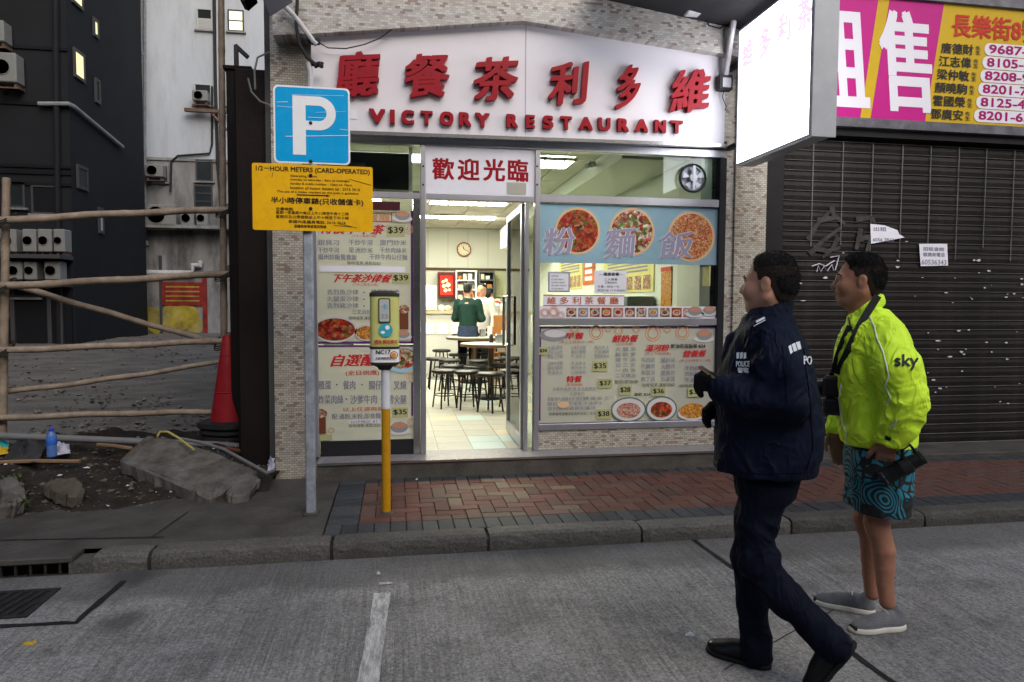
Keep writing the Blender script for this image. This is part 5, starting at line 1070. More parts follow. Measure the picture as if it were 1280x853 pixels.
# conduit with junction box at the right end of the sign
cd = thing('conduit', 'white conduit with a small junction box at the right end of the sign', 'conduit', AY(906, 110, 5.7))
MB().tube([AY(921, 4, 5.5), AY(914, 45, 5.58), AY(907, 94, 5.68)], .026, 10).build('pipe', 'pvc', cd, True)
X0, X1, Z0, Z1 = rect(898, 94, 915, 113, 5.68); MB().box(X0, X1, 5.66, 5.735, Z0, Z1, .006).build('junction_box', 'dark_metal', cd)
MB().box(X0+.03, X1-.02, 5.655, 5.659, Z0+.02, Z1-.03).build('cover', 'pvc', cd)
tag(MB().tube([AY(x, y, 5.62) for x, y in ((880, 20), (886, 32), (900, 36), (914, 30))], .007, 6).build('loose_wire', 'cable'), 'black loose wire hanging under the canopy near the light box', 'wire')
tag(MB().tube([AY(x, y, 5.7) for x, y in ((905, 112), (903, 122), (908, 134), (906, 138))], .004, 6).build('loose_wire', 'cable'), 'thin wire dangling below the junction box', 'wire')
X0, X1, Z0, Z1 = rect(855, 13, 878, 21, 5.6); tag(MB().box(X0, X1, 5.52, 5.62, Z0, Z1, .01).build('small_lamp_housing', 'pvc'), 'small grey box lamp under the canopy above the sign', 'lamp')
# cables and pipe at the left of the sign
tag(MB().tube([AY(x, y, 5.6) for x, y in ((352, 4), (368, 20), (380, 36), (392, 52), (396, 56))], .02, 8).build('slanted_pipe', 'pvc', smooth=True), 'slanting grey pipe at the upper left of the sign', 'pipe')
tag(MB().tube([AY(x, y, 5.62) for x, y in ((385, 78), (388, 90), (388, 112))], .022, 8).build('short_pipe', 'pvc', smooth=True), 'short white pipe dropping behind the parking sign', 'pipe')
tag(MB().tube([AY(x, y, 5.6) for x, y in ((372, -5), (370, 30), (374, 55), (384, 72), (396, 82))], .013, 6).build('black_cable', 'cable', smooth=True), 'thick black cable looping beside the sign corner', 'wire')
tag(MB().tube([AY(x, y, 5.68) for x, y in ((396, 52), (410, 60), (432, 61), (455, 56), (475, 48), (490, 37))], .005, 6).build('drooping_wire', 'cable', smooth=True), 'thin wire drooping across the top left of the sign board', 'wire')
tag(MB().tube([AY(x, y, 5.8) for x, y in ((337, 65), (322, 72), (318, 90), (319, 112))], .008, 6).tube([AY(x, y, 5.8) for x, y in ((310, 98), (314, 115), (325, 127), (338, 132))], .008, 6).build('grey_wire', 'grey_pipe', smooth=True), 'grey wires curling around the corner of the tiled pillar', 'wire')
for x, y in ((392, 52), (396, 81)):
    mb = MB()
    for k in range(3): mb.tube([AY(x-6+4*k, y+3*math.sin(k*2), 5.63), AY(x+4, y-2+k*2, 5.6), AY(x+7, y+4-k*3, 5.62)], .014, 6)
    tag(mb.build('cable_knot', 'cable'), ('upper' if y < 60 else 'lower')+' black tangle of taped cable joints left of the sign', 'wire')
mat('mesh_grey', (.2, .22, .26), .5, .3)
tag(recalc(MB().prism([(p[0], p[2]) for p in (AY(334, 4, 5.4), AY(338, 21, 5.4), AY(366, 3, 5.4), AY(360, -25, 5.4), AY(336, -20, 5.4))], 5.1, 5.4).build('fixture_box', 'mesh_grey')), 'grey fixture box at the top edge left of the sign', 'fixture')
tag(recalc(MB().prism([(p[0], p[2]) for p in (AY(296, -8, 6.5), AY(306, 12, 6.5), AY(311, 14, 6.5), AY(322, 4, 6.5), AY(320, -10, 6.5))], 6.3, 6.5).build('dark_lamp_hood', 'shop_dark')), 'dark hood hanging at the top edge left of the fixture box', 'fixture')

# ================================================================ parking sign and meter
mat('sign_blue', (.0, .36, .74), .35, var=.05, vscale=3, dirt=.04, dscale=20, dcol=(.5, .7, .85)); mat('sign_white', (.86, .87, .88), .35, var=.04); mat('sign_yellow', (.85, .46, .006), .4, var=.06, vscale=5, dirt=.25, dscale=14, dcol=(.3, .16, .02)); mat('sign_ink', (.03, .02, .012), .5)
mat('meter_yellow', (.5, .24, .006), .45, var=.12, vscale=12, dirt=.4, dscale=12, dcol=(.2, .09, .02)); mat('post_white', (.6, .62, .66), .45, var=.1, dirt=.3, dscale=10); mat('meter_pale', (.56, .56, .19), .4, var=.05); mat('meter_dark', (.035, .035, .03), .5); mat('meter_screen', (.45, .47, .45), .2); mat('meter_art', (.05, .36, .45), .4)
PP = AZ(389, 643, 0); SYP = PP[1]-.055
ps = thing('parking_sign', 'square blue and white P parking sign above a yellow plate on a grey post', 'sign', PP)
MB().box(PP[0]-.031, PP[0]+.031, PP[1]-.03, PP[1]+.03, -.02, AY(389, 112, PP[1])[2], .008).build('post', 'galv', ps)
MB().box(PP[0]-.05, PP[0]+.05, PP[1]-.05, PP[1]+.05, -.01, .02, .008).build('post_foot', 'path_concrete', ps)
def rr_plate(q, y0, y1, r):
    X0, X1, Z0, Z1 = q; pts = []
    for cx_, cz_, a0 in ((X1-r, Z1-r, 0), (X0+r, Z1-r, 90), (X0+r, Z0+r, 180), (X1-r, Z0+r, 270)):
        for k in range(6): a = R(a0+18*k); pts.append((cx_+r*math.cos(a), cz_+r*math.sin(a)))
    return MB().prism(pts, y0, y1)
q = rect(342, 108.5, 437.5, 205, SYP); MPX = SYP/FPX
pp = recalc(rr_plate(q, SYP, SYP+.004, .03).build('parking_plate', 'sign_white', ps))
e = .011; recalc(rr_plate((q[0]+e, q[1]-e, q[2]+e, q[3]-e), SYP-.0016, SYP-.0005, .025).build('blue_field', 'sign_blue', pp))
# letter P
X0, X1, Z0, Z1 = rect(366, 121, 420, 194.5, SYP); st = (X1-X0)*.30; r_ = (Z1-Z0)*.286; y = SYP-.0035
zc_ = Z1-r_; out = [(X0, Z0), (X0+st, Z0), (X0+st, Z1-2*r_), (X1-r_, Z1-2*r_)]
out += [(X1-r_+r_*math.sin(t), zc_-r_*math.cos(t)) for t in np.linspace(.1, math.pi-.1, 14)]+[(X1-r_, Z1), (X0, Z1)]
ri = r_-st*.72; xi = X1-r_
inn = [(X0+st, zc_-ri), (xi, zc_-ri)]+[(xi+ri*math.sin(t), zc_-ri*math.cos(t)) for t in np.linspace(.1, math.pi-.1, 14)]+[(xi, zc_+ri), (X0+st, zc_+ri)]
mb = MB(); n_ = len(inn)
mb.quad((X0, y, Z0), (X0+st, y, Z0), (X0+st, y, Z1), (X0, y, Z1))
O = [(X0+st, Z1-2*r_), (xi, Z1-2*r_)]+[(xi+r_*math.sin(t), zc_-r_*math.cos(t)) for t in np.linspace(.1, math.pi-.1, 14)]+[(xi, Z1), (X0+st, Z1)]
for k in range(n_-1): mb.add([(O[k][0], y, O[k][1]), (O[k+1][0], y, O[k+1][1]), (inn[k+1][0], y, inn[k+1][1]), (inn[k][0], y, inn[k][1])], [(0, 1, 2, 3)])
mb.build('letter', 'sign_white', pp)
for y_ in (154, 202): p = AY(388.5, y_, SYP); MB().lathe([(.011, 0), (.011, -.006), (.006, -.01), (.001, -.011)], (p[0], SYP-.002, p[2]), 12, 'y').build('bolt', 'dark_metal', pp)
mb = MB()
for x0, y0, x1, y1, t in ((357, 171, 436, 169.5, .003), (385, 147, 410, 148, .0025), (346, 128, 360, 127.5, .002), (365, 119, 430, 120, .0015), (346, 133, 372, 135, .0015), (395, 141, 432, 139.5, .0012), (425, 162, 436, 163, .002)):
    a, b = AY(x0, y0, SYP), AY(x1, y1, SYP); mb.quad((a[0], SYP-.0042, a[2]-t*.3), (b[0], SYP-.0042, b[2]-t), (b[0], SYP-.0042, b[2]+t*.2), (a[0], SYP-.0042, a[2]+t))
mb.build('scratches', 'sign_white', pp, kind='stuff')
q = rect(315.5, 206.5, 466, 289, SYP)
yp = recalc(rr_plate(q, SYP-.001, SYP+.003, .012).build('yellow_plate', 'sign_yellow', ps)); yy = SYP-.0025
def yl(body, x0, y0, x1, y1, bold=0.0, nm='lettering'): MB().text(body, *rect(x0, y0, x1, y1, SYP), yy, 0, bold).build(nm, 'sign_ink', yp)
yl('1/2－HOUR METERS (CARD-OPERATED)', 320, 210, 462, 217.5, .0011, 'heading')
for k, (b_, x0, x1) in enumerate((('Operating hours', 363, 396), ('monday to saturday - 8am to midnight', 363, 437), ('sunday & public holiday - 10am to 10pm', 363, 440), ('location of motor dealers tel : 2316 3616', 363, 450), ('The use of a meter marked on the pole is guideline', 346, 448))): yl(b_, x0, 219+5.1*k, x1, 222.6+5.1*k, 0.0003)
mb = MB(); X0, X1, Z0, Z1 = rect(371, 243.7, 412, 245.2, SYP); mb.quad((X0, yy, Z0), (X1-.02, yy, Z0), (X1-.02, yy, Z1), (X0, yy, Z1)); zz = (Z0+Z1)/2; mb.add([(X1-.02, yy, zz-.009), (X1+.006, yy, zz), (X1-.02, yy, zz+.009)], [(0, 1, 2)]); mb.build('arrow', 'sign_ink', yp)
yl('半小時停車錶(只收儲值卡)', 339, 248, 454, 257, .0014, 'heading')
for b_, x0, x1, y_ in (('收費時間:', 345, 367, 259.5), ('星期一至星期六每日上午八時至午夜十二時', 345, 436, 264.7), ('星期日及公眾假期由上午十時至下午十時', 345, 436, 270), ('新國內區議員電話: 2316 3616', 361, 432, 276), ('區議員辦事處電話熱線', 368, 408, 281.3)): yl(b_, x0, y_, x1, y_+4, .0004)
for y_ in (219.5, 261): p = AY(388.5, y_, SYP); MB().lathe([(.011, 0), (.011, -.006), (.006, -.01), (.001, -.011)], (p[0], SYP-.002, p[2]), 12, 'y').build('bolt', 'dark_metal', yp)
mb = MB()
for x0, y0, x1, y1 in ((436, 224, 464, 232), (418, 282, 440, 284), (424, 280, 446, 285), (341, 216, 340, 222)):
    a, b = AY(x0, y0, SYP), AY(x1, y1, SYP); mb.tube([a-np.array([0, .003, 0]), b-np.array([0, .003, 0])], .0014, 4)
mb.build('scratches', 'sign_ink', yp, kind='stuff')
# meter
MP = AZ(483, 641, 0); mx, my = MP[0], MP[1]; k_ = my/FPX*1.015
pm = thing('parking_meter', 'pale yellow parking meter head on a yellow and white post', 'parking meter', MP)
zw, zh = AY(483, 511, my)[2], AY(481, 463, my)[2]
MB().lathe([(.03, -.01), (.03, zw)], (mx, my, 0), 18).build('post_lower', 'meter_yellow', pm, True)
MB().lathe([(.0305, zw+.001), (.03, zh+.01)], (mx, my, 0), 18).build('post_upper', 'post_white', pm, True)
MB().lathe([(.05, -.012), (.045, .004), (.031, .012)], (mx, my, 0), 14).build('post_foot', 'path_concrete', pm)
hx0, hx1 = AY(462.5, 410, my)[0], AY(499, 410, my)[0]; hz0, hz1 = AY(481, 453, my)[2], AY(481, 371, my)[2]; hc = (hx0+hx1)/2; hw = (hx1-hx0)/2
def oval(z, sx=1.0, sy=1.0, n=28): return [(hc+hw*sx*(abs(math.cos(2*math.pi*i/n))**.55)*np.sign(math.cos(2*math.pi*i/n)), my-.0+.075*sy*(abs(math.sin(2*math.pi*i/n))**.7)*np.sign(math.sin(2*math.pi*i/n)), z) for i in range(n)]
def stackov(levels, name, m, par, n=28):
    v = []; 
    for z, sx, sy in levels: v += oval(z, sx, sy)
    L_ = len(levels); return recalc(MB().add(v, [(i*n+j, i*n+(j+1) % n, (i+1)*n+(j+1) % n, (i+1)*n+j) for i in range(L_-1) for j in range(n)]+[tuple(range(n-1, -1, -1)), tuple(range((L_-1)*n, L_*n))]).build(name, m, par, True))
zlab = AY(481, 435, my)[2]
head = stackov([(zlab+.012, 1, 1), (hz1, 1, 1)], 'head_body', 'meter_pale', pm)
stackov([(hz1+.0005, 1.03, 1.03), (hz1+.022, 1.03, 1.03), (hz1+.036, .85, .85), (hz1+.04, .5, .5)], 'head_cap', 'meter_dark', pm)
stackov([(zlab-.004, 1.04, 1.04), (zlab+.0115, 1.04, 1.04)], 'head_band', 'meter_dark', pm)
lab = stackov([(hz0+.004, 1.0, 1.0), (zlab-.0045, 1.0, 1.0)], 'number_collar', 'sign_white', pm)
stackov([(hz0-.05, .4, .45), (hz0-.03, .55, .6), (hz0-.01, 1.0, 1.0), (hz0+.0035, 1.03, 1.03)], 'head_base', 'meter_dark', pm)
yf = my-.079
q = rect(473, 373, 488, 403.5, my-.08); recalc(rr_plate(q, yf-.006, yf+.012, .012).build('window_bezel', 'meter_dark', head)); recalc(rr_plate((q[0]+.007, q[1]-.007, q[2]+.007, q[3]-.007), yf-.008, yf-.0062, .008).build('window_glass', 'meter_screen', head))
q = rect(476, 380, 485, 388, my-.08); MB().text('卡', *q, yf-.0095).build('display_mark', 'meter_art', head); q = rect(476, 393, 485, 398, my-.08); MB().text('25', *q, yf-.0095).build('display_mark', 'ink_grey', head)
p = AY(482, 413, yf); MB().disc(p[0], yf-.003, p[2], .046, .046, 24).build('sticker_disc', 'meter_art', head); MB().disc(p[0]+.012, yf-.0045, p[2]+.018, .015, .015, 14).disc(p[0]-.018, yf-.0045, p[2]-.014, .014, .01, 14).build('sticker_art', 'sign_white', head)
q = rect(468, 425, 497, 429.5, my-.08); MB().text('請勿 錯泊車位', *q, yf-.004, 0, .001).build('slogan', 'banner_red', head); q = rect(468, 431, 497, 433, my-.08); MB().text('Pay with your card', *q, yf-.004).build('slogan', 'banner_red', head)
q = rect(470, 438, 488, 442.5, my-.08); MB().text('NC17', *q, yf-.003, 0, .0014).build('meter_number', 'ink', lab); q = rect(470, 446.5, 489, 449.5, my-.08); MB().text('ND002D', *q, yf-.003, 0, .0008).build('meter_number', 'ink', lab)
p = AY(492.5, 444, yf); MB().ring(p[0], yf-.003, p[2], .02, .026).build('no_card_ring', 'banner_red', lab); MB().disc(p[0], yf-.0028, p[2], .015, .015).build('no_card_disc', 'banner_yellow', lab)

# ================================================================ unseen block across the street, added behind the camera to cut sky light
mat('across_wall', (.12, .115, .11), .8, var=.25, vscale=.5, bump=.2, bscale=3); mat('across_glass', (.03, .035, .04), .15)
ob = thing('unseen_shade_block', 'unseen grey block added across the street to cut sky light', 'building', (0, -14, 0))
MB().box(-30, 34, -20, -14, -.1, 12).build('wall', 'across_wall', ob)
wm_ = mesh_of(MB().box(-.8, .8, -.02, .03, -.7, .7, .01), 'window_pane', 'across_glass')
for k in range(3):
    for i in range(10): place(wm_, 'window_pane', (-13+3*i, -13.99, 2.2+3.1*k), ob)

# ================================================================ restaurant interior
IFZ = STZ-.004; RX0, RX1, RY0, RY1 = -.86, 2.72, 5.96, 14.0; CZ = AY(580, 287, RY1)[2]
mat('in_wall', (.60, .62, .55), .6, var=.03, vscale=1); mat('in_wall_low', (.5, .5, .43), .55, var=.05); mat('wood_rail', (.09, .055, .03), .6)
mat('floor_tile', (.36, .36, .31), .3, var=.12, vscale=4, rand=.07, dirt=.2, dscale=3, dcol=(.25, .24, .2)); mat('floor_tile_cream', (.52, .46, .35), .3, rand=.05); mat('floor_tile_blue', (.4, .5, .48), .3, rand=.05); mat('grout', (.25, .24, .2), .8)
mat('ceil_tile', (.6, .58, .5), .8, rand=.05); mat('ceil_grid', (.45, .44, .4), .6)
mat('tube_light', (.9, .9, .85), .4, emit=(1.0, .96, .76), estr=66.0); mat('tube_light_soft', (.9, .9, .85), .4, emit=(1.0, .96, .78), estr=36.0)
fl = struct(MB().box(RX0, RX1, RY0, RY1, -.05, IFZ-.008).build('restaurant_floor', 'grout'))
ts = .305; tm = {m: mesh_of(MB().box(-ts/2+.0025, ts/2-.0025, -ts/2+.0025, ts/2-.0025, -.006, 0), 'floor_tile', m) for m in ('floor_tile', 'floor_tile_cream', 'floor_tile_blue')}
for i in range(int((RX1-RX0)/ts)):
    for j in range(int((RY1-RY0)/ts)):
        x, y = RX0+ts*(i+.5), RY0+ts*(j+.5); 
        if not (-.4 < x < 1.9 and y < 12.2): continue
        t = rnd.random(); place(tm['floor_tile_cream' if t < .1 else 'floor_tile_blue' if t < .17 else 'floor_tile'], 'floor_tile', (x, y, IFZ), fl)
bw = struct(MB().box(RX0-.1, RX1+.1, RY1, RY1+.1, 0, CZ+.3).build('restaurant_back_wall', 'in_wall'))
MB().box(RX0, RX1, RY1-.03, RY1-.001, AY(570, 337, RY1)[2]-.02, AY(570, 337, RY1)[2]+.03).build('picture_rail', 'wood_rail', bw)
for x in (535, 560, 585, 610): a = AY(x, 310, RY1)[0]; MB().box(a-.006, a+.006, RY1-.006, RY1-.001, AY(570, 335, RY1)[2], CZ-.03).build('panel_strip', 'ceil_grid', bw)
struct(MB().box(RX0-.1, RX0, RY0-.1, RY1, -.05, CZ+.3).build('restaurant_left_wall', 'in_wall'))
rw = struct(MB().box(RX1, RX1+.1, RY0+.4, RY1, -.05, CZ+.3).build('restaurant_right_wall', 'in_wall'))
MB().box(RX1-.001, RX1+.1, RY0-.1, RY0+.4, -.05, CZ+.3).build('front_nib', 'in_wall_low', rw)
# bulkhead along the right wall (its lower edge is seen through the fanlight)
bk = AY(822, 200, 6.2); MB().box(bk[0]-.35, RX1-.001, 6.2, RY1-.001, bk[2]+.0, CZ+.001).build('bulkhead', 'in_wall', rw)
ce = struct(MB().box(RX0, RX1, RY0-.1, RY1, CZ+.02, CZ+.06).build('restaurant_ceiling', 'ceil_grid'))
cs_ = .6; cm = mesh_of(MB().box(-cs_/2+.008, cs_/2-.008, -cs_/2+.008, cs_/2-.008, .004, .02), 'ceiling_tile', 'ceil_tile')
lights = []
for i in range(6):
    for j in range(13):
        x, y = RX0+.2+cs_*(i+.5), RY0+cs_*(j+.5)
        if x+cs_/2 > RX1 or (i, j) in ((1, 9), (2, 9), (1, 5), (2, 5), (4, 9), (5, 9)): continue
        place(cm, 'ceiling_tile', (x, y, CZ), ce)
def ceil_light(x0, x1, y0, y1, label, louv=False, m='tube_light'):
    t = thing('ceiling_light', label, 'light', ((x0+x1)/2, (y0+y1)/2, CZ), 'fluorescent lights in the restaurant ceiling')
    MB().box(x0, x1, y0, y1, CZ-.004, CZ+.003).build('tray', 'white_plastic', t)
    MB().box(x0+.03, x1-.03, y0+.03, y1-.03, CZ-.012, CZ-.005).build('tube_panel', m, t)
    if louv:
        for k in range(9): x = x0+.03+(x1-x0-.06)*k/8; MB().box(x-.006, x+.006, y0+.02, y1-.02, CZ-.05, CZ-.0125).build('louvre', 'steel', t)
        for y in (y0+.02, (y0+y1)/2, y1-.03): MB().box(x0, x1, y, y+.01, CZ-.05, CZ-.0125).build('louvre_rail', 'steel', t)
ceil_light(.35, 1.75, 11.9, 12.25, 'bright fluorescent strip on the ceiling nearest the back wall')
ceil_light(.45, 1.65, 9.9, 10.3, 'louvred ceiling light in front of the bright strip', True)
ceil_light(-.75, -.2, 9.7, 10.9, 'ceiling light at the left behind the doorway jamb')
ceil_light(.95, 1.85, 6.9, 7.35, 'louvred ceiling light seen through the right fanlight', True, 'tube_light_soft')
ceil_light(-.5, .4, 7.1, 7.5, 'ceiling light just inside the door above the entrance', False, 'tube_light_soft')
ceil_light(.4, 1.3, 8.2, 8.6, 'ceiling light above the front table', False, 'tube_light_soft')
# clock
mat('clock_rim', (.3, .08, .05), .4); mat('clock_face', (.7, .66, .48), .5)
p = AY(580, 312, RY1-.05); ck = thing('wall_clock', 'round wall clock with a reddish rim on the restaurant back wall', 'clock', p); r_ = 9*RY1/FPX
MB().lathe([(r_, .04), (r_, -.01), (r_*.86, -.02), (r_*.84, .0)], p, 28, 'y').build('rim', 'clock_rim', ck, True); MB().disc(p[0], p[1]-.002, p[2], r_*.86, r_*.86).build('face', 'clock_face', ck)
for nm_, a, l, w_ in (('hour_hand', 1.9, .5, .006), ('minute_hand', -.4, .72, .004)): MB().tube([(p[0], p[1]-.006, p[2]), (p[0]+r_*l*math.cos(a), p[1]-.006, p[2]+r_*l*math.sin(a))], w_, 4).build(nm_, 'ink', ck)
for k in range(12): a = k*math.pi/6; MB().box(p[0]+r_*.72*math.cos(a)-.006, p[0]+r_*.72*math.cos(a)+.006, p[1]-.005, p[1]-.003, p[2]+r_*.72*math.sin(a)-.008, p[2]+r_*.72*math.sin(a)+.008).build('hour_mark', 'ink', ck)
# counter, shelves, shrine
mat('counter_top', (.42, .34, .22), .35, var=.1); mat('counter_front', (.5, .5, .46), .5, var=.06); mat('shrine_red', (.35, .015, .01), .5, emit=(1, .06, .03), estr=.9); mat('shrine_box', (.1, .015, .012), .5); mat('shrine_gold', (.9, .5, .25), .4, emit=(1, .55, .3), estr=2.0)
mat('steel_dark', (.12, .14, .13), .4, .5); mat('box_cream', (.55, .48, .36), .7, rand=.25); mat('wood_orange', (.4, .17, .05), .5, var=.15); mat('mural', (.3, .42, .34), .6, col2=(.55, .5, .25), vscale=1.6)
CTY = 12.6; c0 = AY(500, 390, CTY); c1 = AY(652, 390, CTY); ctz = AY(570, 389, CTY)[2]
ct_ = thing('service_counter', 'long service counter at the back of the restaurant', 'counter', ((c0[0]+c1[0])/2, CTY, IFZ))
MB().box(c0[0], c1[0]+.5, CTY, CTY+.6, IFZ, ctz-.05).build('front', 'counter_front', ct_); MB().box(c0[0], c1[0]+.5, CTY-.04, CTY+.62, ctz-.049, ctz).build('top', 'counter_top', ct_)
for k in range(7): X0 = c0[0]+.15+.26*k; MB().box(X0, X0+.2, CTY-.012, CTY-.001, ctz-.42, ctz-.22).build('cupboard_door', 'white_plastic', ct_)
def shelf(x0, y0, x1, y1, Y, m, n, name, label):
    X0, X1, Z0, Z1 = rect(x0, y0, x1, y1, Y); t = thing(name, label, 'shelf', ((X0+X1)/2, Y, Z0))
    MB().box(X0, X0+.03, Y-.3, Y, Z0, Z1).build('side', m, t); MB().box(X1-.03, X1, Y-.3, Y, Z0, Z1).build('side', m, t)
    for k in range(n+1): z = Z0+(Z1-Z0-.025)*k/n; MB().box(X0+.031, X1-.031, Y-.3, Y, z, z+.025).build('shelf_board', m, t)
    MB().box(X0, X1, Y+.001, Y+.01, Z0, Z1).build('back', m, t); return X0, X1, Z0, Z1
S1 = shelf(568, 339, 594, 375, RY1-.02, 'white_plastic', 3, 'white_shelf', 'white wall shelves of boxes behind the man in green')
S2 = shelf(596, 340, 616, 372, RY1-.02, 'steel_dark', 3, 'dark_shelf', 'dark wall shelves right of the white shelves')
kk = 0
for S, nn, lb_ in ((S1, 3, 'white wall shelves'), (S2, 3, 'dark wall shelves')):
    for r_ in range(3):
        x = S[0]+.05
        for q_ in range(nn):
            w_ = rnd.uniform(.07, .11); z = S[2]+(S[3]-S[2]-.025)*r_/3+.026
            if x+w_ > S[1]-.04: break
            o = MB().box(x, x+w_, RY1-.27, RY1-.1, z, z+rnd.uniform(.07, .13), .004).build('carton', ('box_cream', 'white_plastic', 'wood_orange')[kk % 3]); kk += 1
            tag(o, '%s small carton on the %s shelf of the %s' % (('left', 'middle', 'right')[q_], ('bottom', 'middle', 'top')[r_], lb_), 'carton', 'cartons on the back shelves'); x += w_+.03
X0, X1, Z0, Z1 = rect(547, 341, 568, 372, RY1-.05); shn = thing('shrine_cabinet', 'small glowing red wall shrine behind the counter', 'shrine', ((X0+X1)/2, RY1, Z0))
MB().box(X0, X1, RY1-.3, RY1-.02, Z0, Z0+.05).box(X0, X1, RY1-.3, RY1-.02, Z1-.06, Z1).box(X0, X0+.04, RY1-.3, RY1-.02, Z0+.05, Z1-.06).box(X1-.04, X1, RY1-.3, RY1-.02, Z0+.05, Z1-.06).build('case', 'shrine_box', shn)
MB().box(X0+.04, X1-.04, RY1-.1, RY1-.02, Z0+.05, Z1-.06).build('back_panel', 'shrine_red', shn)
for k, (fx, fz, r_) in enumerate(((.35, .45, .04), (.6, .5, .05), (.48, .68, .035), (.3, .62, .03), (.68, .3, .03), (.45, .28, .04))): MB().lathe([(.002, -r_), (r_*.8, -r_*.5), (r_, 0), (r_*.7, r_*.6), (.002, r_)], (X0+(X1-X0)*fx, RY1-.16, Z0+(Z1-Z0)*fz), 10).build('lamp', 'shrine_gold', shn, True)
# fridge, mural, cabinets, things on the counter
X0, X1, Z0, Z1 = rect(528, 357, 546, 388, 12.7); fr = thing('white_appliance', 'pale boxy appliance on the counter at the left', 'appliance', ((X0+X1)/2, 12.9, Z0)); MB().box(X0, X1, 12.7, 13.1, ctz+.001, Z1, .02).build('casing', 'in_wall_low', fr); MB().box(X0+.04, X1-.04, 12.69, 12.699, ctz+.08, Z1-.06).build('door', 'white_plastic', fr)
X0, X1, Z0, Z1 = rect(617, 338, 652, 372, RY1-.01); tag(MB().box(X0, X1, RY1-.03, RY1-.002, Z0, Z1).build('wall_mural', 'mural'), 'greenish landscape picture on the back wall at right', 'picture')
X0, X1, Z0, Z1 = rect(631, 282, 641, 310, 12.3); wc = thing('wall_air_conditioner', 'white box unit high on the right wall of the restaurant', 'air conditioner', (X0, 12.3, Z0)); MB().box(X0, X0+.25, 12.0, 12.9, Z0, Z1, .02).build('casing', 'white_plastic', wc); MB().box(X0+.02, X0+.2, 11.99, 11.999, Z0+.05, Z0+.25).build('vent', 'counter_top', wc)
mat('jar_green', (.05, .16, .12), .3); mat('jar_red', (.3, .03, .02), .3); mat('jar_dark', (.03, .025, .03), .3); mat('jar_white', (.6, .6, .58), .35)
for k, (px_, h_, m, lb_) in enumerate(((541, .2, 'jar_dark', 'dark kettle on top of the counter beside the pale appliance'), (552, .1, 'jar_white', 'white stack of bowls on the counter under the shrine'), (560, .09, 'box_cream', 'cream tub on the counter under the shrine'), (622, .18, 'jar_red', 'red canister on the counter right of the man in white'), (628, .14, 'jar_white', 'white canister on the counter beside the red one'), (636, .2, 'jar_green', 'green jar at the right end of the counter'), (644, .15, 'wood_orange', 'orange tub at the far right of the counter'))):
    p = AY(px_, 387, CTY+.2); MB_ = MB().lathe([(.06, 0), (.075, h_*.4), (.07, h_*.8), (.04, h_), (.02, h_+.01)], (p[0], CTY+.25, ctz+.001), 14)
    tag(MB_.build('counter_jar', m, smooth=True), lb_, 'container')
X0, X1, Z0, Z1 = rect(614, 375, 628, 386, CTY+.1); tag(MB().box(X0, X1, CTY+.3, CTY+.5, ctz+.001, Z1+.02, .01).build('till_box', 'box_cream'), 'cream till box on the counter right of the men', 'till')
X0, X1, Z0, Z1 = rect(617, 394, 634, 425, 11.6); wcb = thing('orange_chair', 'orange wooden chair back standing in front of the counter', 'chair', ((X0+X1)/2, 11.6, IFZ))
MB().box(X0, X1, 11.6, 11.64, Z0, Z1, .015).build('backrest', 'wood_orange', wcb); MB().box(X0, X1, 11.2, 11.6, IFZ+.43, IFZ+.47, .01).build('seat', 'wood_orange', wcb)
for a in (X0, X1-.04):
    for b in (11.21, 11.6): MB().box(a, a+.04, b, b+.035, IFZ, IFZ+.429 if b < 11.5 else Z0).build('leg', 'wood_orange', wcb)
# round tables and stools
mat('laminate', (.42, .47, .42), .3, var=.08, vscale=8); mat('table_edge', (.12, .07, .035), .5); mat('table_leg', (.14, .08, .04), .4, .2); mat('stool_seat', (.012, .012, .013), .35); mat('stool_leg', (.012, .012, .013), .45, .2)
def table(px_, py_, r, label):
    p = AZ(px_, py_, IFZ+.74); x, y = p[0], p[1]; t = thing('round_table', label, 'table', (x, y, IFZ), 'round tables in the restaurant')
    MB().lathe([(r-.01, .745), (r-.008, .748), (.001, .7485)], (x, y, IFZ), 32).build('table_top', 'laminate', t, True); MB().lathe([(r-.03, .705), (r, .71), (r, .742), (r-.01, .7445)], (x, y, IFZ), 32).build('table_rim', 'table_edge', t)
    MB().lathe([(.045, .05), (.04, .704)], (x, y, IFZ), 14).build('pedestal', 'table_leg', t, True); MB().lathe([(.24, 0), (.24, .02), (.1, .04), (.05, .05)], (x, y, IFZ), 20).build('base', 'stool_leg', t)
    return x, y
T1 = table(614, 430, .43, 'front round table nearest the open door'); T2 = table(592, 422, .45, 'second round table behind the front one'); T3 = table(570, 416, .48, 'third round table left of the men'); T4 = table(556, 412.5, .5, 'farthest round table near the counter')
mb = MB().lathe([(.15, .43), (.165, .44), (.168, .46), (.15, .475), (.001, .478)], (0, 0, 0), 20)
seat = mesh_of(mb, 'seat', 'stool_seat'); seat.polygons.foreach_set('use_smooth', [True]*len(seat.polygons))
legm = [mesh_of(MB().tube([(.1*math.cos(a), .1*math.sin(a), .43), (.155*math.cos(a), .155*math.sin(a), 0)], .011, 6), 'leg', 'stool_leg') for a in (.6, 2.2, 3.75, 5.3)]
rng_ = mesh_of(MB().tube([(.133*math.cos(t), .133*math.sin(t), .16) for t in np.linspace(0, 2*math.pi, 17)], .007, 5, False), 'foot_ring', 'stool_leg')
def stool(px_, py_, label, rz=0.0):
    p = AZ(px_, py_, IFZ+.475); t = thing('round_stool', label, 'stool', (p[0], p[1], IFZ), 'black stools in the restaurant')
    for me, n_ in [(seat, 'seat')]+[(l, 'leg') for l in legm]+[(rng_, 'foot_ring')]:
        o = bpy.data.objects.new(n_, me); TCOL.objects.link(o); o.parent = t
    t.rotation_euler.z = rz
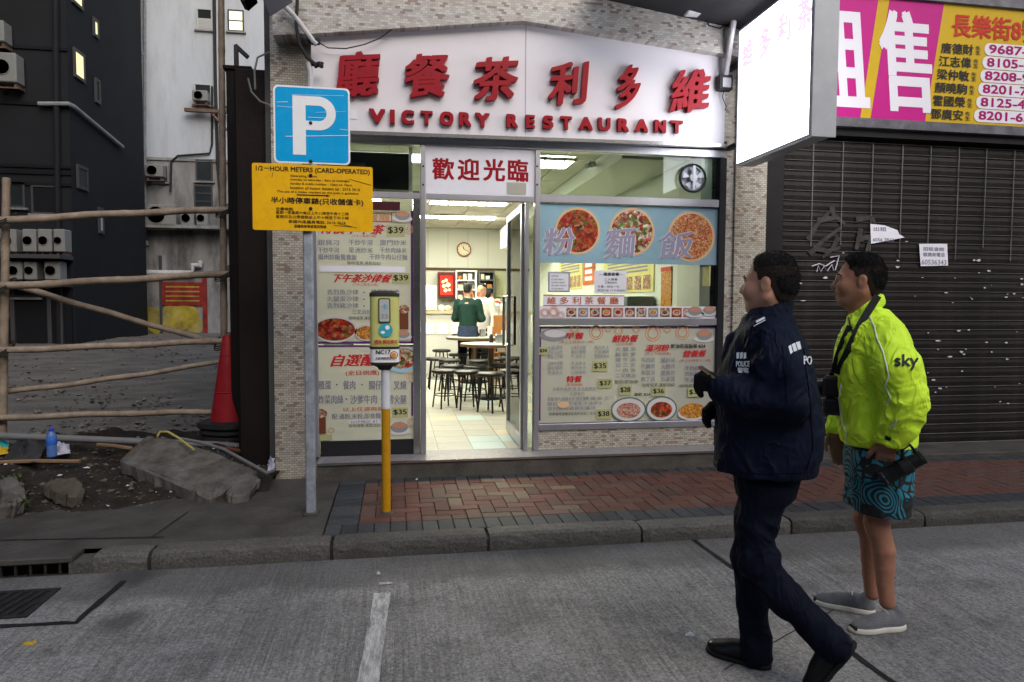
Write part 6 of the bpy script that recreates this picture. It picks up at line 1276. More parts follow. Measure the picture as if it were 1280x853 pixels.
stool(584, 463, 'black stool left of the pair in front of the first table', .3); stool(613, 465.5, 'black stool right of the pair in front of the first table', 1.0); stool(566, 456, 'black stool just behind the left front stool', .1)
stool(562, 449, 'black stool left of the second table', .8); stool(573, 442, 'black stool behind the second table on its left', .2); stool(552, 437, 'black stool near the third table at left', 1.2); stool(547, 430, 'farthest black stool by the doorway jamb', .5); stool(625, 455, 'black stool right of the front table pedestal', .4); stool(600, 450, 'black stool between the first and second tables', .9); stool(556, 462, 'black stool at the left of the front stools', .6); stool(545, 447, 'black stool against the left wall before the third table', .2); stool(640, 462, 'black stool at the right of the front pair behind the door glass', .7); stool(568, 434, 'black stool left of the farthest table', .3); stool(606, 441, 'black stool right of the second table', .5); stool(595, 457, 'black stool tucked behind the front pair', 1.1)
stool(622, 447, 'black stool at the right of the second table behind the door glass', .2); stool(634, 441, 'farthest right black stool seen through the door glass', .9); stool(612, 433, 'black stool right of the third table', .6); stool(576, 428, 'black stool in front of the man in green', .1)
stool(585, 436, 'black stool beyond the second table', .4)
def tabletop_item(T, dx_, dy_, kind, label):
    x, y, z = T[0]+dx_, T[1]+dy_, IFZ+.749
    if kind == 'cup': o = MB().lathe([(.03, 0), (.036, .08), (.033, .08), (.027, .005)], (x, y, z), 14).build('drinking_cup', 'jar_white', smooth=True)
    elif kind == 'jar': o = MB().lathe([(.03, 0), (.03, .09), (.02, .1), (.02, .115), (.001, .12)], (x, y, z), 14).build('sauce_jar', 'jar_dark', smooth=True)
    elif kind == 'box': o = MB().box(x-.05, x+.05, y-.04, y+.04, z, z+.12, .01).build('tissue_holder', 'steel')
    else: o = MB().box(x-.04, x+.04, y-.006, y+.006, z, z+.17, .002).build('menu_card', 'jar_white')
    tag(o, label, {'cup': 'cup', 'jar': 'jar', 'box': 'holder', 'card': 'card'}[kind])
tabletop_item(T1, .12, .1, 'box', 'steel holder on the front table'); tabletop_item(T1, .02, .14, 'jar', 'dark jar on the front table'); tabletop_item(T1, .2, .16, 'card', 'white card standing on the front table')
tabletop_item(T2, .16, .1, 'box', 'steel holder on the second table'); tabletop_item(T2, .03, .12, 'jar', 'dark jar on the second table'); tabletop_item(T2, .28, .1, 'card', 'white card standing on the second table')
tabletop_item(T3, .2, .1, 'jar', 'dark jar on the third table'); tabletop_item(T3, .3, .05, 'box', 'steel holder on the third table'); tabletop_item(T3, .05, .0, 'cup', 'white cup on the third table'); tabletop_item(T4, .1, .05, 'cup', 'white cup on the farthest table'); tabletop_item(T4, .25, .1, 'jar', 'dark jar on the farthest table')
# right wall: posters, partition, small fan in the fanlight
mat('menu_yellow', (.62, .56, .2), .5, var=.1, vscale=12); mat('poster_orange', (.55, .12, .03), .5, var=.5, vscale=8)
def wallprint(x0, y0, x1, y1, X, m, name, label, extra=()):
    a, b = AX(x0, y0, X), AX(x1, y1, X); t = thing(name, label, 'poster', (X, (a[1]+b[1])/2, min(a[2], b[2]))); Y0, Y1 = sorted((a[1], b[1])); zc2, zc1 = max(a[2], AX(x1, y0, X)[2]), min(b[2], AX(x0, y1, X)[2])
    zc1, zc2 = sorted(((AX(x0, y1, X)[2]+AX(x1, y1, X)[2])/2, (AX(x0, y0, X)[2]+AX(x1, y0, X)[2])/2))
    MB().box(X-.012, X-.002, Y0, Y1, zc1, zc2).build('sheet', m, t)
    for f0, f1, g0, g1, mm, nm in extra: MB().box(X-.016, X-.013, Y0+(Y1-Y0)*f0, Y0+(Y1-Y0)*f1, zc1+(zc2-zc1)*g0, zc1+(zc2-zc1)*g1).build(nm, mm, t)
rows = tuple((.1, .9, .5+.09*k, .54+.09*k, 'ink_grey', 'text_line') for k in range(5))+tuple((.05+.16*k, .17+.16*k, .06, .4, 'food_mixed', 'photo') for k in range(6))
wallprint(756, 318, 818, 366, RX1, 'menu_yellow', 'wall_menu', 'yellow wall menu with a row of dish photos inside the right window', rows)
wallprint(700, 322, 728, 362, RX1, 'menu_yellow', 'wall_menu', 'yellow wall menu behind the grey notice', rows)
wallprint(730, 322, 744, 356, RX1, 'poster_orange', 'wall_poster', 'orange poster on the inner wall between the two notices', ((.2, .8, .15, .3, 'paper', 'text_line'), (.2, .8, .4, .55, 'paper', 'text_line'), (.2, .8, .65, .8, 'paper', 'text_line')))
wallprint(828, 334, 840, 384, RX1, 'food_fried', 'wall_poster', 'tall narrow food poster on the inner wall at right', ((.0, 1.0, .9, 1.0, 'banner_red', 'text_line'),))
wallprint(880, 333, 888, 358, RX1, 'menu_yellow', 'wall_notice', 'narrow yellow notice on the inner wall at the right window edge')
a_ = AX(836, 378, RX1-.3); tag(MB().box(RX1-.32, RX1-.02, 6.9, 7.1, AX(845, 384, RX1-.2)[2]-.1, AX(845, 369, RX1-.2)[2], .01).build('cup_crate', 'steel_dark'), 'dark wire crate on the ledge inside the right window', 'crate')
MB().box(RX1-.35, RX1-.001, 6.2, 12.0, IFZ, AX(845, 392, RX1-.2)[2]-.1).build('wall_ledge', 'in_wall_low', rw)
p = AY(866, 223, FY-.01); fn = thing('window_fan', 'round ventilation fan in the right fanlight', 'fan', p); r_ = 17*6/FPX
mat('fan_white', (.6, .6, .64), .4)
MB().tube([(p[0]+r_*math.cos(t), p[1], p[2]+r_*math.sin(t)) for t in np.linspace(0, 2*math.pi, 33)], .011, 8, False).build('ring', 'black', fn, True); MB().disc(p[0], p[1]+.03, p[2], r_*.97, r_*.97).build('backing', 'galv', fn); MB().lathe([(.002, -.03), (.035, -.025), (.035, .02), (.002, .025)], p, 16, 'y').build('hub', 'fan_white', fn, True)
for k in range(5): a = 2*math.pi*k/5+.3; MB().prism([(p[0]+.03*math.cos(a), p[2]+.03*math.sin(a)), (p[0]+r_*.8*math.cos(a-.25), p[2]+r_*.8*math.sin(a-.25)), (p[0]+r_*.82*math.cos(a+.35), p[2]+r_*.82*math.sin(a+.35))], p[1]-.004, p[1]+.004).build('blade', 'fan_white', fn)
MB().box(p[0]-.012, p[0]+.012, p[1]-.032, p[1]-.028, p[2]-r_*.88, p[2]+r_*.88).build('strut', 'fan_white', fn)
X0, X1, Z0, Z1 = rect(783, 196, 806, 214, 7.6); vt = thing('ceiling_vent_window', 'square white framed vent high in the restaurant', 'vent', (X0, 7.6, Z0)); MB().box(X0, X1, 7.6, 7.64, Z0, Z1).build('frame', 'white_plastic', vt); MB().box(X0+.04, X1-.04, 7.59, 7.599, Z0+.04, Z1-.03).build('opening', 'counter_top', vt)
X0, X1, Z0, Z1 = rect(738, 198, 744, 209, 7.0); cm_ = thing('security_camera', 'small grey ceiling camera seen through the fanlight', 'camera', (X0, 7.0, Z0)); MB().tube([(X0, 7.0, CZ-.02), (X0, 7.0, Z0+.03)], .012, 8).build('stem', 'galv', cm_); MB().tube([(X0-.05, 6.96, Z0), (X0+.05, 7.04, Z0+.04)], .028, 10).build('body', 'galv', cm_)

# ================================================================ people: smooth blended bodies
from mathutils import noise as mnoise
from mathutils.bvhtree import BVHTree
class Vol:
    def __init__(s, lo, hi, h):
        s.lo = np.array(lo, float); s.h = h; s.n = np.maximum(np.ceil((np.array(hi)-s.lo)/h).astype(int)+1, 4); s.d = np.full(s.n, .08, np.float32)
        s.ax = [s.lo[i]+h*np.arange(s.n[i]) for i in range(3)]
    def sub(s, lo, hi, pad):
        i0 = np.clip(np.floor((np.array(lo)-pad-s.lo)/s.h).astype(int), 0, s.n-1); i1 = np.clip(np.ceil((np.array(hi)+pad-s.lo)/s.h).astype(int)+1, 1, s.n)
        if np.any(i1 <= i0): return None
        sl = tuple(slice(a, b) for a, b in zip(i0, i1)); X, Y, Z = np.meshgrid(s.ax[0][sl[0]], s.ax[1][sl[1]], s.ax[2][sl[2]], indexing='ij', sparse=True); return sl, X, Y, Z
    def put(s, sl, e, k, op='u'):
        d = s.d[sl]
        if op == 'u': h = np.maximum(k-np.abs(d-e), 0)/k if k > 0 else 0; s.d[sl] = np.minimum(d, e)-h*h*k*.25
        else: h = np.maximum(k-np.abs(d+e), 0)/k if k > 0 else 0; s.d[sl] = np.maximum(d, -e)+h*h*k*.25
        return s
    def cap(s, a, b, ra, rb=None, k=.02, op='u'):
        rb = ra if rb is None else rb; a, b = np.array(a, float), np.array(b, float); rm = max(ra, rb)
        g = s.sub(np.minimum(a, b)-rm, np.maximum(a, b)+rm, .045)
        if g is None: return s
        sl, X, Y, Z = g; ab = b-a; L2 = max(ab@ab, 1e-9); t = np.clip(((X-a[0])*ab[0]+(Y-a[1])*ab[1]+(Z-a[2])*ab[2])/L2, 0, 1)
        e = np.sqrt((X-a[0]-t*ab[0])**2+(Y-a[1]-t*ab[1])**2+(Z-a[2]-t*ab[2])**2)-(ra+(rb-ra)*t); return s.put(sl, e, k, op)
    def ell(s, c, r, fr=None, k=.02, op='u'):
        c = np.array(c, float); r = np.array(r, float); rm = r.max(); g = s.sub(c-rm, c+rm, .045)
        if g is None: return s
        sl, X, Y, Z = g; fr = np.eye(3) if fr is None else fr; dx, dy, dz = X-c[0], Y-c[1], Z-c[2]
        q = [dx*fr[i][0]+dy*fr[i][1]+dz*fr[i][2] for i in range(3)]
        k0 = np.sqrt(sum((q[i]/r[i])**2 for i in range(3))); k1 = np.sqrt(sum((q[i]/r[i]**2)**2 for i in range(3)))
        return s.put(sl, k0*(k0-1)/np.maximum(k1, 1e-6), k, op)
    def chain(s, pts, rr, k=.02):
        for i in range(len(pts)-1): s.cap(pts[i], pts[i+1], rr[i], rr[i+1], k)
        return s
    def loft(s, lv, k=.03, ex=2.3):
        """levels (z, ca, cb, ra, rb), rising z"""
        L = np.array(sorted(lv)); z = s.ax[2]; i0 = max(0, int((L[0, 0]-s.lo[2])/s.h)); i1 = min(s.n[2], int((L[-1, 0]-s.lo[2])/s.h)+2)
        zz = z[i0:i1]; ca, cb, ra, rb = [np.interp(zz, L[:, 0], L[:, i]) for i in (1, 2, 3, 4)]
        X = s.ax[0][:, None, None]; Y = s.ax[1][None, :, None]
        q = (np.abs((X-ca)/ra)**ex+np.abs((Y-cb)/rb)**ex)**(1/ex); e = (q-1)*np.minimum(ra, rb)
        e = np.maximum(e, np.maximum(L[0, 0]-zz, zz-L[-1, 0])[None, None, :]); return s.put((slice(None), slice(None), slice(i0, i1)), np.clip(e, -1, .3).astype(np.float32), k)
    def cut(s, p, n):            # keep the side against n
        p = np.array(p, float); n = np.array(n, float); n /= np.linalg.norm(n)
        e = (s.ax[0][:, None, None]-p[0])*n[0]+(s.ax[1][None, :, None]-p[1])*n[1]+(s.ax[2][None, None, :]-p[2])*n[2]; s.d = np.maximum(s.d, e.astype(np.float32)); return s
    def mesh(s, smooth=1):
        d = s.d; d[0] = d[-1] = .05; d[:, 0] = d[:, -1] = .05; d[:, :, 0] = d[:, :, -1] = .05
        ins = d < 0; cnt = np.zeros(tuple(np.array(d.shape)-1), np.int8); C = [(a, b, c) for a in (0, 1) for b in (0, 1) for c in (0, 1)]; sx, sy, sz = cnt.shape
        for a, b, c in C: cnt += ins[a:a+sx, b:b+sy, c:c+sz]
        I = np.argwhere((cnt > 0) & (cnt < 8)); idx = np.full(cnt.shape, -1, np.int32); idx[I[:, 0], I[:, 1], I[:, 2]] = np.arange(len(I))
        vals = np.stack([d[I[:, 0]+a, I[:, 1]+b, I[:, 2]+c] for a, b, c in C], 1); acc = np.zeros((len(I), 3)); num = np.zeros(len(I)); Ca = np.array(C)
        for i in range(8):
            for j in range(i+1, 8):
                if np.abs(Ca[i]-Ca[j]).sum() != 1: continue
                m = (vals[:, i] < 0) != (vals[:, j] < 0); t = vals[m, i]/(vals[m, i]-vals[m, j]); acc[m] += Ca[i]+(Ca[j]-Ca[i])*t[:, None]; num[m] += 1
        V = s.lo+s.h*(I+acc/num[:, None]); F = []
        for ax in range(3):
            o = [0, 0, 0]; o[ax] = 1; n0 = np.array(d.shape)-np.array(o); A = ins[:n0[0], :n0[1], :n0[2]]; B_ = ins[o[0]:, o[1]:, o[2]:]; E = np.argwhere(A != B_)
            u, v = [(1, 2), (2, 0), (0, 1)][ax]; E = E[(E[:, u] > 0) & (E[:, v] > 0) & (E[:, u] < d.shape[u]-1) & (E[:, v] < d.shape[v]-1)]
            q = []
            for du, dv in ((-1, -1), (0, -1), (0, 0), (-1, 0)):
                T = E.copy(); T[:, u] += du; T[:, v] += dv; q.append(idx[T[:, 0], T[:, 1], T[:, 2]])
            q = np.stack(q, 1); fl = ~A[E[:, 0], E[:, 1], E[:, 2]]; q[fl] = q[fl][:, ::-1]; F.append(q)
        F = np.concatenate(F)
        for _ in range(smooth):
            S = np.zeros_like(V); N = np.zeros(len(V))
            for a, b in ((0, 1), (1, 2), (2, 3), (3, 0)):
                np.add.at(S, F[:, a], V[F[:, b]]); np.add.at(S, F[:, b], V[F[:, a]]); np.add.at(N, F[:, a], 1); np.add.at(N, F[:, b], 1)
            V = V*.5+.5*S/np.maximum(N, 1)[:, None]
        return V, F
def vnormals(V, F):
    n = np.cross(V[F[:, 2]]-V[F[:, 0]], V[F[:, 3]]-V[F[:, 1]]); N = np.zeros_like(V)
    for i in range(4): np.add.at(N, F[:, i], n)
    return N/np.maximum(np.linalg.norm(N, axis=1), 1e-9)[:, None]
def wrinkle(V, F, amp, sc3, spots=(), seed=0.0):
    """cloth folds: stretched noise, stronger round the given joints (point, radius, gain)"""
    N = vnormals(V, F); g = np.full(len(V), 1.0)
    for p, r, a in spots: g += a*np.exp(-((V-np.array(p))**2).sum(1)/(r*r))
    def fold(x, y, z):
        a, b = mnoise.noise((z*5, x*5, seed+y*3)), mnoise.noise((x*6, y*6, seed+3+z*3))
        q = (x*sc3[0]+seed+1.4*a, y*sc3[1]+1.4*b, z*sc3[2]+1.2*(a-b))
        return .38-1.3*abs(mnoise.noise(q))+.45*(.3-1.2*abs(mnoise.noise((q[0]*2.3, q[1]*2.3, q[2]*2.1+7))))
    h = np.array([fold(x, y, z) for x, y, z in V])
    return V+N*(h*amp*g)[:, None]
def strands(V, F, n, ln, wd, lean, up=.0, seed=3):
    """short blades of hair standing on a scalp mesh; returns a mesh joined with the scalp"""
    r = np.random.RandomState(seed); N = vnormals(V, F); idx = r.randint(0, len(V), n); P = V[idx]; D = N[idx]*.42+np.array(lean)*.8+np.array([0, 0, up])+r.normal(0, .2, (n, 3)); D /= np.linalg.norm(D, axis=1)[:, None]
    T = np.cross(D, r.normal(0, 1, (n, 3))); T /= np.linalg.norm(T, axis=1)[:, None]; L_ = (ln*r.uniform(.55, 1.15, n))[:, None]; P = P+r.normal(0, .0015, (n, 3))
    A, B_, C_, D_ = P-T*wd, P+T*wd, P+D*L_+T*wd*.25, P+D*L_-T*wd*.25; k = len(V); VV = np.concatenate([V, np.stack([A, B_, C_, D_], 1).reshape(-1, 3)]); FF = np.concatenate([F, (k+np.arange(4*n)).reshape(-1, 4)]); return VV, FF
class Fig:
    """a figure built in its own frame: a = image right, b = away from the camera, z up"""
    def __init__(s, px, py, gz):
        s.g = AZ(px, py, gz); n = np.array([s.g[0], s.g[1], 0]); s.D = np.linalg.norm(n); s.n = n/s.D; s.e = np.array([s.n[1], -s.n[0], 0]); s.o = np.array([s.g[0], s.g[1], 0])
    def L(s, px, py, b=0.0): d = ray(px, py); P = CC+d*((s.D+b)/(d@s.n)); return s.loc(P)
    def G(s, px, py, z=-.1): return s.loc(AZ(px, py, z))
    def loc(s, P): q = np.asarray(P)-s.o; return np.array([q@s.e, q@s.n, q[2]])
    def wld(s, V): V = np.asarray(V, float); return s.o+V[..., 0:1]*s.e+V[..., 1:2]*s.n+V[..., 2:3]*np.array([0, 0, 1.])
    def build(s, VF, name, m, parent):
        V, F = VF; W = s.wld(V); me = bpy.data.meshes.new(name); me.from_pydata(W.tolist(), [], F.tolist()); me.materials.append(M[m]); me.polygons.foreach_set('use_smooth', [True]*len(F))
        o = bpy.data.objects.new(name, me); TCOL.objects.link(o); attach(o, parent); return o, BVHTree.FromPolygons([Vector(p) for p in W], [tuple(int(i) for i in f) for f in F])
def hit(bvh, px, py, off=.003):
    d = ray(px, py); d = d/np.linalg.norm(d); h = bvh.ray_cast(Vector(CC), Vector(d))
    if h[0] is None: return None
    return np.array(h[0])+np.array(h[1])*(off if h[1].dot(Vector(d)) < 0 else -off)
def on_surface(bvh, pts, r, name, m, parent, off=.002, flat=None):
    P = []
    for i in range(len(pts)-1):
        k = max(2, int(math.hypot(pts[i+1][0]-pts[i][0], pts[i+1][1]-pts[i][1])/3))
        for q in range(k): P.append((pts[i][0]+(pts[i+1][0]-pts[i][0])*q/k, pts[i][1]+(pts[i+1][1]-pts[i][1])*q/k))
    P.append(pts[-1]); H = [hit(bvh, x, y, off) for x, y in P]; H = [h for h in H if h is not None]
    if len(H) > 1: return MB().tube(H, r, 6).build(name, m, parent, True)
def patch(bvh, quad, name, m, parent, off=.0025, nu=8, nv=4):
    """a thin printed patch draped on a surface: quad of pixels"""
    V = []; ok = True
    for i in range(nu+1):
        for j in range(nv+1):
            u, v = i/nu, j/nv; x = quad[0][0]*(1-u)*(1-v)+quad[1][0]*u*(1-v)+quad[2][0]*u*v+quad[3][0]*(1-u)*v; y = quad[0][1]*(1-u)*(1-v)+quad[1][1]*u*(1-v)+quad[2][1]*u*v+quad[3][1]*(1-u)*v
            h = hit(bvh, x, y, off)
            if h is None: return None
            V.append(h)
    return MB().add(V, [(i*(nv+1)+j, (i+1)*(nv+1)+j, (i+1)*(nv+1)+j+1, i*(nv+1)+j+1) for i in range(nu) for j in range(nv)]).build(name, m, parent, True)
def surf_text(bvh, body, x0, y0, x1, y1, name, m, parent, bold=0.0, rise=0.0, off=.004):
    v0, f = glyphs(body, False); u = v0.copy(); lo = u[:, :2].min(0); hi = u[:, :2].max(0); u[:, :2] = (u[:, :2]-lo)/(hi-lo); mb = MB()
    for i, (a, b) in enumerate([(0, 0)] if not bold else [(0, 0), (bold, 0), (-bold, 0), (0, bold), (0, -bold)]):
        P = [hit(bvh, x0+(x1-x0)*p[0]+a, y1-(y1-y0)*(p[1]+rise*(p[0]-.5))+b, off+.0002*i) for p in u]
        if any(p is None for p in P): continue
        mb.add(P, f)
    if mb.v: return mb.build(name, m, parent)
def head(vol, c, fwd, sz=1.0, tilt=0.0, part='skin'):
    """c = centre between the ears; fwd = horizontal facing in the figure frame"""
    f = np.array([fwd[0], fwd[1], tilt]); f /= np.linalg.norm(f); s = np.cross([0, 0, 1.], f); s /= np.linalg.norm(s); u = np.cross(f, s); fr = np.array([f, s, u])
    P = lambda a, b, d: c+sz*(a*f+b*s+d*u)
    R_ = lambda *r: np.array(r)*sz
    if part == 'skin':
        vol.ell(P(-.012, 0, .036), R_(.098, .076, .088), fr, .02).ell(P(.03, 0, -.026), R_(.063, .065, .088), fr, .03).ell(P(.054, 0, -.094), R_(.037, .042, .028), fr, .03)
        for q in (-1, 1):
            vol.cap(P(-.012, q*.055, -.05), P(.045, q*.03, -.1), .027*sz, .023*sz, .03).ell(P(.06, q*.04, -.03), R_(.035, .029, .034), fr, .025)
            vol.ell(P(.104, q*.034, .0), R_(.014, .017, .009), fr, .014, 's')
            vol.ell(P(-.012, q*.077, -.004), R_(.021, .009, .034), fr, .006).ell(P(-.008, q*.088, .0), R_(.011, .006, .018), fr, .006, 's').ell(P(.099, q*.0125, -.034), R_(.012, .009, .009), fr, .01)
        vol.ell(P(.082, 0, .022), R_(.017, .052, .012), fr, .02).cap(P(.084, 0, .014), P(.108, 0, -.023), .010*sz, .0135*sz, .018).ell(P(.109, 0, -.030), R_(.0135, .015, .0115), fr, .01)
        vol.ell(P(.083, 0, -.056), R_(.018, .028, .012), fr, .014).ell(P(.082, 0, -.0735), R_(.016, .024, .009), fr, .012).ell(P(.099, 0, -.0645), R_(.012, .03, .003), fr, .004, 's')
        vol.cap(P(-.016, 0, -.05), P(-.024, 0, -.19), .054*sz, .056*sz, .035)
    elif part == 'hair':
        e = .002; vol.ell(P(-.012, 0, .034), R_(.098+e, .0775, .088+e), fr, .01).ell(P(-.048, 0, -.015), R_(.056, .061, .062), fr, .03).ell(P(-.006, 0, .086), R_(.072, .056, .044), fr, .03)
        # cut the face: forehead line, temples, below the nape
        X, Y, Z = np.meshgrid(*vol.ax, indexing='ij', sparse=True); dx, dy, dz = X-c[0], Y-c[1], Z-c[2]
        qf = (dx*f[0]+dy*f[1]+dz*f[2])/sz; qu = (dx*u[0]+dy*u[1]+dz*u[2])/sz; qs = np.abs(dx*s[0]+dy*s[1]+dz*s[2])/sz
        line = np.interp(qf, [-.12, -.07, -.045, .0, .035, .055, .062, .07], [-.04, -.03, .028, .052, .06, .082, .1, .2])
        vol.d = np.maximum(vol.d, ((line-qu)*.7).astype(np.float32))
    if part == 'fade':
        e = .0022; vol.ell(P(-.012, 0, .036), R_(.098+e, .076+e, .088+e), fr, .012).ell(P(-.045, 0, -.03), R_(.052, .0605, .06), fr, .03)
        X, Y, Z = np.meshgrid(*vol.ax, indexing='ij', sparse=True); dx, dy, dz = X-c[0], Y-c[1], Z-c[2]
        qf = (dx*f[0]+dy*f[1]+dz*f[2])/sz; qu = (dx*u[0]+dy*u[1]+dz*u[2])/sz
        line = np.interp(qf, [-.12, -.06, -.045, -.035, -.0, .006, .02, .028, .05, .06], [-.075, -.07, -.05, -.01, .004, .0, .0, .045, .055, .3])
        vol.d = np.maximum(vol.d, ((line-qu)*.7).astype(np.float32)); vol.d = np.maximum(vol.d, (qu-.075).astype(np.float32))
    return fr, P
def hand(vol, w, d, n, t, sz=1.0, curl=(.5, .6, .5), infl=0.0, thumb=.6, spread=1.0):
    """w wrist, d along the hand, n the way the palm faces, t towards the thumb"""
    d, n, t = [np.array(q, float)/np.linalg.norm(q) for q in (d, n, t)]
    vol.cap(w-d*.03*sz, w+d*.015*sz, .026*sz+infl, .027*sz+infl, .015)
    for q in (-1, -.33, .33, 1): vol.cap(w+d*.01*sz+t*q*.014*sz, w+d*.078*sz+t*q*.027*sz, .015*sz+infl, .0125*sz+infl, .012)
    for q, l in ((1, .92), (.33, 1.04), (-.33, .97), (-1, .76)):
        p = w+d*.08*sz+t*q*.027*sz*spread; a = 0
        for i, (sg, r0, r1) in enumerate(((.042, .0105, .0098), (.026, .0098, .009), (.021, .009, .0075))):
            a += curl[i]*(1+.08*q); dd = d*math.cos(a)+n*math.sin(a); p2 = p+dd*sg*l*sz; vol.cap(p, p2, r0*sz+infl, r1*sz+infl, .003); p = p2
    p = w+d*.02*sz+t*.026*sz; a = 0
    for i, (sg, r0, r1) in enumerate(((.042, .0145, .0125), (.033, .0125, .0112), (.026, .0112, .009))):
        dd = d*.72+t*.62*(1-.45*i)+n*(.25+thumb*i*.5); dd /= np.linalg.norm(dd); p2 = p+dd*sg*sz; vol.cap(p, p2, r0*sz+infl, r1*sz+infl, .006); p = p2
    return vol
mat('skin', (.46, .24, .155), .5, var=.12, vscale=18, bump=.1, bscale=120, spec=.4); M['skin'].node_tree.nodes['Principled BSDF'].inputs['Subsurface Weight'].default_value = .12; M['skin'].node_tree.nodes['Principled BSDF'].inputs['Subsurface Radius'].default_value = (.012, .005, .003)
mat('skin_tan', (.34, .155, .095), .5, var=.14, vscale=18, bump=.1, bscale=120, spec=.4)
mat('hair', (.006, .0055, .0055), .6, var=.5, vscale=120, bump=.6, bscale=300, spec=.25); mat('hair_fade', (.032, .022, .017), .75, var=.4, vscale=150, bump=.4, bscale=400, spec=.2)
mat('lip', (.2, .055, .045), .45); mat('eye_white', (.6, .58, .55), .25); mat('iris', (.02, .012, .01), .15)
mat('navy', (.0058, .0088, .021), .6, var=.25, vscale=9, bump=.05, bscale=220, spec=.07); mat('navy_trouser', (.005, .0065, .014), .7, var=.25, vscale=9, bump=.06, bscale=260, spec=.07); mat('glove', (.006, .006, .007), .75, bump=.2, bscale=150, spec=.2)
mat('shoe_black', (.008, .008, .009), .3, bump=.05); mat('sole_black', (.01, .01, .011), .7)
mat('reflective', (.75, .77, .8), .3, var=.05); mat('neon', (.68, 1.0, .045), .55, var=.03, vscale=5, bump=.03, bscale=200); mat('neon_lining', (.012, .013, .014), .6)
mat('sole_white', (.6, .57, .5), .6, var=.08); mat('knit_grey', (.19, .195, .205), .85, var=.15, vscale=60, bump=.6, bscale=260); mat('sock', (.02, .02, .02), .8)
crease('neon', 9, .55, .02); crease('navy', 8, .5, .02); crease('navy_trouser', 8, .45, .02)
def shorts_mat():
    m = bpy.data.materials.new('tribal_shorts'); m.use_nodes = True; n = m.node_tree.nodes; L = m.node_tree.links; b = n['Principled BSDF']; b.inputs['Roughness'].default_value = .75
    tc = n.new('ShaderNodeTexCoord'); nz = n.new('ShaderNodeTexNoise'); nz.inputs['Scale'].default_value = 5; nz.inputs['Detail'].default_value = 1; L.new(tc.outputs['Object'], nz.inputs[0])
    ad = n.new('ShaderNodeVectorMath'); ad.operation = 'MULTIPLY_ADD'; ad.inputs[1].default_value = (.16, .16, .16); L.new(nz.outputs['Color'], ad.inputs[0]); L.new(tc.outputs['Object'], ad.inputs[2])
    v1 = n.new('ShaderNodeTexVoronoi'); v1.inputs['Scale'].default_value = 7.5; L.new(ad.outputs[0], v1.inputs[0])
    def math_(op, a, c=None, v=None):
        x = n.new('ShaderNodeMath'); x.operation = op; L.new(a, x.inputs[0]); 
        if c is not None: L.new(c, x.inputs[1])
        if v is not None: x.inputs[1].default_value = v
        return x.outputs[0]
    rings = math_('SINE', math_('MULTIPLY', v1.outputs['Distance'], v=62.0))
    v2 = n.new('ShaderNodeTexVoronoi'); v2.feature = 'DISTANCE_TO_EDGE'; v2.inputs['Scale'].default_value = 26; L.new(ad.outputs[0], v2.inputs[0])
    cells = math_('GREATER_THAN', v2.outputs[0], v=.12)
    sp = n.new('ShaderNodeSeparateXYZ'); L.new(v1.outputs['Color'], sp.inputs[0]); sel = math_('GREATER_THAN', sp.outputs[0], v=.45)
    mx = n.new('ShaderNodeMixRGB'); L.new(sel, mx.inputs[0]); L.new(math_('GREATER_THAN', rings, v=.1), mx.inputs[1]); L.new(cells, mx.inputs[2])
    blk = math_('GREATER_THAN', sp.outputs[1], v=.16); fin = math_('MULTIPLY', mx.outputs[0], blk)
    co = n.new('ShaderNodeMixRGB'); L.new(fin, co.inputs[0]); co.inputs[1].default_value = (.008, .009, .011, 1); co.inputs[2].default_value = (.012, .19, .27, 1); L.new(co.outputs[0], b.inputs['Base Color']); M['tribal_shorts'] = m
shorts_mat()

def shoe(fig, vol, heel, toe, up, sport=False):
    """heel and toe on the sole line; up = local up of the foot"""
    ax = toe-heel; Ln = np.linalg.norm(ax); ax = ax/Ln; up = np.array(up, float); up -= ax*(up@ax); up /= np.linalg.norm(up); sd = np.cross(ax, up); fr = np.array([ax, sd, up])
    Q = lambda t, h, s=0.0: heel+ax*Ln*t+up*h+sd*s
    if sport:
        vol.ell(Q(.16, .038), (.05, .033, .042), fr, .02).ell(Q(.45, .038), (.085, .035, .036), fr, .03).ell(Q(.76, .03), (.066, .041, .028), fr, .03).cap(Q(.13, .05), Q(.12, .078), .03, .028, .015).cap(Q(.32, .066), Q(.62, .042), .024, .022, .025); vol.cut(Q(0, .012), -up); return Q, fr
    vol.ell(Q(.17, .045), (.06, .038, .05), fr, .03).ell(Q(.45, .042), (.09, .040, .04), fr, .03).ell(Q(.76, .033), (.075, .046, .032), fr, .03).cap(Q(.2, .06), Q(.2, .1), .036, .036, .03).cap(Q(.3, .07), Q(.6, .045), .03, .026, .03)
    vol.cut(Q(0, .012), -up); return Q, fr
def sole(vol, Q, fr, th=.02):
    vol.ell(Q(.2, .01), (.062, .041, .05), fr, .03).ell(Q(.5, .01), (.1, .04, .05), fr, .04).ell(Q(.76, .01), (.08, .048, .05), fr, .03); vol.cut(Q(0, .0), -fr[2]); vol.cut(Q(0, th), fr[2]); return vol

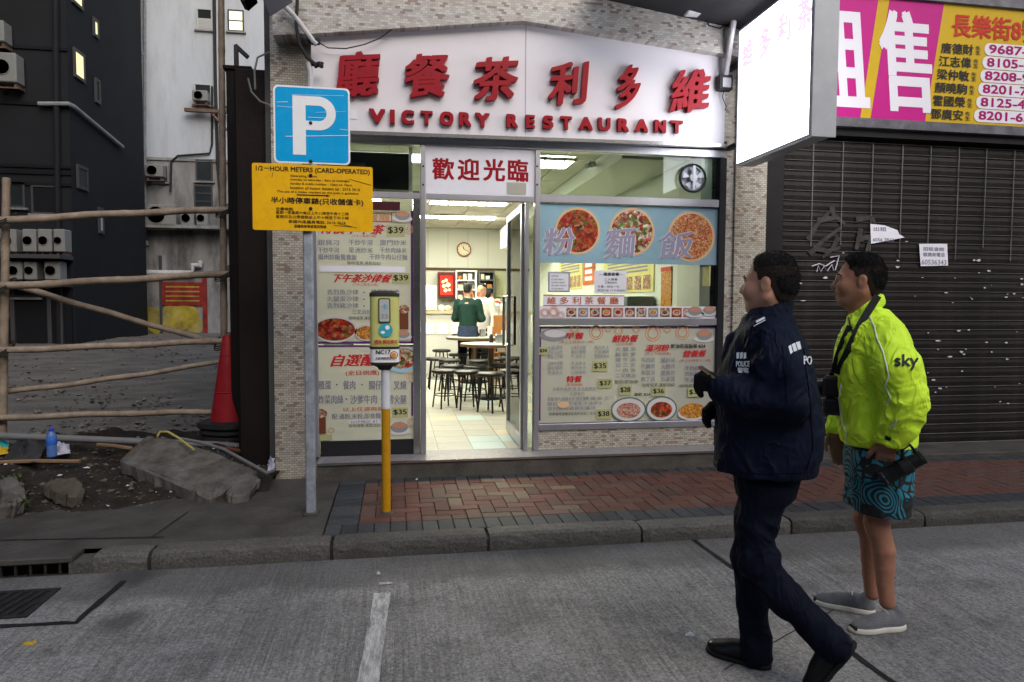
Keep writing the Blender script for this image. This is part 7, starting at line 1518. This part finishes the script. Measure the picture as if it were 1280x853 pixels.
# ---------------------------------------------------------------- officer in navy
fg = Fig(940, 836, -.1); L = fg.L
po = thing('person', 'man in a dark navy police jacket and trousers walking left past the shop', 'person', fg.wld(np.array([0, 0, -.1])))
PXM = lambda: fg.D
hc_ = L(962, 356); hf = (-.93, .36)
H = .0053
body = Vol((-.42, -.42, -.12), (.5, .42, 1.72), .0055)
fr, HP = head(body, hc_, hf, 1.0, .04)
hipC = L(958, 590); chest = L(960, 470); sh_n = L(962, 425, -.18); sh_f = L(958, 425, .18)
body.loft([(hipC[2]-.06, hipC[0], 0, .11, .15), (hipC[2]+.05, hipC[0], 0, .13, .16), (chest[2], chest[0], 0, .13, .16), (sh_n[2]-.02, sh_n[0]+.005, 0, .09, .17), (sh_n[2]+.05, L(966, 410)[0], 0, .055, .07)], .05)
el_n, wr_n = L(985, 503, -.23), L(906, 488, -.20); el_f, wr_f = L(968, 512, .22), L(912, 512, .06)
for a, b, c in ((sh_n, el_n, wr_n), (sh_f, el_f, wr_f)): body.chain([a, b, c], [.05, .04, .028], .03)
hip_n, kn_n, an_n = L(962, 608, -.09), L(947, 702, -.12), L(1042, 806, -.12)
hip_f, kn_f = L(955, 608, .09), L(936, 700, .06); gh, gt = fg.G(961, 836), fg.G(888, 814); an_f = gh+np.array([-.03, 0, .1])
body.chain([hip_n+np.array([-.012, 0, 0]), L(946, 655, -.1), kn_n+np.array([-.012, 0, 0]), L(980, 746, -.115), an_n], [.06, .045, .035, .03, .03], .03).chain([hip_f, L(945, 650, .08), kn_f, L(941, 755, .05), an_f], [.06, .045, .035, .03, .03], .03)
hd_d = L(884, 478, -.2)-wr_n; hand(body, wr_n, hd_d, (0, .35, -1), (-.2, -.3, 1), .95, (.5, .9, .7)); hand(body, wr_f, L(888, 512, .02)-wr_f, (0, -.4, -1), (-.2, -.5, .8), .95, (.7, .9, .6))
bo, bvh = fg.build(body.mesh(1), 'body', 'skin', po)
hv = Vol(hc_-.15, hc_+.16, .004); head(hv, hc_, hf, 1.0, .04, 'hair'); hV, hF = hv.mesh(1); hV = wrinkle(hV, hF, .0016, (110, 110, 70)); fg.build(strands(hV, hF, 8000, .008, .0008, (.7, 0, -.35), .0), 'hair', 'hair', po)
hv = Vol(hc_-.15, hc_+.16, .004); head(hv, hc_, hf, 1.0, .04, 'fade'); fg.build(strands(*hv.mesh(1), 5000, .005, .0006, (.3, 0, -.5)), 'hair_sides', 'hair_fade', po)
for q in (-1, 1):
    p = HP(.083, q*.033, .001); v = Vol(p-.03, p+.03, .0025); v.ell(p, (.009, .010, .0055), fr); fg.build(v.mesh(1), 'eye', 'eye_white', po); v = Vol(p-.04, p+.04, .003); v.ell(HP(.0895, q*.033, .001), (.0035, .0052, .0052), fr); fg.build(v.mesh(0), 'iris', 'iris', po)
    a, b, c = HP(.092, q*.018, .024), HP(.092, q*.036, .029), HP(.078, q*.055, .022); v = Vol(b-.045, b+.045, .003); v.chain([a, b, c], [.004, .005, .003], .004); fg.build(v.mesh(0), 'eyebrow', 'hair', po)
v = Vol(HP(.09, 0, -.066)-.04, HP(.09, 0, -.066)+.04, .003); v.ell(HP(.086, 0, -.0595), (.018, .0245, .0048), fr, .003).ell(HP(.0855, 0, -.0715), (.0162, .0215, .0062), fr, .003); fg.build(v.mesh(0), 'lips', 'lip', po)
# jacket
jk = Vol((-.40, -.42, .45), (.46, .44, 1.5), .0065)
lv = []
for y, xl, xr, rb_ in ((600, 893, 1012, .215), (585, 892, 1020, .22), (560, 894, 1028, .225), (530, 895, 1031, .22), (500, 897, 1027, .215), (470, 900, 1021, .215), (450, 904, 1016, .215), (432, 910, 1009, .2), (416, 918, 1001, .165), (402, 927, 994, .12), (392, 934, 990, .085), (385, 941, 987, .073)):
    a, b = L(xl, y), L(xr, y); lv.append((a[2], (a[0]+b[0])/2, .0, (b[0]-a[0])/2, rb_))
jk.loft(lv, .03, 2.4)
# collar: raised ring round the neck, higher at the back
ck_b, ck_f = L(988, 380), L(930, 405)
for t in np.linspace(0, 2*math.pi, 22):
    p = (ck_b+ck_f)/2+np.array([math.cos(t)*(ck_b[0]-ck_f[0])/2*.92, math.sin(t)*.072, math.cos(t)*(ck_b[2]-ck_f[2])/2]); jk.ell(p, (.014, .014, .03), None, .018)
nk = HP(-.035, 0, -.13); jk.cap(HP(-.016, 0, -.05), HP(-.02, 0, -.14), .059, .057, .006, 's')
jk.chain([sh_n+np.array([0, .03, .0]), L(976, 465, -.22), el_n], [.082, .08, .073], .05).chain([el_n, L(945, 500, -.235), L(912, 489, -.215), L(899, 485, -.205)], [.071, .066, .056, .045], .04)
jk.chain([sh_f+np.array([0, -.03, 0]), el_f], [.085, .08], .05).chain([el_f, wr_f+np.array([.03, 0, 0])], [.08, .055], .04)
# front lapel edge and hem band
jk.cap(L(914, 424, -.05), L(898, 500, -.06), .02, .024, .03)
jk.cut(L(950, 598, -.19), (0, 0, -1))
jV, jF = jk.mesh(2); jV = wrinkle(jV, jF, .009, (9, 9, 5), ((el_n, .13, 1.6), (sh_n, .12, .5), (L(925, 495, -.2), .09, 1.3)), 2.0)
jo, jb = fg.build((jV, jF), 'jacket', 'navy', po)
gl = Vol(wr_n-.22, wr_n+.14, .004); hand(gl, wr_n, hd_d, (0, .35, -1), (-.2, -.3, 1), .95, (.5, .9, .7), .004); fg.build(gl.mesh(1), 'glove', 'glove', po)
gl = Vol(wr_f-.22, wr_f+.14, .004); hand(gl, wr_f, L(888, 512, .02)-wr_f, (0, -.4, -1), (-.2, -.5, .8), .95, (.7, .9, .6), .004); fg.build(gl.mesh(1), 'glove', 'glove', po)
# trousers
tr = Vol((-.35, -.36, -.1), (.5, .36, .95), .0065)
tr.loft([(L(957, 618)[2], L(957, 618)[0], 0, .115, .155), (hipC[2]+.06, L(961, 590)[0], 0, .15, .17)], .04)
tr.chain([hip_n+np.array([-.012, 0, 0]), L(946, 655, -.1), kn_n+np.array([-.012, 0, 0])], [.098, .074, .062], .03).chain([kn_n, L(980, 746, -.115), an_n], [.064, .064, .066], .035).cap(L(968, 696, -.12), L(964, 706, -.12), .03, .03, .03)
tr.chain([hip_f, L(945, 650, .08), kn_f], [.1, .08, .066], .04).chain([kn_f, L(941, 755, .05), an_f+np.array([-.02, 0, -.035])], [.066, .058, .064], .035)
sd_ = an_n-kn_n; sd_ /= np.linalg.norm(sd_); tr_cut = an_n+sd_*.035
tV, tF = tr.mesh(2); tV = wrinkle(tV, tF, .008, (10, 10, 6), ((kn_n, .12, 1.8), (an_f, .12, 1.2), (an_n, .12, 1.0), (kn_f, .1, .8)), 5.0); fg.build((tV, tF), 'trousers', 'navy_trouser', po)
sv = Vol(np.minimum(gh, gt)-.08, np.maximum(gh, gt)+np.array([.08, .08, .2]), .0045); Q, sfr = shoe(fg, sv, gh, gt, (0, 0, 1)); s1, _ = fg.build(sv.mesh(1), 'shoe', 'shoe_black', po); sv = Vol(np.minimum(gh, gt)-.08, np.maximum(gh, gt)+.08, .0045); fg.build(sole(sv, Q, sfr).mesh(1), 'shoe_sole', 'sole_black', po)
h2 = L(1071, 806, -.12); t2 = fg.G(1016, 868); t2 = h2+(t2-h2)/np.linalg.norm(t2-h2)*.275
sv = Vol(np.minimum(h2, t2)-.15, np.maximum(h2, t2)+.15, .0045); Q, sfr = shoe(fg, sv, h2, t2, an_n+np.array([0, 0, .1])-(h2+t2)/2); fg.build(sv.mesh(1), 'shoe', 'shoe_black', po); sv = Vol(np.minimum(h2, t2)-.1, np.maximum(h2, t2)+.1, .0045); fg.build(sole(sv, Q, sfr).mesh(1), 'shoe_sole', 'sole_black', po)
# markings on the jacket
for q in (((985, 434), (988, 431.5), (991, 441), (988, 443.5)), ((989, 431), (993, 429), (996, 438.5), (992, 440.5)), ((994, 428.5), (999, 427), (1001, 436.5), (997, 438)), ((1000, 427), (1007, 427.5), (1008, 437), (1002, 436.5)), ((1008, 428), (1012, 430), (1013, 439.5), (1009, 437.5))): patch(jb, q, 'reflective_strip', 'reflective', po, nu=3, nv=3)
for x in (924, 928.5, 933): patch(jb, ((x-3, 441.5), (x+.5, 440.5), (x+.5, 448), (x-3, 449)), 'reflective_strip', 'reflective', po)
for x in (922, ): surf_text(jb, 'POLICE', 921, 452, 938, 458.5, 'lettering', 'reflective', po, .25); surf_text(jb, '警察', 923, 460, 936.5, 467, 'lettering', 'reflective', po, .3)
surf_text(jb, 'PO', 1004, 446, 1013.5, 456, 'lettering', 'reflective', po, .4)
ep = [(941, 406), (957, 399)]; patch(jb, ((943, 404.5), (956, 397.5), (958, 401), (945, 408)), 'shoulder_slide', 'navy', po, .006); patch(jb, ((946, 403.5), (956, 398.5), (957, 400.5), (947, 405.5)), 'rank_bar', 'reflective', po, .008); patch(jb, ((944, 408), (957, 402), (957.5, 402.8), (944.5, 408.9)), 'rank_bar', 'reflective', po, .008)
on_surface(jb, [(978, 432), (982, 470), (984, 505), (975, 520)], .002, 'sleeve_seam', 'navy_trouser', po); on_surface(jb, [(893, 588), (950, 592), (1012, 590)], .002, 'hem_seam', 'navy_trouser', po); on_surface(jb, [(1004, 436), (1012, 500), (1016, 560), (1008, 588)], .002, 'back_seam', 'navy_trouser', po)
# phone held in the gloved hand
mat('phone_gold', (.45, .3, .2), .25, .6); mat('phone_dark', (.02, .02, .022), .15)
a, b = L(874, 458, -.19), L(897, 474, -.2); ph = thing('mobile_phone', 'thin mobile phone held in the black gloved hand', 'phone', fg.wld((a+b)/2))
ax = (b-a)/np.linalg.norm(b-a); up = np.array([0, 1., 0]); up -= ax*(up@ax); up /= np.linalg.norm(up); th_ = np.cross(ax, up)
def obox(c, ex, ey, ez, lx, ly, lz): return [c+ex*lx*i+ey*ly*j+ez*lz*k for i in (-1, 1) for j in (-1, 1) for k in (-1, 1)]
BF = [(0, 1, 3, 2), (4, 6, 7, 5), (0, 4, 5, 1), (2, 3, 7, 6), (0, 2, 6, 4), (1, 5, 7, 3)]
c_ = (a+b)/2; recalc(MB().add(fg.wld(np.array(obox(c_, ax, up, th_, .04, .03, .0045))), BF).build('phone_body', 'phone_gold', ph)); recalc(MB().add(fg.wld(np.array(obox(c_+th_*.0055, ax, up, th_, .037, .027, .0008))), BF).build('phone_screen', 'phone_dark', ph)); recalc(MB().add(fg.wld(np.array(obox(c_-th_*.0055, ax, up, th_, .037, .027, .0008))), BF).build('phone_back', 'phone_dark', ph))
del body, jk, tr

# ---------------------------------------------------------------- man in the neon jacket
f2 = Fig(1093, 788, -.1); f2.D += .0; L = f2.L
pt = thing('person', 'man in a neon yellow jacket and patterned shorts standing with camera gear', 'person', f2.wld(np.array([0, 0, -.1])))
hc_ = L(1074, 352); hf = (-1.0, -.06)
body = Vol((-.42, -.42, -.12), (.4, .42, 1.75), .0055); fr, HP = head(body, hc_, hf, .97, .05)
hipC = L(1100, 560); chest = L(1095, 455); sh_n = L(1107, 420, -.17); sh_f = L(1095, 420, .17)
body.loft([(hipC[2]-.06, hipC[0], 0, .11, .15), (hipC[2]+.05, hipC[0], 0, .14, .16), (chest[2], chest[0], 0, .14, .16), (sh_n[2]-.02, L(1100, 420)[0], 0, .09, .17), (sh_n[2]+.06, L(1092, 400)[0], 0, .055, .065)], .05)
el_n, wr_n = L(1132, 500, -.235), L(1113, 549, -.215); el_f, wr_f = L(1070, 500, .24), L(1045, 538, .17)
body.chain([sh_n, el_n, wr_n], [.052, .043, .031], .03).chain([sh_f, el_f, wr_f], [.052, .043, .031], .03)
kn_n, an_n = L(1097, 655, -.09), L(1109, 753, -.1); kn_f, an_f = L(1083, 650, .09), L(1090, 742, .1); hip_n, hip_f = L(1102, 572, -.09), L(1097, 572, .09)
for hp, kn, an in ((hip_n, kn_n, an_n), (hip_f, kn_f, an_f)):
    cf = kn*.66+an*.34+np.array([.012, 0, 0]); body.chain([hp, kn, kn*.85+an*.15+np.array([.006, 0, 0]), cf, kn*.45+an*.55+np.array([.006, 0, 0]), kn*.25+an*.75, an], [.08, .05, .047, .049, .043, .036, .033], .005); body.cap(kn+np.array([-.02, 0, .01]), kn+np.array([-.015, 0, -.03]), .034, .03, .03)
HD = L(1106, 574, -.21)-wr_n; hand(body, wr_n, HD, (-.25, .55, -.5), (-1, -.2, .1), 1.0, (.75, .85, .5), thumb=.5)
hand(body, wr_f, L(1046, 566, .16)-wr_f, (.2, -.5, -.2), (-1, -.3, 0), .95, (.25, .4, .3))
for nn_, (hx, hy, tx, ty) in (('n', (1128, 783, 1068, 786)), ('f', (1088, 764, 1033, 752))): pass
bo, bvh = f2.build(body.mesh(1), 'body', 'skin_tan', pt)
hv = Vol(hc_-.15, hc_+.16, .004); head(hv, hc_, hf, .97, .05, 'hair'); hV, hF = hv.mesh(1); hV = wrinkle(hV, hF, .003, (110, 110, 70)); f2.build(strands(hV, hF, 8000, .012, .0008, (.1, 0, .2), .35), 'hair', 'hair', pt)
hv = Vol(hc_-.15, hc_+.16, .004); head(hv, hc_, hf, .97, .05, 'fade'); f2.build(strands(*hv.mesh(1), 5000, .005, .0006, (.3, 0, -.5)), 'hair_sides', 'hair_fade', pt)
for q in (-1, 1):
    p = HP(.083, q*.033, .001); v = Vol(p-.03, p+.03, .0025); v.ell(p, (.009, .010, .0055), fr); f2.build(v.mesh(1), 'eye', 'eye_white', pt); v = Vol(p-.04, p+.04, .003); v.ell(HP(.0895, q*.033, .001), (.0035, .0052, .0052), fr); f2.build(v.mesh(0), 'iris', 'iris', pt)
    a, b, c = HP(.092, q*.018, .024), HP(.092, q*.036, .029), HP(.078, q*.055, .022); v = Vol(b-.045, b+.045, .003); v.chain([a, b, c], [.004, .005, .003], .004); f2.build(v.mesh(0), 'eyebrow', 'hair', pt)
v = Vol(HP(.09, 0, -.066)-.04, HP(.09, 0, -.066)+.04, .003); v.ell(HP(.086, 0, -.0595), (.018, .0245, .0048), fr, .003).ell(HP(.0855, 0, -.0715), (.0162, .0215, .0062), fr, .003); f2.build(v.mesh(0), 'lips', 'lip', pt)
jk = Vol((-.40, -.44, .6), (.40, .46, 1.56), .0065); lv = []
for y, xl, xr, rb_ in ((566, 1054, 1146, .2), (552, 1052, 1147, .205), (530, 1047, 1148, .21), (505, 1044, 1148, .21), (480, 1042, 1147, .21), (455, 1042, 1145, .21), (435, 1044, 1143, .21), (418, 1049, 1138, .195), (404, 1057, 1128, .16), (395, 1066, 1118, .11), (387, 1074, 1110, .08)):
    a, b = L(xl, y), L(xr, y); lv.append((a[2], (a[0]+b[0])/2, .0, (b[0]-a[0])/2, rb_))
jk.loft(lv, .03, 2.4)
ck_b, ck_f = L(1101, 377), L(1061, 402)
for t in np.linspace(0, 2*math.pi, 22):
    p = (ck_b+ck_f)/2+np.array([math.cos(t)*(ck_b[0]-ck_f[0])/2*.95, math.sin(t)*.073, math.cos(t)*(ck_b[2]-ck_f[2])/2]); jk.ell(p, (.015, .015, .03), None, .018)
jk.cap(HP(-.016, 0, -.06), HP(-.022, 0, -.16), .058, .056, .006, 's')
sl_ = Vol((-.40, -.44, .6), (.40, .46, 1.56), .0065); sl_.chain([sh_n+np.array([0, .03, 0]), L(1121, 462, -.22), el_n], [.082, .088, .08], .05).chain([el_n, L(1126, 526, -.228), wr_n+np.array([0, 0, -.008])], [.08, .074, .06], .04)
jk.chain([sh_f+np.array([0, -.03, 0]), el_f], [.088, .08], .05).chain([el_f, wr_f+np.array([.0, 0, .01])], [.08, .055], .04)
# keep the sleeve ends off below the cuffs, the body off below the hem
hz = L(1100, 562, -.19)[2]
X, Y, Z = np.meshgrid(*jk.ax, indexing='ij', sparse=True); zl = np.where(Y < .16, hz, -9.0); jk.d = np.maximum(jk.d, (zl-Z).astype(np.float32))
sd_ = wr_n-el_n; sd_ /= np.linalg.norm(sd_); c_ = wr_n+sd_*.02; e = (X-c_[0])*sd_[0]+(Y-c_[1])*sd_[1]+(Z-c_[2])*sd_[2]; sl_.d = np.maximum(sl_.d, np.minimum(e, .08).astype(np.float32)); jk.put((slice(None),)*3, sl_.d, .035); del sl_
jV, jF = jk.mesh(2); jV = wrinkle(jV, jF, .0095, (6, 6, 9), ((el_n, .11, 1.5), (wr_n, .1, 1.2), (L(1060, 470, -.1), .12, .3)), 9.0); jo, jb = f2.build((jV, jF), 'jacket', 'neon', pt)
# shorts
so_ = Vol((-.32, -.36, .3), (.34, .36, .9), .006)
so_.loft([(L(1097, 590)[2], L(1097, 590)[0], 0, .145, .185), (hipC[2]+.03, hipC[0], 0, .15, .18)], .04)
so_.chain([hip_n, L(1104, 652, -.1)], [.12, .096], .04).chain([hip_f, L(1076, 640, .1)], [.12, .088], .04).cap(L(1084, 600, -.08), L(1088, 652, -.085), .08, .06, .04).cap(L(1116, 610, -.1), L(1118, 652, -.1), .075, .062, .04)
X, Y, Z = np.meshgrid(*so_.ax, indexing='ij', sparse=True); zl = np.where(Y < .0, L(1100, 641, -.1)[2], L(1070, 628, .1)[2]); so_.d = np.maximum(so_.d, (zl-Z).astype(np.float32))
sV, sF = so_.mesh(2); sV = wrinkle(sV, sF, .009, (8, 8, 4), (), 14.0); f2.build((sV, sF), 'shorts', 'tribal_shorts', pt)
for (hx, hy, tx, ty), an in (((1129, 785, 1067, 790), an_n), ((1092, 768, 1032, 756), an_f)):
    gh, gt = f2.G(hx, hy), f2.G(tx, ty); gt = gh+(gt-gh)/np.linalg.norm(gt-gh)*.265; mid = an+np.array([.03, 0, 0]); sft = np.array([mid[0]-gh[0], mid[1]-gh[1], 0])*.0; gh = gh+sft
    sv = Vol(np.minimum(gh, gt)-.09, np.maximum(gh, gt)+np.array([.09, .09, .2]), .0045); Q, sfr = shoe(f2, sv, gh, gt, (0, 0, 1), True); sv.cap(an+np.array([0, 0, .1]), an+np.array([0, 0, -.02]), .038, .037, .01, 's') if False else None
    so2, sb = f2.build(sv.mesh(1), 'shoe', 'knit_grey', pt); sv = Vol(np.minimum(gh, gt)-.09, np.maximum(gh, gt)+.09, .0045); fso, _ = f2.build(sole(sv, Q, sfr, .026).mesh(1), 'shoe_sole', 'sole_white', pt)
    mb = MB()
    for k in range(4): mb.tube(f2.wld(np.array([Q(.36+.07*k, .083-.011*k, -.022), Q(.37+.07*k, .09-.011*k, 0), Q(.36+.07*k, .083-.011*k, .022)])), .003, 5)
    mb.build('laces', 'sole_white', pt)
    v = Vol(Q(1.0, .02)-.04, Q(1.0, .02)+.04, .004); v.ell(Q(.985, .02), (.016, .03, .014), sfr); f2.build(v.mesh(1), 'toe_guard', 'sole_black', pt)
# jacket details
surf_text(jb, 'sky', 1118.5, 444, 1147, 462.5, 'sleeve_logo', 'ink', pt, .55)
for nm_, pts in (('reflective_piping', [(1086, 394), (1093, 408), (1096, 422), (1104, 440), (1108, 455), (1111, 470), (1107, 482), (1113, 497), (1109, 508)]), ('reflective_piping', [(1052, 480), (1049, 498), (1052, 525), (1058, 540), (1058, 560)]), ('reflective_piping', [(1046, 415), (1040, 432), (1038, 442), (1041, 452)])): on_surface(jb, pts, .0026, nm_, 'reflective', pt, .002)
patch(jb, ((1107, 544), (1114.5, 547.5), (1113, 552), (1106, 549)), 'cuff_tab', 'black', pt); on_surface(jb, [(1116, 531), (1113, 536), (1117, 534), (1121, 525)], .0022, 'sleeve_print', 'reflective', pt)
on_surface(jb, [(1061, 398), (1064, 410), (1068, 420)], .004, 'zip', 'black', pt)
# camera with strap at the chest
mat('cam_black', (.012, .012, .013), .38, var=.2, vscale=20, bump=.15, bscale=120); mat('strap', (.01, .01, .011), .7, bump=.2); mat('lens_glass', (.02, .025, .05), .05)
cp = L(1045, 492, -.04); cb_ = thing('camera', 'black SLR camera hanging on the chest of the man in yellow', 'camera', f2.wld(cp))
def lbox(fig, c, hx_, hy_, hz_, name, m, par, bev=.006):
    mb = MB().box(-hx_, hx_, -hy_, hy_, -hz_, hz_, bev); mb.v = [tuple(fig.wld(np.array(c)+np.array(p))) for p in mb.v]; return recalc(mb.build(name, m, par))
lbox(f2, L(1042, 482, -.06), .042, .075, .048, 'camera_body', 'cam_black', cb_, .012); lbox(f2, L(1042, 507, -.06), .04, .07, .038, 'battery_grip', 'cam_black', cb_, .01); lbox(f2, L(1044, 468, -.05), .026, .028, .016, 'viewfinder', 'cam_black', cb_, .008)
a, b = L(1036, 484, -.05), L(1018, 486, -.05); MB().tube(f2.wld(np.array([a, a*.4+b*.6, b])), [.036, .04, .04], 20).build('lens', 'cam_black', cb_, True); MB().tube(f2.wld(np.array([b+np.array([-.0005, 0, 0]), b+np.array([-.003, 0, 0])])), .034, 20).build('lens_front', 'lens_glass', cb_)
def strap(bvh, pts, wd, name, par, fig, b_def=-.08):
    P = []
    for x, y in pts:
        h = hit(bvh, x, y, .006); P.append(h if h is not None else fig.wld(fig.L(x, y, b_def)))
    for _ in range(2): P = [P[0]]+[(P[i-1]+2*P[i]+P[i+1])/4 for i in range(1, len(P)-1)]+[P[-1]]
    P = [q-(q-CC)/np.linalg.norm(q-CC)*.008 for q in P]; V = []
    for i, p in enumerate(P):
        t = P[min(i+1, len(P)-1)]-P[max(i-1, 0)]; t /= np.linalg.norm(t); v = p-CC; v /= np.linalg.norm(v); sd = np.cross(t, v); sd /= np.linalg.norm(sd); V += [p+sd*wd/2-v*.0, p-sd*wd/2, p-sd*wd/2+v*.004, p+sd*wd/2+v*.004]
    m_ = len(P); recalc(MB().add(V, [(4*i+j, 4*i+(j+1) % 4, 4*i+4+(j+1) % 4, 4*i+4+j) for i in range(m_-1) for j in range(4)]+[(0, 1, 2, 3), (4*m_-1, 4*m_-2, 4*m_-3, 4*m_-4)]).build(name, 'strap', par))
strap(jb, [(1097, 371), (1090, 383), (1082, 394), (1076, 406), (1070, 420), (1062, 438), (1054, 455), (1048, 468)], .032, 'neck_strap', cb_, f2, -.09)
strap(jb, [(1064, 408), (1058, 420), (1052, 434), (1046, 448), (1044, 466)], .026, 'neck_strap', cb_, f2, -.0)
# lens carried in the left hand
a, b = L(1102, 599, -.22), L(1150, 573, -.2); ln_ = thing('camera_lens', 'black telephoto lens held low in the left hand of the man in yellow', 'lens', f2.wld((a+b)/2)); dd = b-a
W_ = lambda t: f2.wld(a+dd*t)
MB().tube([W_(0), W_(.05), W_(.06), W_(.5), W_(.52), W_(.74), W_(.76), W_(.98), W_(1.0)], [.036, .037, .034, .034, .036, .036, .031, .030, .026], 24).build('barrel', 'cam_black', ln_, True)
MB().tube([W_(.53), W_(.72)], .0365, 24, False).build('zoom_ring', 'black_rubber', ln_, True); MB().tube([W_(-.004), W_(-.012)], .031, 24).build('front_element', 'lens_glass', ln_); MB().tube([W_(1.001), W_(1.08)], .03, 24).build('rear_cap', 'black_rubber', ln_, True)
MB().tube([W_(.075), W_(.083)], .0352, 24, False).build('silver_ring', 'steel', ln_)
pv = [W_(.9), f2.wld(L(1143, 563, -.2)), f2.wld(L(1137, 556, -.22)), f2.wld(L(1128, 562, -.24)), W_(.55)]
MB().tube(pv, .007, 6).build('wrist_strap', 'strap', ln_, True)
del body, jk, so_

# ---------------------------------------------------------------- staff inside
mat('shirt_green', (.007, .028, .021), .8, var=.2); mat('shirt_white', (.62, .62, .6), .8, var=.05); mat('dark_cloth', (.015, .017, .022), .8); mat('apron_navy', (.02, .03, .06), .8, var=.4, vscale=20); mat('floral', (.3, .22, .16), .8, col2=(.06, .04, .035), vscale=30)
def staff(px, Y, head_y, face, label, shirt, legs, pose, sz=1.0, apron=None):
    """standing figure seen from outside; face = facing direction in plan; pose 'down' or 'bent' arms"""
    c = AY(px, 400, Y); Ht = AY(px, head_y, Y)[2]-IFZ; k = Ht/1.7; o = np.array([c[0], Y, IFZ]); t = thing('person', label, 'person', o)
    class G_: pass
    g = Fig.__new__(Fig); g.o = o; f = np.array([face[0], face[1], 0]); f /= np.linalg.norm(f); g.e = np.array([1., 0, 0]); g.n = np.array([0, 1., 0])
    s = np.array([-f[1], f[0], 0]); hh = .012*1
    z = lambda q: np.array([0, 0, q*k])
    b = Vol((-.5, -.5, -.03), (.5, .5, Ht+.05), .012); head(b, z(1.58), f[:2], k, 0)
    b.loft([(.85*k, 0, 0, .13*k, .13*k), (1.1*k, 0, 0, .125*k, .125*k), (1.36*k, 0, 0, .15*k, .15*k), (1.45*k, 0, 0, .06, .06)], .05)
    A = []
    for q in (-1, 1):
        sh_ = z(1.38)+s*q*.18*k; 
        if pose == 'down': e, w_ = z(1.1)+s*q*.25*k-f*.02, z(.86)+s*q*.24*k+f*.08
        else: e, w_ = z(1.1)+s*q*.24*k+f*.03, z(1.06)+s*q*.12*k+f*.27
        A.append((sh_, e, w_)); b.chain([sh_, e, w_], [.05*k, .042*k, .03*k], .03); hand(b, w_, w_-e, f*.3+np.array([0, 0, -.2]), -s*q+f*.2, .9, (.3, .4, .3))
        b.chain([z(.86)+s*q*.09*k, z(.47)+s*q*.1*k, z(.07)+s*q*.1*k], [.08*k, .055*k, .04*k], .03).cap(z(.04)+s*q*.1*k-f*.04, z(.03)+s*q*.1*k+f*.15, .04, .035, .02)
    g.build(b.mesh(1), 'body', 'skin', t)
    hv = Vol(z(1.58)-.16, z(1.58)+.17, .009); head(hv, z(1.58), f[:2], k, 0, 'hair'); g.build(hv.mesh(1), 'hair', 'hair', t)
    j = Vol((-.5, -.5, .7*k), (.5, .5, 1.52*k), .011); j.loft([(.8*k, 0, 0, .165*k, .165*k), (1.1*k, 0, 0, .15*k, .15*k), (1.34*k, 0, 0, .175*k, .16*k), (1.46*k, 0, 0, .075, .075)], .04)
    for sh_, e, w_ in A: j.chain([sh_, e, e*.35+w_*.65], [.068*k, .06*k, .05*k], .04)
    jv, jf = j.mesh(1); g.build((wrinkle(jv, jf, .008, (8, 8, 5)), jf), 'shirt', shirt, t)
    p = Vol((-.35, -.35, .02), (.35, .35, .95*k), .011); p.loft([(.78*k, 0, 0, .14*k, .14*k), (.92*k, 0, 0, .15*k, .15*k)], .03)
    for q in (-1, 1): p.chain([z(.84)+s*q*.09*k, z(.47)+s*q*.1*k, z(.1)+s*q*.1*k], [.1*k, .075*k, .065*k], .04)
    g.build(p.mesh(1), 'trousers', legs, t)
    if apron: a_ = Vol((-.4, -.4, .5*k), (.4, .4, 1.0*k), .011); a_.loft([(.72*k, 0, 0, .185*k, .185*k), (.97*k, 0, 0, .172*k, .172*k)], .01); g.build(a_.mesh(1), 'apron', apron, t)
staff(585, 11.3, 355, (.35, .94), 'man in a dark green shirt with his back turned inside the restaurant', 'shirt_green', 'dark_cloth', 'bent', 1.0, 'apron_navy')
staff(602, 12.0, 355, (-.5, -.87), 'man in a white shirt facing the door inside the restaurant', 'shirt_white', 'dark_cloth', 'down')
staff(611, 12.25, 363, (.6, .8), 'dark haired person half hidden behind the man in white', 'shirt_white', 'dark_cloth', 'bent')
